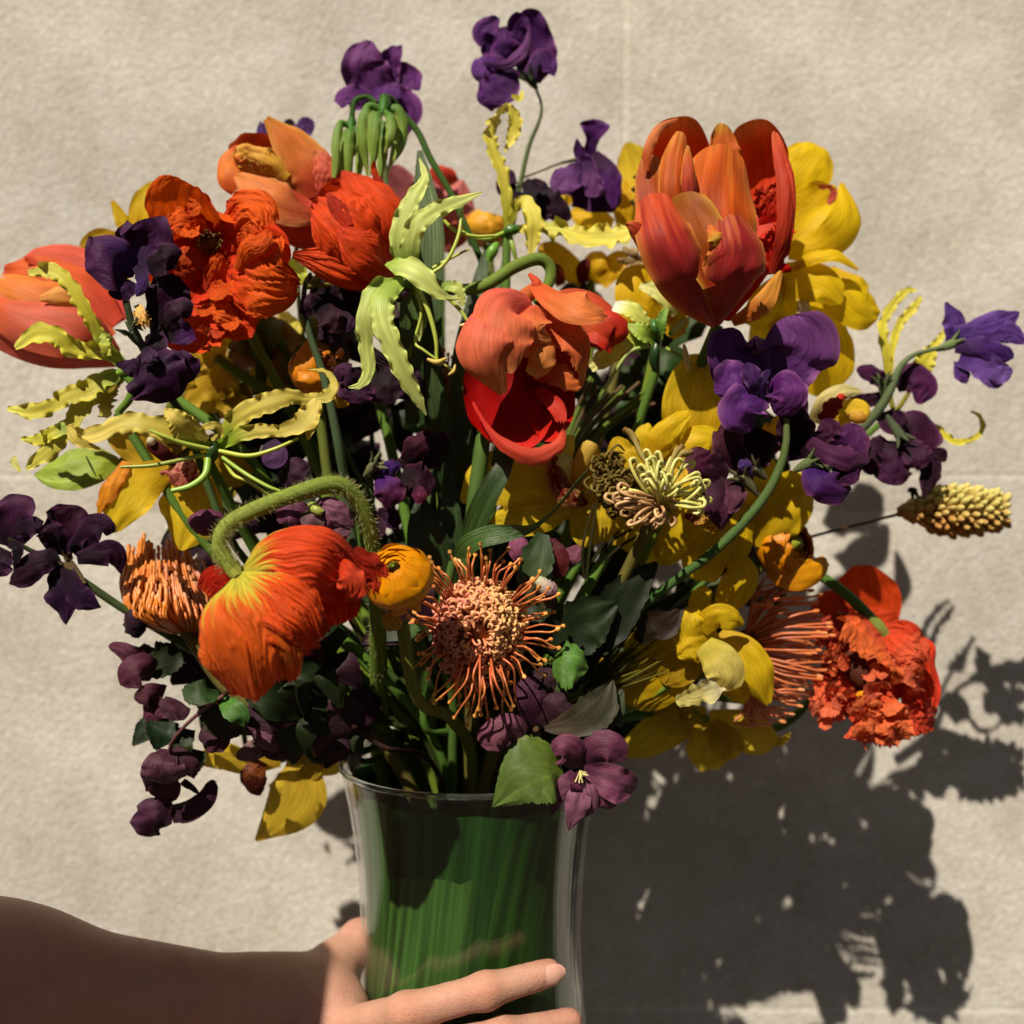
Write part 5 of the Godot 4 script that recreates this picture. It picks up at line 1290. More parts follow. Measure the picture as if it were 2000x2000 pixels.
	gl([[1330, 1640, 6.6], [1390, 1600, 7.0], [1360, 1550, 7.2], [1290, 1560, 7.2], [1270, 1600, 7.0]], [14, 22, 26, 22, 8], {"ruf": 0.1, "c0": hx("d2c25a")})
	gl([[520, 1600, 6.8], [470, 1580, 7.0], [440, 1560, 7.0], [480, 1640, 7.2], [630, 1700, 7.0]], [30, 30, 20, 34, 10], {"ruf": 0.2, "c0": hx("c8b850")})
	tube("hub", M.style, [[1350, 1640, 6.2], [1340, 1700, 6.8], [1320, 1780, 6.4], [1300, 1860, 6.0]], [14, 34, 32, 18], {"c0": hx("1c3814"), "c1": hx("2c501c"), "lump": 0.5})
	stamen([[1330, 1700, 6.8], [1150, 1660, 7.2], [1040, 1620, 7.4], [940, 1580, 7.4]], 16, false, "a8b84a")
	stamen([[1300, 1730, 6.6], [1160, 1760, 6.8], [960, 1800, 6.8], [760, 1810, 6.6]], 15, false, "8e9c40")
	stamen([[1380, 1710, 6.8], [1560, 1740, 7.6], [1720, 1700, 8.0], [1875, 1630, 8.0]], 16, false, "a8b43e")
	stamen([[1310, 1760, 6.8], [1290, 1860, 7.2], [1200, 1930, 7.2], [1080, 1960, 7.0]], 24, false, "82a838")
	stamen([[1400, 1750, 6.8], [1540, 1850, 7.8], [1680, 1930, 8.4], [1760, 1960, 8.6]], 14, false, "8ca63a")
	stamen([[1400, 1750, 6.6], [1470, 1860, 7.0], [1560, 1900, 7.4], [1690, 1990, 7.6]], 13, false, "a8b43e")
	stem_to_vase(P(1320, 1790, 6.2), Vector3(0.3, -1, -0.6), 0.0026, grn)
	# 4: far left
	thing("climbing_lily", "yellow climbing lily at the far left, its crinkled petals spread over the lying tulip", "lily", P(800, 1200, 0), g)
	lil_tones("9cb046", "cdc83c", "d8d45a")
	gl([[800, 1190, 0.4], [680, 1090, 1.0], [560, 1080, 1.4], [450, 1060, 1.6], [360, 990, 1.8], [230, 970, 1.6], [95, 1060, 1.2]], [22, 50, 54, 62, 58, 62, 20], {"ruf": 0.74, "rn": 7.8, "cup": 0.20})
	gl([[770, 1150, 0.4], [640, 1000, 0.8], [565, 870, 1.2], [490, 750, 1.4], [420, 640, 1.4], [320, 575, 1.2], [175, 590, 1.0]], [20, 44, 44, 46, 44, 50, 16], {"ruf": 0.74, "rn": 7.8, "cup": 0.10})
	gl([[800, 1215, 0.2], [650, 1260, 0.6], [550, 1330, 0.8], [430, 1360, 0.8], [320, 1430, 0.8], [190, 1460, 0.6], [45, 1440, 0.2]], [20, 58, 66, 58, 48, 52, 10], {"ruf": 0.68, "rn": 7.8, "cup": 0.20, "c1": hx("c2b83a")})
	gl([[760, 1230, 0.0], [610, 1330, 0.2], [490, 1470, 0.4], [400, 1590, 0.4], [300, 1710, 0.4], [165, 1825, 0.2]], [20, 60, 58, 56, 62, 12], {"ruf": 0.68, "rn": 6.8, "cup": 0.20, "c1": hx("b8b03c")})
	gl([[420, 1560, 0.6], [320, 1600, 0.6], [240, 1640, 0.4], [130, 1630, 0.2]], [40, 44, 40, 8], {"ruf": 0.54, "rn": 5.1})
	gl([[770, 1230, 0.0], [680, 1340, -0.4], [660, 1500, -0.6]], [30, 66, 30], {"c0": hx("7a7a28"), "c1": hx("a08c28")})
	gl([[100, 1740, -0.6], [90, 1780, -0.6], [130, 1840, -0.6]], [8, 26, 8], {"c0": hx("d8d884"), "c1": hx("d8d884"), "ruf": 0.1})
	gl([[700, 1020, 0.8], [660, 1000, 1.0], [680, 1110, 1.0]], [20, 34, 20], {"c1": hx("b8c858"), "ruf": 0.2})
	tube("hub", M.style, [[830, 1180, 0.2], [790, 1200, 0.6], [740, 1220, 0.4]], [20, 34, 18], {"c0": hx("5c8c34"), "c1": hx("8aa844")})
	tube("stalk", M.stem, [[780, 1230, 0.4], [835, 1290, 0.6], [815, 1380, 0.6], [740, 1470, 0.2]], [24, 28, 26, 22], {"c0": hx("5f9238"), "c1": hx("6f9a3c")})
	stem_to_vase(P(740, 1470, 0.2), Vector3(0.6, -1, 0), 0.0026, grn)
	# 5: right of the nodding tulip
	fr(850, 450, 600)
	thing("climbing_lily", "whitish green climbing lily between the nodding tulip and the largest tulip", "lily", P(1400, 700, 4), g)
	lil_tones("7aa03a", "cfd868", "e0e08c")
	gl([[1390, 690, 4.2], [1320, 590, 4.8], [1230, 500, 5.0], [1120, 480, 4.6]], [18, 46, 60, 40], {"ruf": 0.1, "c2": hx("e4ead8"), "n": Vector3(0, 0.4, 1)})
	gl([[1400, 700, 4.4], [1310, 640, 5.2], [1210, 590, 5.0]], [20, 60, 14], {"ruf": 0.1, "c1": hx("9cb844"), "c2": hx("a8c050")})
	gl([[1330, 700, 4.4], [1190, 690, 4.8], [1080, 790, 4.6], [975, 865, 4.2]], [20, 70, 66, 30], {"ruf": 0.41, "rn": 5.1, "c1": hx("e2da58")})
	gl([[1270, 700, 4.6], [1200, 640, 4.6], [1150, 590, 4.4]], [40, 70, 40], {"ruf": 0.1, "c1": hx("dce07c")})
	gl([[1510, 535, 3.4], [1480, 460, 3.8], [1400, 380, 3.8], [1285, 350, 3.4]], [20, 50, 60, 18], {"ruf": 0.25, "c0": hx("c8cc7c"), "c1": hx("c4c46a"), "rn": 3.4})
	gl([[1480, 350, 3.0], [1450, 280, 3.0], [1390, 220, 2.8]], [30, 44, 20], {"ruf": 0.54, "c0": hx("d2d664"), "c1": hx("e0de70")})
	gl([[1410, 690, 4.6], [1420, 580, 5.0], [1450, 490, 4.8]], [18, 36, 18], {"ruf": 0.1, "c1": hx("6c9a38"), "c2": hx("8ab048")})
	gl([[1470, 660, 4.4], [1530, 600, 4.6], [1595, 540, 4.4]], [14, 26, 12], {"ruf": 0.1, "c1": hx("b8c468")})
	tube("bud", M.style, [[1370, 560, 4.8], [1380, 610, 5.2], [1400, 680, 4.8]], [12, 24, 14], {"c0": hx("3c7030"), "c1": hx("245022")})
	tube("hub", M.style, [[1400, 690, 4.4], [1385, 760, 4.6], [1380, 820, 4.4], [1395, 890, 4.0]], [18, 34, 36, 20], {"c0": hx("1f421a"), "c1": hx("1a3614")})
	stamen([[1340, 730, 4.6], [1250, 750, 5.0], [1190, 800, 5.0], [1060, 1000, 4.6]], 14, false, "9cb060")
	stamen([[1450, 740, 4.4], [1560, 800, 4.6], [1620, 850, 4.6]], 12, false, "8aa048")
	tube("anther", M.style, [[1565, 720, 5.0], [1580, 800, 5.2], [1590, 885, 5.0]], [10, 20, 12], {"c0": hx("c8a848"), "c1": hx("d8cc88")})
	stem_to_vase(P(1390, 880, 4.0), Vector3(-0.3, -1, -0.2), 0.0026, grn)
	# 6: far right, three thin blooms on one stem behind the sweet pea
	fr(1500, 250, 750)
	thing("climbing_lily", "thin yellow climbing lily at the far right behind the sweet pea stem", "lily", P(640, 1400, -5), g)
	lil_tones("b4a828", "dcd040", "e2da58")
	gl([[600, 1250, -2.4], [592, 1120, -2.4], [575, 1000, -2.4], [620, 900, -2.4], [690, 825, -2.4], [745, 812, -2.6]], [16, 26, 24, 24, 20, 8], {"ruf": 0.68, "rn": 6.8})
	gl([[610, 1260, -2.6], [622, 1120, -2.6], [660, 990, -2.6], [735, 900, -2.6], [772, 845, -2.6]], [16, 17, 22, 22, 8], {"ruf": 0.54})
	gl([[760, 1240, -2.4], [790, 1170, -2.2], [840, 1090, -2.2], [895, 1020, -2.4]], [44, 54, 22, 16], {"ruf": 0.25})
	gl([[770, 1470, -2.4], [850, 1505, -2.2], [930, 1575, -2.0], [1015, 1570, -2.0], [1075, 1525, -2.2], [1068, 1455, -2.4], [1020, 1425, -2.4]], [8, 14, 18, 14, 14, 12, 5], {"ruf": 0.54, "rn": 8.5})
	tube("stalk", M.stem, [[605, 1240, -2.5], [640, 1420, -2.4], [760, 1240, -2.4]], [10, 12, 10], {"c0": hx("8a9030"), "c1": hx("8a9030")})
	tube("stalk", M.stem, [[640, 1420, -2.4], [770, 1470, -2.4]], [10, 8], {"c0": hx("8a9030"), "c1": hx("8a9030")})
	stem_to_vase(P(640, 1420, -5), Vector3(-0.8, -0.7, 0), 0.0022, grn)
	# drooping unopened blooms
	fr(400, 0, 600)
	thing("lily_buds", "pair of drooping green lily buds with hooked lobes between tulip and sweet pea", "flower bud", P(1420, 1000, 0))
	var b := sub("bud")
	for q in [[[1115, 690, 1.0], [1030, 660, 1.2], [985, 740, 1.4], [985, 880, 1.4], [1005, 1000, 1.2], [1022, 1125, 1.0]], [[1120, 690, 1.4], [1080, 720, 2.0], [1065, 830, 2.2], [1060, 960, 2.0], [1035, 1110, 1.6]], [[1130, 690, 1.4], [1170, 740, 2.0], [1165, 860, 2.2], [1130, 960, 1.8]], [[1135, 690, 1.0], [1215, 680, 1.2], [1250, 790, 1.2], [1230, 920, 1.2], [1170, 1040, 1.0]], [[1130, 690, 0.4], [1190, 690, 0.2], [1210, 850, 0.2], [1150, 1090, 0.4]], [[1120, 690, 0.2], [1060, 690, 0.0], [1040, 850, 0.0], [1060, 1080, 0.2]], [[1120, 760, 0.8], [1120, 880, 1.0], [1110, 1020, 1.0], [1090, 1150, 0.8]]]:
		petal("lobe", M.lily, q, [26, 40, 44, 42, 30, 6], {"c0": hx("4a7a24"), "c1": hx("7a9a38"), "c2": hx("a8b04c"), "ce": hx("b0b858"), "ep": 5.0, "cup": -1.25, "ruf": 0.16, "rn": 3.0, "nu": 12, "nv": 26, "n": Vector3(0.1 * (q[1][0] - 1120) / 40.0, 0.1, 1)}, b)
	tube("receptacle", M.style, [[1128, 600, 1.0], [1132, 640, 1.0], [1125, 700, 1.0]], [28, 36, 34], {"c0": hx("3f6a24"), "c1": hx("3c7024")}, b)
	b = sub("bud")
	for q in [[[915, 790, 0.0], [850, 770, 0.2], [820, 870, 0.4], [815, 1030, 0.4], [800, 1190, 0.2]], [[920, 790, 0.4], [905, 850, 0.8], [900, 1000, 0.8], [910, 1170, 0.4]], [[930, 790, 0.2], [960, 850, 0.4], [930, 940, 0.6], [880, 1030, 0.6]], [[930, 790, -0.2], [980, 870, -0.4], [975, 1000, -0.4], [960, 1150, -0.2]], [[920, 790, -0.4], [880, 850, -0.6], [860, 1000, -0.4], [850, 1180, -0.2]]]:
		petal("lobe", M.lily, q, [24, 36, 40, 34, 6], {"c0": hx("4a7a24"), "c1": hx("7a9a38"), "c2": hx("a8b04c"), "ce": hx("b0b858"), "ep": 5.0, "cup": -1.25, "ruf": 0.16, "rn": 3.0, "nu": 12, "nv": 26, "n": Vector3(0.1 * (q[1][0] - 920) / 40.0, 0.1, 1)}, b)
	tube("receptacle", M.style, [[925, 740, 0.0], [925, 770, 0.0], [920, 800, 0.0]], [20, 30, 26], {"c0": hx("3f6a24"), "c1": hx("3c7024")}, b)
	tube("stalk", M.stem, [[1080, 650, 0.2], [1020, 610, 0.0], [950, 630, 0.0], [930, 690, 0.0], [925, 760, 0.0]], [18, 17, 17, 18, 20], {"c0": hx("3f6a2c"), "c1": hx("3f6a2c"), "seg": 24})
	tube("stalk", M.stem, [[1130, 610, 1.0], [1170, 620, 0.4], [1230, 700, 0.0], [1340, 830, 0.0], [1420, 1000, 0.2], [1550, 1220, 0.4], [1640, 1420, 0.6], [1740, 1640, 0.4], [1800, 1800, 0.0]], [20, 20, 20, 21, 21, 20, 20, 22, 22], {"c0": hx("3f6a2c"), "c1": hx("3c6430"), "seg": 40})
	stem_to_vase(P(1800, 1800, 0), Vector3(0.1, -1, 0), 0.0022, hx("3c6430"))

var orc_o := {}
func oc(pts: Array, w: Array, o := {}) -> void:
	var q := mix(orc_o, o)
	if not o.has("nm"): # clear lemon yellow
		for k in ["c0", "c1"]: q[k] = Color(minf(q[k].r * 1.12, 0.86), q[k].g * 1.20, q[k].b * 1.1)
	petal(o.get("nm", "petal"), M.orchid, pts, w, q)

func orc_tones(a: String, b: String) -> void:
	orc_o = {"c0": hx(a), "c1": hx(b), "cup": 0.3, "tr": 0.15, "ruf": 0.08, "rn": 1.4, "nu": 18, "nv": 24, "mot": 0.12, "wr": 2.0, "wn": 7.0, "wt": 0.15}

func orchids() -> void:
	var g := "yellow orchids"
	var grn := hx("6c8a34")
	fr(1200, 200, 600)
	thing("orchid", "largest yellow orchid, behind the largest tulip at the upper right edge", "orchid", P(1000, 1100, -2), g)
	orc_tones("c9a012", "e0b818")
	oc([[980, 700, -3], [1110, 520, -2.4], [1230, 380, -2.2], [1290, 270, -2.6]], [110, 190, 180, 120], {"cup": -0.35, "tr": 0.1})
	oc([[1000, 840, -2.4], [1150, 720, -2.0], [1290, 620, -2.0], [1400, 540, -2.4]], [110, 150, 130, 60], {"cup": 0.4})
	oc([[1230, 620, -2.2], [1310, 590, -2.1], [1400, 560, -2.2]], [40, 70, 40], {"c0": hx("a84a3c"), "c1": hx("b04a40")})
	oc([[1090, 930, -1.4], [1300, 900, -0.4], [1440, 800, 0.2], [1480, 660, 0.0], [1430, 505, -0.8]], [60, 110, 135, 110, 16], {"cup": -0.6, "tr": 0.0, "n": Vector3(0.4, 0, 1), "nu": 20})
	oc([[1110, 1060, -0.4], [1210, 980, 0.6], [1310, 960, 1.0], [1410, 960, 1.0], [1535, 1050, 0.6]], [14, 56, 52, 52, 10], {"cup": -0.6, "tr": 0.0, "n": Vector3(0, 0.5, 1)})
	oc([[1000, 1130, -0.6], [1180, 1120, 0.2], [1320, 1150, 0.6], [1430, 1260, 0.4]], [110, 130, 120, 60], {"cup": -0.3})
	oc([[1330, 1050, -1.0], [1440, 1180, -0.2], [1560, 1290, -0.2], [1670, 1330, -1.0]], [60, 150, 150, 70], {"cup": -0.4})
	oc([[1060, 1200, -2.2], [1220, 1420, -1.8], [1300, 1640, -1.8], [1310, 1850, -2.4]], [150, 240, 225, 150], {"cup": -0.3, "tr": 0.2, "c1": hx("d4aa16")})
	oc([[1060, 1090, -0.4], [980, 1220, 0.0], [900, 1340, 0.0], [830, 1395, -0.4]], [40, 100, 95, 20], {"cup": -0.4})
	oc([[1000, 1330, -2.4], [960, 1480, -2.2], [880, 1600, -2.4]], [110, 130, 60], {})
	oc([[1180, 1240, 0.0], [1190, 1300, 0.4], [1150, 1380, 0.4]], [30, 44, 26], {"c0": hx("d8c08c"), "c1": hx("dcc89a"), "ruf": 0.4, "rn": 3.0, "nm": "lip"})
	stem_to_vase(P(1040, 1150, -2.6), Vector3(-0.3, -1, -0.2), 0.0030, grn)
	fr(850, 450, 600)
	d_off = 3.0
	thing("orchid", "yellow orchid under the violet sweet pea, with broad petals behind the dried curled bloom", "orchid", P(1560, 1420, 2), g)
	orc_tones("cfa018", "ddb61e")
	oc([[1620, 1400, 1.0], [1640, 1160, 1.6], [1650, 960, 1.6], [1740, 780, 0.8]], [140, 225, 180, 70], {"cup": 0.2, "c1": hx("d6ae24")})
	oc([[1380, 1420, 2.6], [1440, 1310, 3.0], [1520, 1220, 3.2], [1600, 1140, 2.8]], [60, 100, 75, 46], {"cup": -0.5})
	oc([[1500, 1500, 2.2], [1620, 1380, 2.8], [1720, 1330, 2.8], [1790, 1370, 2.4]], [90, 140, 110, 60], {"cup": -0.4, "c1": hx("e2bc22")})
	oc([[1540, 1480, 2.6], [1620, 1600, 3.0], [1640, 1780, 2.8]], [90, 170, 110], {"cup": -0.3})
	oc([[1430, 1420, 2.4], [1330, 1300, 2.6], [1340, 1210, 2.4]], [70, 80, 20], {"cup": -0.3})
	oc([[1380, 1520, 2.4], [1200, 1440, 2.4], [1130, 1300, 2.2]], [70, 100, 50], {"cup": 0.3, "c1": hx("d2a61c")})
	oc([[1580, 1760, 2.6], [1700, 1800, 3.2], [1760, 1900, 3.2]], [50, 80, 40], {"nm": "lip", "c0": hx("6a2414"), "c1": hx("c8982a"), "spots": 0.25, "cs": hx("5a1810")})
	stem_to_vase(P(1560, 1500, 1.6), Vector3(-0.4, -1, -0.2), 0.0030, grn)
	d_off = 1.0
	thing("orchid", "yellow orchid with a dark red lip below the nodding tulip, shaded by leaf blades", "orchid", P(860, 1680, 3), g)
	orc_tones("cca21c", "deb92a")
	oc([[860, 1660, 3.0], [640, 1620, 3.6], [400, 1560, 3.6], [160, 1700, 2.8]], [60, 170, 190, 70], {"cup": -0.25})
	oc([[860, 1720, 2.8], [700, 1760, 3.4], [520, 1800, 3.4], [340, 1840, 2.8]], [60, 130, 130, 40], {"cup": -0.3})
	oc([[560, 1480, 2.6], [650, 1480, 3.0], [760, 1560, 3.0]], [40, 90, 60], {"cup": -0.2})
	oc([[760, 1560, 3.0], [780, 1440, 3.4], [830, 1340, 3.4], [870, 1290, 3.0]], [50, 75, 60, 24], {"cup": -0.4, "c1": hx("e2c64a")})
	oc([[860, 1560, 3.2], [820, 1460, 4.0], [800, 1410, 4.0]], [44, 62, 30], {"c0": hx("dcd484"), "c1": hx("e4dc98"), "cup": -0.7})
	tube("column", M.orchid, [[900, 1600, 3.2], [930, 1480, 4.0], [970, 1380, 4.4], [990, 1335, 4.4]], [54, 66, 64, 40], {"c0": hx("d0a424"), "c1": hx("e2c060"), "sides": 14})
	oc([[900, 1620, 2.8], [1020, 1480, 3.2], [1080, 1400, 3.0]], [60, 70, 30], {"cup": -0.3, "c1": hx("e0c040")})
	oc([[750, 1420, 3.6], [760, 1550, 4.2], [830, 1660, 4.4], [960, 1720, 4.0]], [26, 72, 80, 40], {"nm": "lip", "cup": -0.5, "c0": hx("7a1410"), "c1": hx("6a1010"), "ce": hx("c89a58"), "ep": 3.0, "spots": 0.4, "cs": hx("c09058")})
	oc([[930, 1660, 2.6], [980, 1800, 3.0], [930, 1990, 2.6]], [80, 140, 90], {"cup": -0.3})
	oc([[1000, 1640, 2.2], [1120, 1780, 2.4], [1120, 1980, 2.2]], [80, 130, 90], {"cup": 0.2})
	oc([[1020, 1720, 1.6], [1250, 1850, 2.2], [1460, 1960, 2.0], [1600, 1980, 1.4]], [80, 170, 160, 70], {"cup": -0.25})
	oc([[1040, 1640, 1.6], [1280, 1720, 2.6], [1500, 1800, 2.6], [1640, 1860, 2.0]], [60, 130, 140, 60], {"cup": -0.3})
	stem_to_vase(P(870, 1700, 2.4), Vector3(-0.1, -1, -0.4), 0.0030, grn)
	d_off = 1.5
	fr(1300, 550, 700)
	thing("orchid", "yellow orchid behind the curved sweet pea stem, its lip cream with red speckles", "orchid", P(560, 1200, 1), g)
	orc_tones("c9a016", "dab420")
	oc([[330, 1200, 1.6], [200, 1230, 2.2], [60, 1360, 2.2], [-20, 1530, 1.6]], [100, 170, 160, 60], {"cup": -0.3})
	oc([[420, 1180, 1.0], [330, 1330, 1.8], [240, 1500, 1.8], [260, 1620, 1.2]], [90, 170, 160, 60], {"cup": -0.3})
	oc([[560, 1180, 0.4], [480, 1060, 1.0], [380, 1000, 1.0]], [90, 150, 70], {"cup": -0.2})
	oc([[320, 1260, 1.0], [260, 1400, 1.4], [180, 1540, 1.0]], [120, 170, 80], {"cup": 0.2, "c1": hx("c49a16")})
	oc([[520, 1440, 0.8], [600, 1280, 1.4], [700, 1140, 1.4], [780, 1050, 0.8]], [90, 150, 140, 60], {"cup": -0.35})
	oc([[620, 1200, 0.6], [720, 1150, 0.6], [800, 1130, 0.2]], [90, 110, 40], {"c1": hx("d8b01c")})
	oc([[540, 900, 0.6], [620, 780, 1.2], [600, 720, 1.2]], [60, 90, 40], {"c0": hx("c88a18"), "c1": hx("d49a20")})
	oc([[800, 760, 0.6], [870, 650, 1.4], [960, 590, 1.6], [1060, 590, 1.0]], [40, 56, 44, 20], {"nm": "lip", "c0": hx("d8c880"), "c1": hx("e2d692"), "cup": -0.4, "n": Vector3(0.3, 0.3, 1)})
	tube("speckled_ridge", M.dry, [[850, 750, 1.6], [900, 680, 2.2], [955, 612, 2.0]], [30, 38, 18], {"c0": hx("8a1a10"), "c1": hx("a02414"), "lump": 0.7, "sides": 10, "seg": 20})
	oc([[900, 780, 0.8], [980, 700, 1.2], [1060, 690, 1.4], [1050, 760, 1.6]], [60, 66, 50, 30], {"cup": -0.5, "c1": hx("e0b430")})
	tube("column", M.orchid, [[1000, 720, 1.0], [1040, 730, 1.6], [1070, 740, 1.4]], [30, 40, 22], {"c0": hx("e2bc50"), "c1": hx("d8982c")})
	stem_to_vase(P(520, 1300, 0.6), Vector3(-0.5, -1, -0.2), 0.0030, grn)
	fr(1200, 950, 700)
	thing("orchid", "yellow orchid at the lower right with a pale cupped lip, beside the orange pin bloom", "orchid", P(520, 880, 2), g)
	orc_tones("c49a14", "d2ac1c")
	oc([[560, 720, 1.0], [640, 590, 2.0], [690, 470, 2.2], [640, 355, 1.6]], [40, 95, 95, 40], {"cup": -0.4, "tr": 0.0})
	oc([[540, 860, 2.4], [450, 800, 3.2], [420, 720, 3.4], [415, 640, 2.8]], [60, 130, 110, 30], {"cup": -0.3})
	oc([[460, 760, 3.2], [560, 700, 3.8], [640, 720, 3.8], [695, 745, 3.4]], [60, 70, 62, 18], {"cup": -0.4, "tr": 0.0})
	oc([[540, 860, 2.6], [430, 870, 3.4], [340, 920, 3.2]], [60, 90, 30], {"cup": -0.3})
	oc([[560, 800, 1.8], [690, 900, 2.6], [770, 1030, 2.8], [830, 1175, 2.2]], [50, 105, 110, 20], {"cup": -0.4, "tr": 0.0})
	oc([[480, 850, 3.4], [560, 930, 4.4], [610, 1020, 4.6], [590, 1105, 4.2]], [60, 105, 105, 60], {"nm": "lip", "c0": hx("c8b848"), "c1": hx("d4c468"), "cup": -0.4})
	oc([[580, 1060, 4.2], [500, 1100, 4.4], [400, 1140, 4.2], [330, 1160, 4.0]], [40, 60, 50, 36], {"nm": "lip", "c0": hx("e0d8a8"), "c1": hx("d8cc78"), "ruf": 0.6, "rn": 3.0})
	oc([[400, 1000, 1.0], [200, 1080, 1.4], [40, 1010, 1.2], [-80, 940, 0.6]], [80, 140, 120, 50], {"cup": -0.3, "c1": hx("c09a20")})
	oc([[520, 860, 1.0], [340, 800, 1.2], [180, 850, 1.0], [60, 960, 0.4]], [60, 110, 110, 50], {"cup": -0.3, "c1": hx("c09a20")})
	oc([[480, 900, 1.6], [350, 980, 2.0], [250, 1050, 1.6]], [60, 100, 60], {"c0": hx("8a6a10"), "c1": hx("a8821a")})
	oc([[560, 1000, 2.0], [660, 1100, 2.4], [640, 1160, 2.4]], [60, 70, 40], {"c1": hx("c89a14")})
	oc([[440, 700, 1.0], [470, 600, 1.4], [520, 560, 1.2]], [50, 60, 30], {})
	stem_to_vase(P(500, 880, 1.4), Vector3(-0.8, -0.8, -0.1), 0.0030, grn)
	d_off = 0.0
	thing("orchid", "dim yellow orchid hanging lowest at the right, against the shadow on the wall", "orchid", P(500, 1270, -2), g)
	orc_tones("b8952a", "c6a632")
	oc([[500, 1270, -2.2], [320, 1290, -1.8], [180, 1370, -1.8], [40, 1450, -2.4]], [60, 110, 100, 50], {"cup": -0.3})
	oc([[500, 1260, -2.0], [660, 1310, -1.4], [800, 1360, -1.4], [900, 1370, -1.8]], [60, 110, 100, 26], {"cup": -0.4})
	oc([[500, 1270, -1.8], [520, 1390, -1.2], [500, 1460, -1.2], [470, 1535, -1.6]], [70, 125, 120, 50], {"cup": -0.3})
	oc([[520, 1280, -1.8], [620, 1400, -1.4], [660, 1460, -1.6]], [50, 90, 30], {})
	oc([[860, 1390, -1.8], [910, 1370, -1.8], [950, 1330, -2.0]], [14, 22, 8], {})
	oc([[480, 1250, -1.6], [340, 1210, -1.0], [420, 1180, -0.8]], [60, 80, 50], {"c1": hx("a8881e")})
	stem_to_vase(P(500, 1260, -2), Vector3(-0.6, 0.6, 0.3), 0.0030, grn)
	fr(0, 850, 500)
	thing("orchid", "orange-edged yellow orchid at the left with a pink speckled lip, under the golden lily", "orchid", P(1330, 230, 1), g)
	orc_tones("c89c1a", "dab528")
	oc([[1300, 220, 0.6], [1080, 350, 1.4], [930, 500, 1.8], [840, 735, 1.4]], [60, 165, 190, 40], {"cup": -0.25, "tr": 0.05})
	oc([[960, 200, 1.2], [870, 340, 1.8], [790, 470, 1.8], [740, 600, 1.4]], [40, 70, 62, 20], {"c0": hx("d88a24"), "c1": hx("e09028"), "cup": -0.5, "ruf": 0.2, "rn": 4.0, "ce": hx("cc6a28")})
	oc([[1380, 260, 0.8], [1420, 440, 1.2], [1430, 640, 1.2], [1360, 870, 0.8]], [100, 230, 220, 60], {"cup": -0.25})
	oc([[1230, 200, -0.4], [1080, 120, -0.6], [930, 0, -0.6], [860, -120, -1.0]], [80, 130, 120, 50], {"c1": hx("b8902a")})
	oc([[1420, 200, 0.0], [1600, 230, 0.0], [1800, 290, 0.0], [1900, 330, -0.4]], [80, 130, 110, 40], {"c1": hx("a8841c")})
	oc([[1340, 180, 1.6], [1340, 260, 2.4], [1320, 340, 2.4], [1300, 380, 2.0]], [90, 150, 140, 60], {"nm": "lip", "c0": hx("d8a088"), "c1": hx("cc7a68"), "spots": 0.12, "cs": hx("8a1c20"), "cup": -0.5})
	tube("column", M.orchid, [[1300, 190, 1.6], [1220, 130, 2.2], [1160, 80, 2.2], [1140, 40, 2.0]], [50, 58, 52, 30], {"c0": hx("6a2c2a"), "c1": hx("5a2030")})
	tube("anther_cap", M.orchid, [[1150, 60, 2.4], [1140, 44, 2.7], [1135, 30, 2.5]], [20, 34, 20], {"c0": hx("e8d8b8"), "c1": hx("e8dcc0")})
	stem_to_vase(P(1360, 260, 0.4), Vector3(0.4, -1, -0.2), 0.0030, grn)
	fr(200, 1250, 600)
	thing("orchid", "yellow orchid hanging lowest at the left of the vase rim, one long petal pointing down", "orchid", P(1200, 740, -1), g)
	orc_tones("b8922a", "c8a434")
	oc([[1230, 700, -1.2], [1240, 850, -0.4], [1190, 1040, 0.0], [965, 1262, -0.6]], [60, 145, 190, 12], {"cup": -0.35, "tr": 0.0, "cm": hx("9a7a18")})
	oc([[1120, 740, -1.0], [900, 770, -0.6], [740, 730, -0.6], [610, 770, -1.0]], [60, 80, 90, 50], {"cup": -0.3})
	oc([[1260, 680, -0.8], [1310, 790, -0.2], [1280, 900, -0.4]], [40, 80, 40], {"cup": -0.4})
	oc([[1260, 760, -1.0], [1400, 800, -0.6], [1510, 800, -0.8]], [40, 60, 40], {"cup": -0.4})
	oc([[1300, 880, -0.6], [1360, 910, -0.4], [1370, 950, -0.4]], [30, 36, 12], {})
	oc([[1000, 760, -0.4], [950, 850, 0.2], [960, 930, 0.4], [990, 980, 0.2]], [40, 90, 70, 26], {"nm": "lip", "c0": hx("8a4a20"), "c1": hx("4a1a14"), "spots": 0.2, "cs": hx("2e0e0c"), "cup": -0.5})
	stem_to_vase(P(1220, 720, -1.2), Vector3(0.4, 0.8, 0), 0.0030, grn)
	fr(1000, 250, 300)
	thing("orchid", "blurred yellow orchid behind the dark sweet pea, just left of the largest tulip", "orchid", P(1100, 1500, -7), g)
	orc_tones("c89812", "dcae1c")
	oc([[1500, 1350, -7], [1560, 900, -7.4], [1540, 480, -7.4], [1450, 180, -7]], [150, 260, 230, 120], {"cup": -0.3, "c1": hx("e0bc34")})
	oc([[1400, 1200, -6.6], [1380, 860, -6.4], [1340, 640, -6.6]], [100, 140, 80], {"c1": hx("cf9c10")})
	oc([[1250, 1250, -6.8], [1000, 1120, -6.4], [740, 1050, -6.6]], [120, 170, 100], {"cup": -0.2, "c1": hx("e0b020")})
	oc([[700, 1000, -7.4], [600, 900, -7.4], [480, 760, -7.6]], [100, 160, 110], {"c1": hx("d8b430")})
	oc([[900, 1900, -6.6], [700, 1750, -6.0], [480, 1560, -6.0], [360, 1450, -6.4]], [120, 170, 150, 60], {"c1": hx("b88618")})
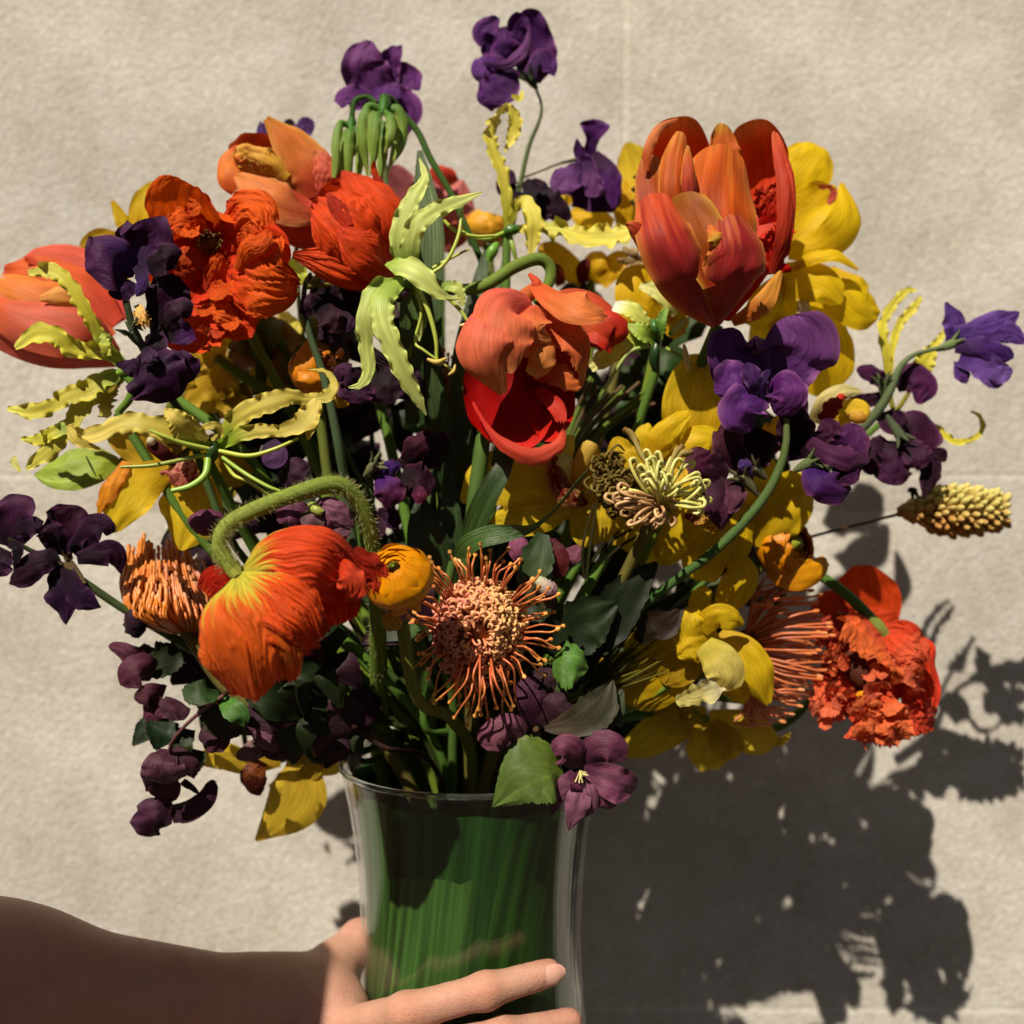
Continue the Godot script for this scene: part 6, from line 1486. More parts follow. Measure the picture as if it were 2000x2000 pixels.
	oc([[1000, 1950, -6.4], [1060, 1740, -5.8], [1140, 1560, -5.8]], [140, 190, 110], {"cup": -0.4, "c1": hx("d8a41c")})
	oc([[1100, 1950, -6.2], [1300, 1720, -5.8], [1440, 1580, -6.0]], [110, 150, 80], {"c1": hx("d49c14")})
	oc([[900, 1950, -6.0], [900, 1780, -5.2], [960, 1640, -5.2]], [70, 100, 50], {"nm": "lip", "c0": hx("5a1414"), "c1": hx("6a2020"), "cup": -0.6})
	oc([[620, 1980, -5.6], [560, 1820, -5.2], [500, 1700, -5.4]], [60, 90, 40], {"nm": "lip", "c0": hx("6a2014"), "c1": hx("7a3018")})
	stem_to_vase(P(1000, 1900, -6.6), Vector3(0, -1, 0), 0.0030, grn)
	fr(850, 450, 600)
	thing("orchid", "smooth yellow orchid petals left of the largest tulip's base, above the whitish green lily", "orchid", P(1400, 560, 0), g)
	oc([[1420, 600, 0.2], [1300, 500, 0.8], [1260, 360, 0.8], [1320, 225, 0.2]], [60, 130, 130, 90], {"cup": -0.3, "c1": hx("deb01a")})
	oc([[1420, 560, 0.0], [1450, 420, 0.0], [1420, 300, -0.2]], [80, 100, 60], {"c1": hx("c8980e")})
	oc([[1440, 640, 0.0], [1520, 560, -0.4], [1600, 560, -0.6]], [80, 110, 60], {"c1": hx("b08a14")})
	stem_to_vase(P(1420, 590, 0), Vector3(-0.2, -1, 0), 0.0030, grn)
	fr(0, 350, 600)
	thing("orchid", "out-of-focus yellow orchid tips behind the upper left poppy and sweet pea", "orchid", P(850, 420, -7), g)
	oc([[860, 420, -7], [780, 280, -7], [705, 135, -7]], [40, 50, 14], {"tr": 0.0, "c1": hx("cfa81c")})
	oc([[860, 420, -7], [890, 200, -6.8], [960, 80, -6.8], [1040, 40, -7]], [50, 80, 66, 16], {"c1": hx("d4b024")})
	oc([[800, 440, -6.8], [640, 390, -6.6], [500, 440, -7]], [60, 80, 40], {"c1": hx("b08c20")})
	oc([[840, 430, -6.6], [760, 560, -6.4], [700, 700, -6.6]], [60, 90, 40], {})
	stem_to_vase(P(860, 430, -7), Vector3(0.4, -1, 0), 0.0030, grn)
	fr(400, 500, 500)
	thing("orchid", "tan yellow orchid blurred in the gap between the vermilion poppy and golden lily", "orchid", P(150, 1000, -4), g)
	orc_tones("b08a20", "c8a034")
	oc([[-20, 800, -2], [60, 700, -1.6], [150, 640, -1.8]], [90, 120, 50], {"ruf": 0.2})
	oc([[60, 980, -2.4], [170, 880, -2.0], [280, 860, -2.2]], [80, 120, 40], {"ruf": 0.2})
	oc([[330, 1000, -3], [440, 940, -2.6], [560, 1000, -2.8]], [70, 100, 40], {"ruf": 0.2})
	oc([[-140, 1020, -2], [-200, 880, -1.6], [-120, 780, -1.8]], [90, 130, 60], {"ruf": 0.2})
	oc([[200, 700, -3], [240, 580, -2.8], [330, 560, -3]], [70, 90, 40], {"ruf": 0.2})
	oc([[480, 1180, -3], [560, 1100, -2.8], [640, 1120, -3]], [60, 90, 40], {"c1": hx("8a7020")})
	oc([[150, 1100, -4], [100, 900, -3.6], [60, 760, -3.8]], [120, 170, 80], {"ruf": 0.25, "c1": hx("b08a30")})
	oc([[160, 1080, -3.8], [20, 1050, -3.4], [-160, 1150, -3.6]], [100, 150, 60], {"c1": hx("c49c2c")})
	oc([[170, 1080, -3.8], [250, 1200, -3.4], [220, 1330, -3.6]], [100, 140, 60], {})
	oc([[300, 800, -4.4], [420, 660, -4.2], [390, 500, -4.4]], [60, 90, 40], {"c1": hx("c8a43c"), "ruf": 0.2})
	oc([[340, 820, -4.2], [520, 820, -4.0], [660, 900, -4.2]], [60, 80, 40], {"c1": hx("b88f28"), "ruf": 0.2})
	oc([[560, 640, -4.4], [620, 540, -4.2], [700, 480, -4.4]], [60, 110, 70], {"c1": hx("d8c45a"), "ruf": 0.3})
	oc([[480, 330, -4], [640, 160, -3.8], [760, 80, -4]], [80, 120, 60], {"c0": hx("a8b43c"), "c1": hx("bcc24a"), "ruf": 0.3})
	stem_to_vase(P(200, 1080, -4), Vector3(0.4, -1, 0), 0.0030, grn)

func pin(path: Array, r: float, c0: Color, c1: Color, knob: Color, kr: float, kl := 1.0) -> void:
	# one flower pin: a thin style with a knob at its tip
	var b := nbuf()
	tube_to(b, path, [r, r, r * 0.9], {"c0": c0, "c1": c1, "sides": 6, "seg": 12})
	var n := path.size()
	var e := P(path[n - 1][0], path[n - 1][1], path[n - 1][2])
	var q := P(path[n - 2][0], path[n - 2][1], path[n - 2][2])
	var v := (e - q).normalized() * L(kr, e) * kl
	tube_to(b, [e - v * 0.9, e - v * 0.5, e, e + v * 0.6, e + v * 0.9], [0.4 * kr, 0.9 * kr, kr, 0.75 * kr, 0.2 * kr], {"c0": knob, "c1": knob, "sides": 8, "seg": 8})
	done("style", b, M.style)

func proteas() -> void:
	# 1: front middle
	d_off = 0.6
	fr(750, 850, 600)
	thing("pincushion_protea", "orange pincushion protea facing the viewer in front, coral curls ringed by thin pins", "protea", P(600, 1230, 6), "pincushion proteas")
	var core := nbuf()
	tube_to(core, [[600, 1240, 5.0], [598, 1225, 6.6], [595, 1215, 7.9], [592, 1208, 8.3]], [235, 262, 195, 50], {"c0": hx("8a4a34"), "c1": hx("b07850"), "sides": 24, "seg": 14, "lump": 0.12})
	done("core", core, M.dry)
	var bf := nbuf()
	for i in 560:
		var a := rng.randf() * TAU
		var q := sqrt(rng.randf_range(0.05, 1.0))
		var cx := 600 + cos(a) * 285 * q
		var cy := 1240 + sin(a) * 330 * q
		if Vector2(cx - 530, cy - 1140).length() < 55 and rng.randf() < 0.6: continue
		var cz := 9.1 - 2.6 * q * q + rng.randf_range(-0.15, 0.15)
		var v := Vector2(cos(a) + rng.randf_range(-0.8, 0.8), sin(a) + rng.randf_range(-0.8, 0.8)).normalized()
		var w := Vector2(-v.y, v.x) * (1.0 if rng.randf() < 0.5 else -1.0)
		var s := rng.randf_range(18, 34)
		var warm := clampf((cx - 330) / 500.0 + rng.randf_range(-0.3, 0.3), 0.0, 1.0)
		var c := hx("c4524a").lerp(hx("d89a5c"), warm)
		var tipc := hx("e0a088").lerp(hx("dcb878"), warm)
		tube_to(bf, [[cx - v.x * s, cy - v.y * s, cz - 0.6], [cx, cy, cz], [cx + v.x * s * 0.8 + w.x * s * 0.2, cy + v.y * s * 0.8 + w.y * s * 0.2, cz + 0.1], [cx + v.x * s * 0.8 + w.x * s, cy + v.y * s * 0.8 + w.y * s, cz - 0.1], [cx + w.x * s, cy + w.y * s, cz - 0.25]], [6, 9, 10, 10, 8], {"c0": c, "c1": tipc, "sides": 6, "seg": 8})
	done("curled_florets", bf, M.style, null, "stuff")
	for i in 84:
		var a := TAU * i / 84.0 + 0.12 * sin(i * 1.9) + rng.randf_range(-0.09, 0.09)
		var ca := cos(a)
		var sa := sin(a)
		var down := clampf(sa, 0.0, 1.0)
		var len_k := rng.randf_range(0.6, 1.12)
		var rx := 250.0 + 250.0 * len_k
		# pins of the lower side start on the face and loop over it
		var q := 1.0 - 0.55 * down * rng.randf()
		var x0 := 600 + ca * 235 * q
		var y0 := 1240 + sa * 270 * q
		var x2 := 600 + ca * (rx - 170.0 * down * rng.randf_range(0.2, 1.3)) + rng.randf_range(-26, 26)
		var y2 := 1220 + sa * (300.0 + (290.0 if sa > 0 else 230.0) * len_k) + rng.randf_range(-20, 20)
		var turn := rng.randf_range(-1.0, 1.0)
		var d0 := 6.6 + 2.0 * (1.0 - q) * 2.0
		var d2 := rng.randf_range(6.4, 9.2) + 0.8 * down
		if ca > 0.2 and rng.randf() < 0.35: d2 -= 1.0
		var mx := lerpf(x0, x2, 0.5) - sa * turn * (34.0 + 40.0 * down)
		var my := lerpf(y0, y2, 0.5) + ca * turn * (34.0 + 40.0 * down) - 20.0
		var nx := lerpf(x0, x2, 0.82) - sa * turn * 22.0
		var ny := lerpf(y0, y2, 0.82) + ca * turn * 22.0
		var warm := rng.randf()
		var dm := (d0 + d2) * 0.5 + 0.5 + 0.7 * down
		pin([[x0, y0, d0], [mx, my, dm], [nx, ny, lerpf(dm, d2, 0.6)], [x2, y2, d2]], rng.randf_range(6.0, 8.5), hx("b85a3a"), hx("cc7038").lerp(hx("d09040"), warm), hx("dc8a3a").lerp(hx("e0b060"), warm * 0.7), rng.randf_range(13.0, 17.5))
	stem_to_vase(P(600, 1330, 5.2), Vector3(-0.2, -1, -0.8), 0.0044, hx("6a6a3c"))
	d_off = 0.0
	# 2: left, shut like a fist
	fr(0, 850, 500)
	thing("pincushion_protea", "half-shut orange pincushion protea at the left, between dark sweet pea and nodding poppy", "protea", P(1400, 1470, 1), "pincushion proteas")
	tube("core", M.dry, [[1400, 1480, 0.6], [1340, 1340, 0.6], [1290, 1150, 0.4], [1270, 1000, 0.2]], [60, 120, 150, 60], {"c0": hx("8a4818"), "c1": hx("8a4818"), "sides": 18, "lump": 0.1})
	for i in 210:
		var u := rng.randf_range(-1.0, 1.0)
		var row := float(i) / 210.0
		var tip_y := lerpf(800.0, 1260.0, row) + rng.randf_range(-60, 60) + 90.0 * u * u
		var tip_x := 1255.0 + u * 310.0 * (1.0 - 0.12 * row) - (tip_y - 1000.0) * -0.10
		if u < -0.3: tip_y -= 40.0
		var dz := lerpf(-0.6, 2.6, row) - 1.4 * u * u
		var bx := 1400.0 + u * 110.0
		var mx := lerpf(bx, tip_x, 0.55) + u * 130.0 - 40.0
		var my := lerpf(1490.0, tip_y, 0.5)
		var pinkish := clampf(0.6 * u + rng.randf_range(-0.3, 0.6), 0.0, 1.0)
		pin([[bx, 1490, 0.8], [mx, my, dz + 0.5], [tip_x, tip_y, dz]], 12.0, hx("b8641e"), hx("d07a2c").lerp(hx("cc7a5a"), pinkish), hx("d88a40").lerp(hx("d49484"), pinkish), 15.0, 1.8)
	stem_to_vase(P(1400, 1480, 0.8), Vector3(0.6, -1, 0), 0.0040, hx("6a6a3c"))
	# 3: right
	fr(1200, 950, 700)
	thing("pincushion_protea", "shaded pincushion protea at the lower right, long orange pins sweeping towards the coral poppy", "protea", P(720, 900, 0), "pincushion proteas")
	tube("core", M.dry, [[640, 880, -0.6], [730, 890, -0.4], [800, 900, -0.4]], [90, 130, 60], {"c0": hx("5a2c14"), "c1": hx("6a3418"), "sides": 14})
	for i in 105:
		var v := float(i) / 105.0 + rng.randf_range(-0.02, 0.02)
		var ty := lerpf(500.0, 1320.0, v)
		var tx := 1170.0 - 330.0 * pow(absf(v - 0.45) * 1.9, 2.0) + rng.randf_range(-130, 30)
		if v < 0.2: tx = rng.randf_range(820, 1140)
		var d := rng.randf_range(-2.4, 2.0)
		var y0 := 880.0 + (v - 0.5) * 200.0
		var my := lerpf(y0, ty, 0.6) + (ty - 900.0) * 0.14 + rng.randf_range(-34, 34)
		var mx := lerpf(720.0, tx, 0.5) - 30.0
		var lit := clampf(v * 1.6, 0.0, 1.0)
		pin([[710, y0, d * 0.3 - 0.3], [mx, my, d * 0.8], [tx - 90, lerpf(my, ty, 0.75), d + 0.1], [tx, ty, d]], 6.5, hx("a8522c"), hx("c87044"), hx("cc7438").lerp(hx("dc9a6c"), lit * rng.randf()), 11.0, 2.0)
	stem_to_vase(P(680, 900, -0.6), Vector3(-1, -0.5, 0), 0.0040, hx("6a6a3c"))
	# 4: fading, right of the middle
	d_off = 2.2
	fr(850, 450, 600)
	thing("faded_bloom", "pale yellow-green curled bloom with dried brown florets, in the centre right of the bouquet", "flower", P(1400, 1740, 5))
	var dr := nbuf()
	for i in 150:
		var a := rng.randf() * TAU
		var q := sqrt(rng.randf()) * 1.0
		var x := 1150 + cos(a) * 155 * q
		var y := 1600 + sin(a) * 190 * q + (x - 1150) * 0.3
		var b := rng.randf() * TAU
		var s := rng.randf_range(25, 50)
		var d := 4.2 + rng.randf() * 1.2 - q
		var k := rng.randf()
		tube_to(dr, [[x, y, d], [x + cos(b) * s, y + sin(b) * s, d + 0.4], [x + cos(b + 1.2) * s * 1.3, y + sin(b + 1.2) * s * 1.3, d + 0.3], [x + cos(b + 2.2) * s, y + sin(b + 2.2) * s, d]], [9, 10, 9, 6], {"c0": hx("4a3818"), "c1": hx("4a3818").lerp(hx("8a7a38"), k), "sides": 5, "seg": 9})
	done("dried_florets", dr, M.dry, null, "stuff")
	for i in 60:
		var up := i < 36
		var a := (deg_to_rad(rng.randf_range(-155, 10)) if up else deg_to_rad(rng.randf_range(5, 200)))
		if i >= 54: a = deg_to_rad(rng.randf_range(170, 200))
		var r1 := rng.randf_range(170, 330) if up else rng.randf_range(90, 240)
		if i >= 54: r1 = rng.randf_range(250, 330)
		var cx := 1420.0 + rng.randf_range(-40, 40)
		var cy := 1730.0 + rng.randf_range(-40, 40)
		var ex := cx + cos(a) * r1
		var ey := cy + sin(a) * r1 * (1.0 if up else 0.75)
		var side := 1.0 if rng.randf() < 0.5 else -1.0
		var px := -sin(a) * side
		var py := cos(a) * side
		var h := rng.randf_range(20, 46)
		var d := 5.0 + rng.randf_range(0.0, 1.6)
		var c := hx("b8b45c") if up else hx("b08458")
		var c2 := hx("d2cf84") if up else hx("c8a878")
		tube("floret", M.style, [[cx, cy, 5.0], [lerpf(cx, ex, 0.6) - px * 18, lerpf(cy, ey, 0.6) - py * 18, d + 0.3], [ex, ey, d + 0.3], [ex + px * h + cos(a) * 6, ey + py * h + sin(a) * 6, d + 0.2], [ex + px * h - cos(a) * h, ey + py * h - sin(a) * h, d], [ex + px * h * 0.5 - cos(a) * h, ey + py * h * 0.5 - sin(a) * h, d - 0.1]], [9, 11, 12, 12, 11, 8], {"c0": c, "c1": c2, "sides": 7, "seg": 20})
	for q in [[[1400, 1560, 5.0], [1300, 1420, 5.2], [1240, 1290, 5.2], [1180, 1250, 5.2]], [[1440, 1600, 5.6], [1500, 1420, 6.0], [1560, 1350, 6.0]], [[1480, 1560, 5.6], [1530, 1420, 6.0], [1620, 1390, 6.0]]]:
		tube("dried_floret", M.dry, q, [10, 12, 24, 20], {"c0": hx("c0b468"), "c1": hx("6a4c28"), "sides": 7, "lump": 0.4})
	stem_to_vase(P(1380, 1780, 4.4), Vector3(-0.4, -1, -0.4), 0.0034, hx("6a6a3c"))
	d_off = 0.0
	# 5: small faded pieces deep in the bouquet
	fr(400, 500, 500)
	thing("pincushion_protea", "small blurred brown-orange protea deep behind the pale green lily's hanging petals", "protea", P(1800, 1100, -2), "pincushion proteas")
	tube("core", M.dry, [[1800, 1140, -2.2], [1800, 950, -2.0], [1800, 800, -2.2]], [60, 84, 40], {"c0": hx("6a3818"), "c1": hx("7a4420"), "lump": 0.2})
	for i in 40:
		var u := rng.randf_range(-1, 1)
		var ty := rng.randf_range(690, 1060)
		pin([[1800 + u * 40, ty + 150, -1.6], [1800 + u * 100, ty + 60, -1.2], [1800 + u * 100, ty, -1.2]], 9.0, hx("a05a2c"), hx("b87048"), hx("c88a5c"), 14.0, 1.3)
	stem_to_vase(P(1800, 1140, -2), Vector3(0, -1, 0), 0.0034, hx("6a6a3c"))
	fr(850, 0, 600)
	thing("faded_bloom", "small brownish faded bloom behind the left edge of the largest tulip", "flower", P(1270, 1700, -3))
	for i in 34:
		var a := rng.randf() * TAU
		var q := rng.randf_range(60, 130)
		tube("floret", M.dry, [[1270, 1640, -3], [1270 + cos(a) * q * 0.6, 1630 + sin(a) * q * 0.5, -2.6], [1270 + cos(a) * q, 1630 + sin(a) * q * 0.8, -2.8]], [10, 13, 16], {"c0": hx("6a5a30"), "c1": hx("a8946a").lerp(hx("6a4a3a"), rng.randf()), "sides": 6, "seg": 8})
	for i in 12:
		var x := 1280 + rng.randf_range(-60, 60)
		var y := 1200 + rng.randf_range(-140, 140)
		tube("floret", M.dry, [[1300, 1420, -3.4], [x + 30, y + 50, -3.2], [x, y, -3.0]], [8, 10, 18], {"c0": hx("a8a050"), "c1": hx("5a4a30"), "sides": 6, "seg": 8})
	stem_to_vase(P(1270, 1690, -3), Vector3(-0.2, -1, 0), 0.0030, hx("6a6a3c"))
	# the knobbly spike at the right
	fr(1300, 550, 700)
	thing("flower_spike", "knobbly yellow and tan flower spike sticking out level at the right edge", "flower spike", P(1250, 1250, -3))
	tube("axis", M.dry, [[1250, 1255, -3], [1500, 1240, -3], [1830, 1240, -3]], [14, 60, 30], {"c0": hx("8a6a30"), "c1": hx("a8963c")})
	tube("stalk", M.stem, [[560, 1440, -2.6], [840, 1360, -2.8], [1080, 1300, -3], [1250, 1255, -3]], [9, 8, 8, 9], {"c0": hx("4a3a2c"), "c1": hx("5a4434")})
	for row in 21:
		var t := float(row) / 20.0
		var ax := lerpf(1290.0, 1820.0, t) + rng.randf_range(-12, 12)
		var rad := crf([36.0, 84.0, 128.0, 120.0, 104.0, 84.0], t) * rng.randf_range(0.86, 1.12)
		for k in 11:
			var a := TAU * (k + 0.5 * (row % 2)) / 11.0 + rng.randf_range(-0.1, 0.1)
			var dy := -cos(a)
			var dz := sin(a)
			if dz < -0.55: continue
			var y1 := 1235.0 + dy * rad
			var z1 := -3.0 + dz * rad * 0.0125
			var up := clampf(-dy * 0.7 + 0.35 + t * 0.45 + rng.randf_range(-0.15, 0.15), 0.0, 1.0)
			var c := hx("b07c40").lerp(hx("cfc878"), up)
			tube("floret", M.dry, [[ax - 40, 1235.0 + dy * rad * 0.3, -3.0 + dz * rad * 0.004], [ax - 8, 1235.0 + dy * rad * 0.75, -3.0 + dz * rad * 0.0095], [ax + 14, y1, z1], [ax + 32, y1 + dy * 16, z1 + dz * 0.2]], [7, 13, rng.randf_range(15, 23), 10], {"c0": hx("98682c"), "c1": c, "sides": 7, "seg": 8})
	for q in [[[1370, 1180, -2.8], [1340, 1130, -2.6], [1310, 1120, -2.6]], [[1340, 1190, -2.8], [1330, 1140, -2.6], [1345, 1115, -2.6]]]:
		tube("dried_floret", M.dry, q, [8, 12, 16], {"c0": hx("3a2a1c"), "c1": hx("2a1a16"), "sides": 6, "lump": 0.4})
	stem_to_vase(P(560, 1440, -2.6), Vector3(-0.8, -0.5, 0), 0.0016, hx("4a3a2c"))

func ranunculus(label: String, at: Vector3, face: Vector3, rad: float, ca: String, cb: String, layers := 7, open := 12.0) -> void:
	thing("ranunculus", label, "ranunculus", at, "ranunculus blooms")
	fl(at, face, rng.randf_range(0, 360), rad)
	tube("heart", M.buttercup, [[0, 0, 0.3], [0, 0, 0.5], [0, 0, 0.56]], [0.3, 0.2, 0.05], {"c0": hx("b8b840"), "c1": hx("8a9a30")})
	for l in layers:
		var r := lerpf(0.34, 1.0, pow(float(l) / (layers - 1), 0.85))
		var np := 4 if l < 3 else 6
		var top := deg_to_rad(open + 26.0 * pow(float(l) / (layers - 1), 1.4) + (22.0 if l == layers - 1 else 0.0))
		for k in np:
			var a := TAU * (k + 0.37 * l) / np + rng.randf_range(-0.2, 0.2)
			var pts := []
			var tt := top + rng.randf_range(-0.06, 0.1)
			for i in 6:
				var th := lerpf(deg_to_rad(165.0), tt, i / 5.0)
				var bul := 1.0 + 0.03 * rng.randf()
				pts.append([cos(a) * sin(th) * r * bul, sin(a) * sin(th) * r * bul, cos(th) * r * 0.85])
			var w := r * 0.98
			petal("petal", M.buttercup, pts, [w * 0.2, w * 0.8, w, w, w * 0.75, w * 0.4], {"n": Vector3(cos(a), sin(a), 0.15), "cup": [-0.3, -0.9, -1.0, -1.0, -0.9, -0.8], "c0": hx(ca), "c1": hx(cb), "ruf": 0.05, "tr": 0.08, "nu": 10, "nv": 14, "und": 0.02})
	for k in 5:
		var a := TAU * k / 5.0
		petal("sepal", M.leaf, [[cos(a) * 0.1, sin(a) * 0.1, -0.88], [cos(a) * 0.55, sin(a) * 0.55, -0.84], [cos(a) * 0.9, sin(a) * 0.9, -0.5]], [0.12, 0.22, 0.04], {"n": Vector3(cos(a), sin(a), -0.8), "c0": hx("5a7a34"), "c1": hx("6f8a40"), "nu": 6, "nv": 8})
	in_local = false

func buttercups() -> void:
	d_off = 3.0
	fr(350, 850, 600)
	ranunculus("golden orange ranunculus in front, right beside the large nodding poppy", P(1376, 888, 9.3), Vector3(-0.16, 0.58, 0.8), 0.0175, "dc9418", "e2940c", 9, 9.0)
	fr(350, 850, 600)
	petal("petal", M.buttercup, [[1340, 1130, 9.2], [1400, 1070, 9.9], [1460, 1060, 9.8], [1510, 1110, 9.4]], [30, 75, 60, 14], {"cup": -0.5, "c0": hx("d8901c"), "c1": hx("e29c1c")})
	petal("petal", M.buttercup, [[1360, 1130, 8.4], [1330, 1180, 8.6], [1300, 1225, 8.4]], [60, 75, 30], {"cup": -0.5, "c0": hx("b88a20"), "c1": hx("a88a28")})
	stem_to_vase(P(1400, 1180, 7.6), Vector3(0.1, -1, -0.2), 0.0034, hx("70803c"))
	d_off = 0.0
	fr(1300, 550, 700)
	ranunculus("deep orange ranunculus in the shade at the right, above the orange pin bloom", P(650, 1430, 1.4), Vector3(0.55, 0.25, 0.8), 0.0200, "c87410", "d8860c", 7, 20.0)
	fr(1300, 550, 700)
	petal("petal", M.buttercup, [[560, 1540, 2.0], [680, 1590, 2.6], [800, 1560, 2.4], [870, 1500, 1.8]], [50, 80, 75, 30], {"cup": -0.4, "c0": hx("cc7c10"), "c1": hx("d8920c")})
	petal("petal", M.buttercup, [[500, 1400, 2.2], [600, 1280, 2.6], [720, 1250, 2.2]], [60, 110, 60], {"cup": -0.5, "c0": hx("c8780c"), "c1": hx("cc8410")})
	stem_to_vase(P(560, 1500, 1.0), Vector3(-0.8, -0.8, 0), 0.0030, hx("66783a"))
	fr(400, 500, 500)
	ranunculus("bright orange ranunculus half hidden behind the tall blue-green stem", P(830, 860, 2.2), Vector3(0.3, 0.35, 0.85), 0.0150, "d8780c", "e08a10", 6, 20.0)
	fr(400, 500, 500)
	petal("petal", M.buttercup, [[800, 1040, 2.6], [740, 900, 3.4], [760, 760, 3.4], [780, 630, 2.8]], [40, 90, 85, 14], {"cup": -0.5, "c0": hx("d87e10"), "c1": hx("e28c12")})
	petal("petal", M.buttercup, [[800, 1060, 2.8], [790, 960, 3.8], [790, 870, 3.8]], [50, 110, 90], {"cup": -0.5, "c0": hx("d87e10"), "c1": hx("e08c14")})
	crumple([960, 740, 3.0], 5, 60, 60, hx("d87810"), hx("e08a18"), M.buttercup)
	petal("petal", M.buttercup, [[960, 1040, 2.6], [1020, 1090, 3.0], [1090, 1110, 2.8]], [50, 60, 26], {"cup": -0.4, "c0": hx("c89014"), "c1": hx("cc9a14")})
	stem_to_vase(P(850, 1060, 2.0), Vector3(0.1, -1, 0), 0.0030, hx("66783a"))
	fr(850, 0, 600)
	ranunculus("blurred golden ranunculus far back beside the dusky pink tulip", P(330, 1430, -7), Vector3(0.2, 0.95, 0.25), 0.0175, "d8961c", "e0a428", 6, 20.0)
	stem_to_vase(P(330, 1480, -7), Vector3(0.1, -1, 0), 0.0028, hx("66783a"))

var hel_o := {}
func he(pts: Array, w: Array, o := {}) -> void:
	petal("petal", M.hellebore, pts, w, mix(hel_o, o))

func lf(pts: Array, w: Array, o := {}) -> void:
	petal("leaf", M.leaf, pts, w, mix({"c0": hx("2c4a26"), "c1": hx("33542c"), "cup": 0.25, "tr": 0.0, "sj": 0.12, "jn": 14.0, "nu": 16, "nv": 30, "ruf": 0.05}, o))

func hellebores() -> void:
	var g := "hellebore sprigs"
	hel_o = {"c0": hx("4c2438"), "c1": hx("582a40"), "cup": -0.4, "tr": 0.1, "ruf": 0.1, "nu": 16, "nv": 20, "wr": 2.0, "wn": 8.0, "wt": 0.2, "mot": 0.2, "sn": 0.2}
	fr(600, 1400, 700)
	thing("hellebore", "plum hellebore bloom with its green leaf hanging over the front of the vase rim", "hellebore", P(1400, 200, 8), g)
	lf([[1370, 255, 8.6], [1280, 270, 9.8], [1150, 340, 10.2], [1000, 485, 9.6]], [60, 185, 150, 8], {"c0": hx("5f7c34"), "c1": hx("527038"), "n": Vector3(-0.1, 0.3, 1), "nu": 24, "nv": 44, "cup": -0.2, "sj": 0.10})
	he([[1450, 280, 8.2], [1420, 200, 9.0], [1370, 180, 9.2], [1330, 200, 9.0]], [40, 95, 80, 30], {"c0": hx("54283f"), "c1": hx("6c3850")})
	he([[1480, 280, 8.0], [1560, 190, 8.8], [1640, 180, 9.0], [1715, 230, 8.6]], [40, 95, 100, 50], {"c0": hx("4c2438"), "c1": hx("64344c")})
	he([[1490, 290, 8.2], [1600, 330, 9.2], [1690, 370, 9.2], [1760, 400, 8.6]], [30, 90, 100, 50], {"c0": hx("54283f"), "c1": hx("74405a"), "cup": 0.4})
	he([[1490, 310, 8.4], [1560, 400, 9.2], [1620, 450, 9.2], [1660, 485, 8.8]], [26, 60, 70, 30], {"c0": hx("48223a"), "c1": hx("6e3c54")})
	he([[1460, 310, 8.8], [1470, 400, 9.6], [1450, 500, 9.6], [1410, 612, 9.0]], [24, 62, 66, 6], {"c0": hx("6c3a52"), "c1": hx("8a5870"), "tr": 0.0})
	he([[1490, 310, 8.9], [1520, 400, 9.6], [1530, 480, 9.4], [1500, 540, 9.0]], [20, 44, 40, 8], {"c0": hx("64364c"), "c1": hx("86566c"), "tr": 0.0})
	he([[1440, 300, 8.6], [1400, 360, 9.2], [1350, 430, 9.2], [1322, 525, 8.8]], [24, 52, 44, 6], {"c0": hx("5e3048"), "c1": hx("74445a"), "tr": 0.0})
	he([[1470, 300, 9.0], [1450, 370, 9.8], [1430, 410, 9.6]], [20, 36, 14], {"c0": hx("4a1a34"), "c1": hx("581f3e")})
	for i in 9:
		var a := deg_to_rad(rng.randf_range(20, 120))
		var q := rng.randf_range(30, 75)
		tube("stamen", M.style, [[1470, 290, 9.0], [1470 + cos(a) * q * 0.6, 290 + sin(a) * q * 0.6, 9.7], [1470 + cos(a) * q, 290 + sin(a) * q, 9.8]], [3.5, 3.0, 4.5], {"c0": hx("c0c07c"), "c1": hx("d8d08c"), "sides": 5, "seg": 6})
	he([[1170, 100, 7.6], [1090, 60, 8.2], [1000, 110, 8.2], [930, 150, 7.8]], [50, 80, 90, 50], {"c0": hx("6a3a4c"), "c1": hx("764456")})
	fr(750, 850, 600)
	lf([[1010, 1845, 7.8], [1200, 1810, 8.4], [1360, 1700, 8.4], [1440, 1540, 7.8]], [16, 100, 120, 10], {"c0": hx("4a4440"), "c1": hx("40443a"), "n": Vector3(0.2, 0.1, 1)})
	lf([[1060, 1840, 7.6], [1260, 1830, 7.8], [1420, 1740, 7.8], [1500, 1600, 7.4]], [16, 80, 90, 12], {"c0": hx("2c3a26"), "c1": hx("344430")})
	he([[960, 1820, 7.2], [920, 1700, 7.8], [900, 1600, 7.8], [930, 1520, 7.4]], [50, 110, 100, 40], {"c0": hx("3c1c2c"), "c1": hx("48243a")})
	he([[980, 1820, 7.4], [1080, 1720, 7.8], [1150, 1640, 7.6]], [40, 100, 60], {"c0": hx("2c141e"), "c1": hx("3a1c2a")})
	he([[900, 1560, 6.8], [1080, 1540, 7.0], [1240, 1560, 6.8]], [60, 100, 60], {"c0": hx("2c141e"), "c1": hx("34181f")})
	tube("stalk", M.stem, [P(960, 1850, 7.4), P(930, 1930, 5.0), Vector3(-0.01, -0.15, 0.03), Vector3(-0.02, -0.3, 0.0)], [0.0022, 0.0024, 0.0026, 0.0026], {"metres": true, "c0": hx("54443c"), "c1": hx("4c5a34")})
	thing("hellebore", "bright green toothed hellebore leaf and dark bracts right of the front pincushion protea", "hellebore", P(1050, 1420, 7), g)
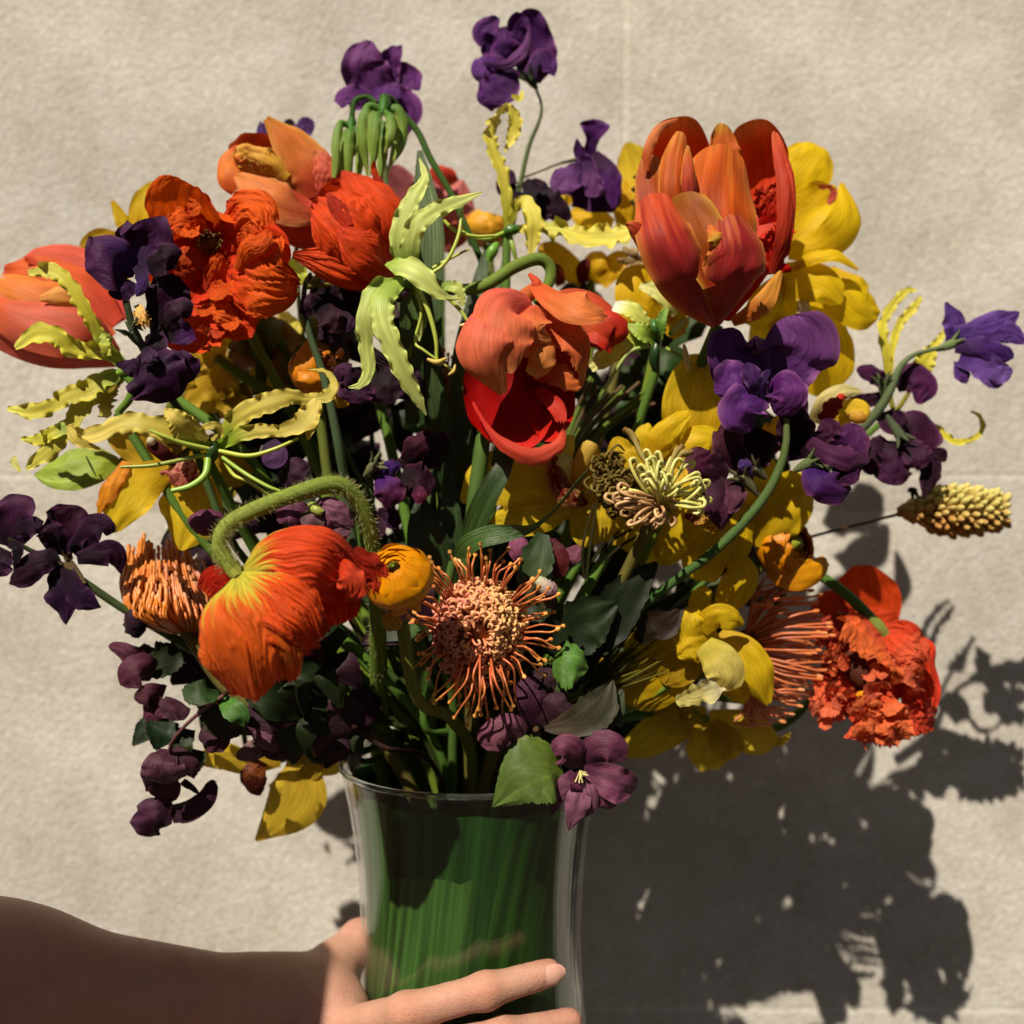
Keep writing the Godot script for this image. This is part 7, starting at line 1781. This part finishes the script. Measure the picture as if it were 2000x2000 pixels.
	lf([[1060, 1450, 7.4], [1130, 1440, 8.0], [1210, 1440, 8.0], [1285, 1470, 7.4]], [70, 150, 130, 40], {"c0": hx("4c7a38"), "c1": hx("528840"), "n": Vector3(-0.2, 0.4, 1), "sj": 0.16, "cup": -0.3, "tr": 0.15})
	lf([[1000, 1580, 6.4], [1100, 1560, 7.0], [1190, 1580, 6.6]], [30, 60, 16], {"c0": hx("3c5a2c"), "c1": hx("3c5a2c")})
	lf([[1000, 620, 5.6], [960, 780, 6.2], [930, 930, 6.4], [890, 1080, 6.0]], [40, 110, 100, 10], {"c0": hx("2a4426"), "c1": hx("3a5430")})
	lf([[1090, 1080, 6.0], [1010, 1020, 6.4], [930, 960, 6.6], [870, 900, 6.4]], [20, 70, 70, 16], {"c0": hx("4a4438"), "c1": hx("4c4a34")})
	he([[1000, 640, 5.2], [1080, 780, 5.6], [1100, 900, 5.4]], [50, 90, 40], {"c0": hx("4a1820"), "c1": hx("5c1c20")})
	tube("bud", M.hellebore, [[960, 900, 6.6], [1000, 940, 7.0], [1040, 970, 7.0], [1080, 1000, 6.6]], [20, 46, 50, 16], {"c0": hx("b8c098"), "c1": hx("b06a90"), "lump": 0.3})
	he([[900, 820, 5.0], [850, 720, 5.4], [860, 640, 5.2]], [40, 70, 50], {"c0": hx("7a3a54"), "c1": hx("8a4a68")})
	he([[1080, 800, 4.8], [1180, 760, 5.0], [1240, 700, 4.8]], [40, 60, 30], {"c0": hx("6a3448"), "c1": hx("7a4458")})
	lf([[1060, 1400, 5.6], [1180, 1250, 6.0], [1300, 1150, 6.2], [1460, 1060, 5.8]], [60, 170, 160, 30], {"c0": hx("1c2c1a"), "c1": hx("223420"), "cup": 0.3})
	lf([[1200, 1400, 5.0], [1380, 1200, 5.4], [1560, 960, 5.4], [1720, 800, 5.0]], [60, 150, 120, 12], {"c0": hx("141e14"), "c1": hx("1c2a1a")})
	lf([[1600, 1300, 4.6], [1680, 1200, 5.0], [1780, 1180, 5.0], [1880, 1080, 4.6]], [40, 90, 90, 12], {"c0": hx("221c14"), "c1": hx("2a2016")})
	tube("stalk", M.stem, [P(1050, 1440, 6.6), P(1000, 1700, 4.6), Vector3(0.0, -0.16, 0.02), Vector3(-0.02, -0.3, 0)], [0.002, 0.0022, 0.0024, 0.0024], {"metres": true, "c0": hx("3c4a28"), "c1": hx("3c4a28")})
	fr(200, 1250, 600)
	thing("hellebore", "dusky purple hellebore bloom nodding on a mauve stalk, lowest at the left", "hellebore", P(430, 690, 3), g)
	he([[420, 690, 2.6], [370, 770, 3.6], [380, 850, 3.8], [420, 905, 3.4]], [60, 120, 150, 110], {"c0": hx("42222e"), "c1": hx("5a3548"), "nu": 20})
	he([[440, 690, 2.6], [520, 770, 3.2], [550, 830, 3.2], [577, 870, 3.0]], [40, 70, 62, 12], {"c0": hx("3a1c2a"), "c1": hx("4a2638")})
	he([[370, 760, 2.4], [290, 850, 2.8], [270, 915, 2.6]], [60, 60, 30], {"c0": hx("3c1c2c"), "c1": hx("48243a")})
	he([[340, 860, 2.2], [380, 950, 2.4], [400, 1020, 2.2]], [90, 110, 60], {"c0": hx("3a1a2a"), "c1": hx("4a2236")})
	he([[500, 890, 2.4], [560, 930, 2.4], [612, 975, 2.2]], [26, 24, 5], {"c0": hx("2c1420"), "c1": hx("30161f")})
	he([[440, 1090, 2.4], [330, 1110, 3.0], [250, 1150, 3.0], [170, 1150, 2.6]], [70, 120, 110, 30], {"c0": hx("381a2c"), "c1": hx("46203a"), "ruf": 0.15})
	he([[430, 1100, 2.4], [540, 1080, 2.8], [650, 1000, 2.8], [700, 880, 2.4]], [60, 70, 62, 34], {"c0": hx("361a2a"), "c1": hx("3e2032")})
	tube("stalk", M.stem, [[420, 1000, 2.3], [435, 1040, 2.4], [430, 1090, 2.5]], [8, 8, 12], {"c0": hx("3a2026"), "c1": hx("3a2026")})
	tube("stalk", M.stem, [[760, 350, 6.4], [620, 450, 5.4], [510, 550, 4.4], [440, 640, 3.4], [425, 700, 2.9]], [13, 13, 12, 12, 16], {"c0": hx("886070"), "c1": hx("6a4a58"), "seg": 24})
	stem_to_vase(P(760, 350, 6.4), Vector3(0.2, 0.5, -1.2), 0.0014, hx("3a2a28"))
	thing("hellebore", "cluster of purple hellebore bracts and dark leaves at the lower left under the protea", "hellebore", P(500, 330, 1), g)
	he([[290, 120, 1.0], [190, 100, 1.4], [110, 60, 1.4], [40, 35, 1.0]], [50, 66, 50, 24], {"c0": hx("4a2030"), "c1": hx("5c2c40")})
	he([[330, 200, 1.4], [240, 190, 2.0], [160, 230, 2.0], [110, 280, 1.6]], [70, 110, 100, 40], {"c0": hx("4a2030"), "c1": hx("522438")})
	he([[380, 360, 1.4], [290, 350, 2.0], [200, 370, 1.8]], [80, 80, 30], {"c0": hx("4a2030"), "c1": hx("502434")})
	he([[360, 380, 1.2], [320, 450, 1.6], [290, 520, 1.4]], [60, 80, 40], {"c0": hx("4a2030"), "c1": hx("5a2a3c")})
	he([[480, 380, 2.0], [440, 420, 2.6], [380, 470, 2.6]], [90, 110, 60], {"c0": hx("3c1c2a"), "c1": hx("442030")})
	lf([[480, 60, 0.6], [400, 110, 1.0], [300, 120, 1.0], [250, 30, 0.6]], [60, 110, 100, 20], {"c0": hx("1c2a18"), "c1": hx("263420")})
	lf([[330, 500, 0.8], [270, 570, 1.0], [190, 665, 0.8]], [60, 70, 8], {"c0": hx("2a3830"), "c1": hx("34443c")})
	lf([[420, 500, 1.4], [370, 580, 1.8], [330, 690, 1.4]], [70, 100, 14], {"c0": hx("1c3020"), "c1": hx("1c3422")})
	lf([[540, 560, 1.6], [500, 680, 2.0], [540, 760, 1.6]], [50, 70, 10], {"c0": hx("22361c"), "c1": hx("2a3c1c")})
	lf([[740, 340, 5.4], [660, 330, 6.2], [580, 330, 6.2], [510, 300, 5.6]], [40, 80, 80, 20], {"c0": hx("30502a"), "c1": hx("2c4628"), "n": Vector3(-0.2, 0.5, 1)})
	lf([[760, 370, 6.0], [810, 430, 6.8], [870, 480, 7.0], [895, 540, 6.8]], [30, 66, 60, 10], {"c0": hx("4c8436"), "c1": hx("44743a"), "n": Vector3(0.2, 0.3, 1)})
	lf([[880, 560, 4.6], [780, 540, 5.2], [690, 480, 5.2], [600, 440, 4.8]], [50, 90, 90, 20], {"c0": hx("2c2c1a"), "c1": hx("30361e")})
	lf([[600, 690, 1.4], [580, 760, 1.6], [600, 830, 1.2]], [60, 70, 10], {"c0": hx("2c3c16"), "c1": hx("34481a")})
	he([[620, 560, 3.4], [700, 620, 4.0], [800, 650, 4.0]], [60, 100, 60], {"c0": hx("3a1a2a"), "c1": hx("44202f")})
	he([[1270, 640, 3.4], [1180, 560, 4.4], [1060, 560, 4.8], [930, 560, 4.4]], [60, 150, 150, 110], {"c0": hx("5a3448"), "c1": hx("6c4458"), "nu": 24, "wn": 12.0, "wr": 4.0})
	he([[1230, 720, 3.4], [1130, 700, 4.0], [1010, 700, 3.8]], [60, 70, 50], {"c0": hx("3c2030"), "c1": hx("46283a")})
	he([[1060, 640, 3.0], [940, 700, 3.4], [840, 740, 3.2]], [60, 66, 26], {"c0": hx("6a5058"), "c1": hx("7a5c5c")})
	he([[1640, 640, 3.4], [1500, 560, 4.4], [1360, 520, 4.6], [1230, 470, 4.0]], [80, 210, 200, 90], {"c0": hx("38202a"), "c1": hx("3e2430"), "nu": 22})
	he([[1600, 700, 3.0], [1460, 700, 3.8], [1340, 720, 3.6]], [60, 80, 50], {"c0": hx("341a26"), "c1": hx("3a202c")})
	he([[1300, 330, 4.4], [1200, 360, 5.0], [1120, 440, 5.0]], [70, 110, 60], {"c0": hx("2c161f"), "c1": hx("361c28")})
	he([[960, 520, 4.0], [930, 560, 4.4], [920, 600, 4.2]], [60, 50, 20], {"c0": hx("3a1030"), "c1": hx("4a163c")})
	tube("stalk", M.stem, [P(560, 380, 1.6), P(1000, 500, 2.0), Vector3(-0.06, -0.15, 0.0), Vector3(-0.02, -0.3, 0)], [0.0022, 0.0024, 0.0026, 0.0026], {"metres": true, "c0": hx("4c3a34"), "c1": hx("3c4a28")})
	fr(350, 850, 600)
	thing("hellebore", "mauve striped hellebore seen under the arch of the hairy poppy stem", "hellebore", P(880, 600, 5), g)
	he([[880, 600, 5.0], [760, 520, 5.8], [680, 500, 5.8], [620, 540, 5.4]], [60, 100, 90, 50], {"c0": hx("4a2440"), "c1": hx("6c3a58")})
	he([[840, 480, 5.4], [920, 470, 6.2], [1010, 520, 6.2], [1095, 585, 5.8]], [40, 90, 90, 20], {"c0": hx("5a304c"), "c1": hx("8a5a70"), "wn": 14.0, "wr": 5.0})
	he([[820, 450, 5.6], [820, 520, 6.2], [900, 580, 6.2]], [40, 70, 50], {"c0": hx("4a3a34"), "c1": hx("6a4a54")})
	he([[900, 560, 5.6], [1000, 610, 6.0], [1080, 610, 5.8]], [40, 60, 30], {"c0": hx("5a3448"), "c1": hx("7a5060")})
	tube("hub", M.style, [[830, 440, 5.6], [860, 470, 6.2], [900, 490, 6.2]], [26, 34, 24], {"c0": hx("7a8a3c"), "c1": hx("9aa048"), "lump": 0.4})
	tube("bud", M.hellebore, [[90, 530, 3.0], [150, 550, 3.6], [230, 560, 3.6], [270, 600, 3.2]], [40, 80, 74, 20], {"c0": hx("5a2c46"), "c1": hx("6a3450"), "lump": 0.25, "sides": 12})
	he([[480, 520, 3.4], [380, 560, 4.0], [340, 620, 4.0]], [50, 80, 40], {"c0": hx("3a1c30"), "c1": hx("3e2036")})
	he([[560, 40, 3.4], [600, 130, 4.0], [520, 160, 3.8]], [50, 80, 40], {"c0": hx("30163a"), "c1": hx("482252")})
	he([[640, 300, 3.4], [740, 220, 4.0], [820, 190, 3.8]], [60, 90, 40], {"c0": hx("2a1224"), "c1": hx("3c1a34")})
	tube("stalk", M.stem, [P(880, 600, 4.8), P(1000, 1000, 3.4), Vector3(-0.05, -0.16, 0.01), Vector3(-0.02, -0.3, 0)], [0.0018, 0.002, 0.0024, 0.0024], {"metres": true, "c0": hx("4c4a34"), "c1": hx("3c4a28")})

func foliage() -> void:
	# tulip leaves and other blades
	fr(750, 850, 600)
	var bl := {"c0": hx("4a7038"), "c1": hx("557a3e"), "nu": 12, "nv": 40, "cup": 0.35, "tr": 0.0, "ruf": 0.04}
	thing("tulip_leaf", "twisting green tulip leaf with a dark curved tip, above the front pincushion protea", "leaf", P(440, 790, 6))
	petal("blade", M.blade, [[430, 790, 6.0], [520, 700, 7.4], [640, 640, 8.2], [800, 610, 8.6], [940, 570, 8.6], [1080, 450, 8.4], [1200, 310, 8.0], [1284, 215, 7.6]], [14, 66, 74, 52, 46, 44, 30, 5], mix(bl, {"tw": [0, -20, -30, 10, 60, 80, 70, 60], "nv": 60, "c1": hx("4c7440")}))
	stem_to_vase(P(435, 795, 6.0), Vector3(-0.3, -1, 0), 0.0026, hx("4a7038"))
	thing("tulip_leaf", "broad green tulip leaf leaning behind the nodding tulip's stem", "leaf", P(540, 660, 5))
	petal("blade", M.blade, [[520, 720, 5.0], [570, 560, 5.6], [650, 380, 6.0], [740, 220, 6.0], [810, 90, 5.6]], [30, 74, 74, 60, 20], mix(bl, {"c1": hx("3a5c30")}))
	petal("blade", M.blade, [[690, 200, 4.8], [740, 110, 5.2], [800, 60, 5.0]], [20, 50, 12], mix(bl, {"c1": hx("4c7440"), "nv": 20}))
	stem_to_vase(P(520, 720, 5.0), Vector3(-0.1, -1, 0), 0.0028, hx("3a5c30"))
	thing("flower_stalk", "thick upright green stalk below the nodding tulip in the middle", "stem", P(610, 0, 4))
	tube("stalk", M.stem, [[640, -60, 3.6], [620, 40, 4.4], [600, 200, 4.8], [570, 420, 5.0], [540, 700, 4.6], [500, 1100, 3.6], [440, 1700, 2.8], [400, 2100, 2.0], [420, 2500, 0.6]], [44, 48, 50, 50, 48, 46, 44, 42, 40], {"c0": hx("4c7038"), "c1": hx("41602e"), "seg": 50, "sides": 14})
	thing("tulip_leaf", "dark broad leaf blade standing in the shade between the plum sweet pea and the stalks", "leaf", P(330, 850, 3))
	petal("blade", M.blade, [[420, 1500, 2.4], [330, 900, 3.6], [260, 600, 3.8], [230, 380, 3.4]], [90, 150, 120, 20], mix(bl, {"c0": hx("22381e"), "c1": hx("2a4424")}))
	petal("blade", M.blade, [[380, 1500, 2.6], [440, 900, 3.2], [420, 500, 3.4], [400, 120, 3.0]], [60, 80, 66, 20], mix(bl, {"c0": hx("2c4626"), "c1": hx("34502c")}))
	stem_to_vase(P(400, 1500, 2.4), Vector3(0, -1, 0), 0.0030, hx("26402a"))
	thing("tulip_leaf", "narrow bright green blade behind the front protea, reaching down to the vase", "leaf", P(210, 1500, 4))
	petal("blade", M.blade, [[250, 1650, 4.4], [240, 1450, 5.0], [210, 1280, 5.0], [170, 1160, 4.6]], [10, 48, 42, 10], mix(bl, {"c0": hx("5a8a40"), "c1": hx("4f7c38")}))
	stem_to_vase(P(240, 1620, 4.4), Vector3(0, -1, 0), 0.0022, hx("4f7c38"))
	fr(500, 300, 600)
	thing("tulip_leaf", "grey-green upright leaf blade behind the pale green lily", "leaf", P(1090, 900, 2))
	petal("blade", M.blade, [[1100, 1700, 1.6], [1090, 1000, 2.2], [1100, 520, 2.4], [1060, 220, 2.2], [1030, -20, 2.0]], [70, 84, 86, 66, 16], mix(bl, {"c0": hx("4a6a44"), "c1": hx("6f9068"), "nv": 50}))
	petal("blade", M.blade, [[1000, 1700, 2.6], [980, 1200, 3.4], [970, 900, 3.6], [1010, 640, 3.2]], [60, 70, 60, 12], mix(bl, {"c0": hx("34502c"), "c1": hx("4a6a34")}))
	stem_to_vase(P(1100, 1700, 1.6), Vector3(0, -1, 0), 0.0030, hx("4a6a44"))
	thing("tulip_leaf", "long green leaf blade standing left of the nodding tulip", "leaf", P(1290, 1500, 1))
	petal("blade", M.blade, [[1290, 2300, 1.0], [1290, 1700, 2.0], [1290, 1300, 2.2], [1400, 840, 1.6], [1460, 560, 1.0]], [80, 80, 60, 50, 10], mix(bl, {"c0": hx("2f4a2a"), "c1": hx("4a6e40"), "nv": 50}))
	petal("blade", M.blade, [[1220, 2300, 2.0], [1180, 1800, 2.6], [1120, 1400, 2.8], [1100, 1080, 2.4]], [70, 70, 60, 14], mix(bl, {"c0": hx("2f4a2a"), "c1": hx("3c5a30"), "nv": 40}))
	stem_to_vase(P(1290, 2300, 1.0), Vector3(0, -1, 0), 0.0030, hx("2f4a2a"))
	fr(0, 850, 500)
	thing("leaf", "pale lime green leaf out of focus at the left edge, under the yellow climbing lily", "leaf", P(860, 190, -3))
	petal("blade", M.leaf, [[900, 190, -3.0], [760, 200, -2.6], [560, 250, -2.4], [380, 280, -2.6], [262, 300, -3.0]], [30, 150, 180, 120, 14], {"c0": hx("8fae3c"), "c1": hx("8cb044"), "cup": -0.35, "n": Vector3(0, 0.4, 1), "nu": 18, "nv": 30})
	tube("tendril", M.stem, [[650, 160, -1.6], [690, 240, -1.6], [725, 310, -1.7]], [6, 7, 4], {"c0": hx("4c5a2c"), "c1": hx("4c5a2c")})
	stem_to_vase(P(900, 190, -3), Vector3(1, -0.4, 0), 0.0020, hx("6f8a3c"))
	# needles of a conifer-like sprig
	fr(750, 850, 600)
	thing("needle_sprig", "sprig of thin dark green needles in the shade right of the toothed leaf", "leafy sprig", P(1300, 1560, 3))
	for i in 46:
		var k := rng.randf()
		var x0 := 1290.0 + rng.randf_range(-80, 60)
		var y0 := 1600.0 + rng.randf_range(-90, 60)
		var a := deg_to_rad(lerpf(-62.0, -14.0, k))
		var ln := rng.randf_range(280, 560)
		var d := rng.randf_range(2.6, 4.6)
		tube("needle", M.stem, [[x0, y0, 3.0], [x0 + cos(a) * ln * 0.5, y0 + sin(a) * ln * 0.5 + 8, d], [x0 + cos(a) * ln, y0 + sin(a) * ln, d]], [5, 6, 3], {"c0": hx("34401e"), "c1": hx("50501f") if rng.randf() < 0.7 else hx("8a8a34"), "sides": 5, "seg": 8})
	for q in [[[1260, 900, 4.6], [1250, 700, 5.0], [1320, 430, 5.0]], [[1275, 900, 4.7], [1300, 680, 5.0], [1340, 420, 5.0]], [[1400, 780, 4.6], [1500, 690, 5.0], [1640, 610, 5.0]], [[1390, 740, 4.6], [1440, 660, 5.0], [1560, 590, 5.0]], [[1260, 860, 4.6], [1350, 740, 4.8], [1480, 600, 5.0]]]:
		tube("needle", M.stem, q, [10, 10, 7], {"c0": hx("2a2c16"), "c1": hx("3c3a1c"), "sides": 6})
	stem_to_vase(P(1290, 1620, 3), Vector3(-0.4, -1, 0), 0.0022, hx("3c401e"))
	fr(850, 450, 600)
	thing("stem_bundle", "bundle of thin green stalks slanting up between the nodding tulip and the yellow orchid", "stem", P(900, 1250, 1))
	for i in 16:
		var k := i / 15.0
		tube("stalk", M.stem, [[lerpf(760, 900, k), 1500, rng.randf_range(-1, 2)], [lerpf(830, 1090, k), 1250 + rng.randf_range(-30, 30), rng.randf_range(-1, 2)], [lerpf(960, 1400, k) + rng.randf_range(-60, 60), 940 + 110 * k + rng.randf_range(-80, 80), rng.randf_range(-2, 1)]], [16, 15, 12], {"c0": hx("4a6a2c"), "c1": hx("6a8a3c") if i % 3 else hx("6a5a4c"), "sides": 7})
	stem_to_vase(P(830, 1500, 0.5), Vector3(-0.3, -1, 0), 0.0036, hx("4a6a2c"))
	fr(0, 350, 600)
	thing("stem_bundle", "tangle of green stalks below the vermilion poppy at the left", "stem", P(1700, 1300, -2))
	for q in [[[1360, 1120, -1.6], [1500, 1220, -1.4], [1700, 1350, -1.4], [1900, 1520, -1.6]], [[1560, 930, -2.0], [1620, 1100, -2.0], [1640, 1260, -2.0], [1620, 1360, -2.2]], [[1650, 880, -2.2], [1740, 1000, -2.0], [1830, 1110, -2.0], [1930, 1280, -2.2]], [[1500, 1030, -2.4], [1680, 1180, -2.4], [1900, 1290, -2.4]]]:
		tube("stalk", M.stem, q, [30, 34, 36, 36], {"c0": hx("6a9238"), "c1": hx("4c6e2e")})
	stem_to_vase(P(1900, 1520, -1.8), Vector3(0.5, -1, 0), 0.0034, hx("4c6e2e"))

func filler() -> void:
	# dark leaves and hellebore bracts that fill the shaded heart of the bouquet
	fr(0, 0, 1932)
	f_k = 1.0
	var spots := [[560, 1000], [700, 950], [860, 980], [640, 1180], [800, 1130], [480, 1180], [420, 1300], [560, 1330], [700, 1330], [900, 1330], [1000, 1180], [1100, 1290], [1150, 1130], [1230, 1250], [1060, 1020], [930, 860], [760, 800], [1320, 1180], [620, 830], [1260, 1010], [520, 860], [1130, 930], [800, 1300], [680, 1060], [980, 1340], [1180, 1340], [1420, 1150], [1400, 980], [1480, 1080]]
	var back := [[420, 760], [520, 700], [620, 680], [720, 640], [480, 920], [600, 780], [330, 900], [700, 860], [1000, 700], [1100, 640], [1180, 760], [1260, 840], [1350, 760], [1420, 880], [1500, 900], [400, 1060], [1300, 680], [1010, 1080], [840, 1080], [600, 1420], [1240, 1400], [1350, 1290], [470, 1380], [1080, 860]]
	var front := [[640, 1290, 3.5], [590, 1400, 3.6], [690, 1430, 2.6], [550, 1250, 4.0], [1010, 1250, 3.0], [830, 1220, 3.0]]
	var marks := {"nodding poppy": Vector2(560, 1200), "front pincushion protea": Vector2(940, 1230), "arched poppy stem": Vector2(560, 980), "golden lily": Vector2(410, 870), "vermilion poppy": Vector2(430, 520), "nodding tulip": Vector2(1030, 730), "largest tulip": Vector2(1400, 450), "violet sweet pea": Vector2(1490, 730), "toothed leaf": Vector2(1110, 1300), "vase rim": Vector2(800, 1500), "coral poppy": Vector2(1700, 1330), "cream orchid lip": Vector2(1390, 1300), "dried curled bloom": Vector2(1290, 960), "half-closed poppy": Vector2(680, 450), "pale green lily": Vector2(790, 620), "plum sweet pea": Vector2(790, 920), "left protea": Vector2(330, 1140), "mauve hellebore": Vector2(540, 1420)}
	var used := {}
	var k := 0
	for s in spots + back + front:
		var deep: bool = k >= spots.size() and s.size() == 2
		var at := P(s[0], s[1], s[2] if s.size() > 2 else rng.randf_range(-8.5, -4.0) if deep else rng.randf_range(-6.5, -1.5))
		var near: Array = marks.keys()
		near.sort_custom(func(a, b): return marks[a].distance_to(Vector2(s[0], s[1])) < marks[b].distance_to(Vector2(s[0], s[1])))
		var lab := "dark leafy sprig in the shade between the %s and the %s" % [near[0], near[1]]
		for i in 5:
			for j in range(i + 1, 6):
				if used.has(lab): lab = "dark leafy sprig in the shade between the %s and the %s" % [near[i], near[j]]
		used[lab] = true
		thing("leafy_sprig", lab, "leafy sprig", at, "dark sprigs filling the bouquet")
		var tan_one: bool = deep and s[0] < 640 and s[1] < 950
		for i in (8 if deep else 6):
			var a := rng.randf() * TAU
			var e := Vector3(cos(a), sin(a) * 0.8, rng.randf_range(-0.3, 0.15 if s.size() == 2 else 0.5)) * rng.randf_range(0.028, 0.042)
			var mid := at + e * 0.5 + Vector3(0, 0.006, 0.006)
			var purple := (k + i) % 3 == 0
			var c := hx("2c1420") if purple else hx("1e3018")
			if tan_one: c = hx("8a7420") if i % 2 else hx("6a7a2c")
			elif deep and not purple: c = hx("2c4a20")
			var px := func(v: Vector3) -> Array:
				var sc := PX * (CAM_DIST - v.z) / CAM_DIST
				return [v.x / sc + 1000.0, 1000.0 - v.y / sc, v.z * 100.0]
			var w := rng.randf_range(30, 46)
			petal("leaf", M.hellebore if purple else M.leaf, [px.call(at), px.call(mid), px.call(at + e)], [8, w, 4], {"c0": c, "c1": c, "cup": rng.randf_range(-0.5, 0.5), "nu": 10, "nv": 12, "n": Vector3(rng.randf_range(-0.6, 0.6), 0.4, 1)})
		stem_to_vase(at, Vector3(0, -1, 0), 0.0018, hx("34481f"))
		k += 1

func flowers() -> void:
	tulips()
	poppies()
	sweet_peas()
	lilies()
	orchids()
	proteas()
	buttercups()
	hellebores()
	foliage()
	filler()

func _ready() -> void:
	setup()
	rng.seed = 5
	materials()
	wall()
	vase()
	person()
	flowers()
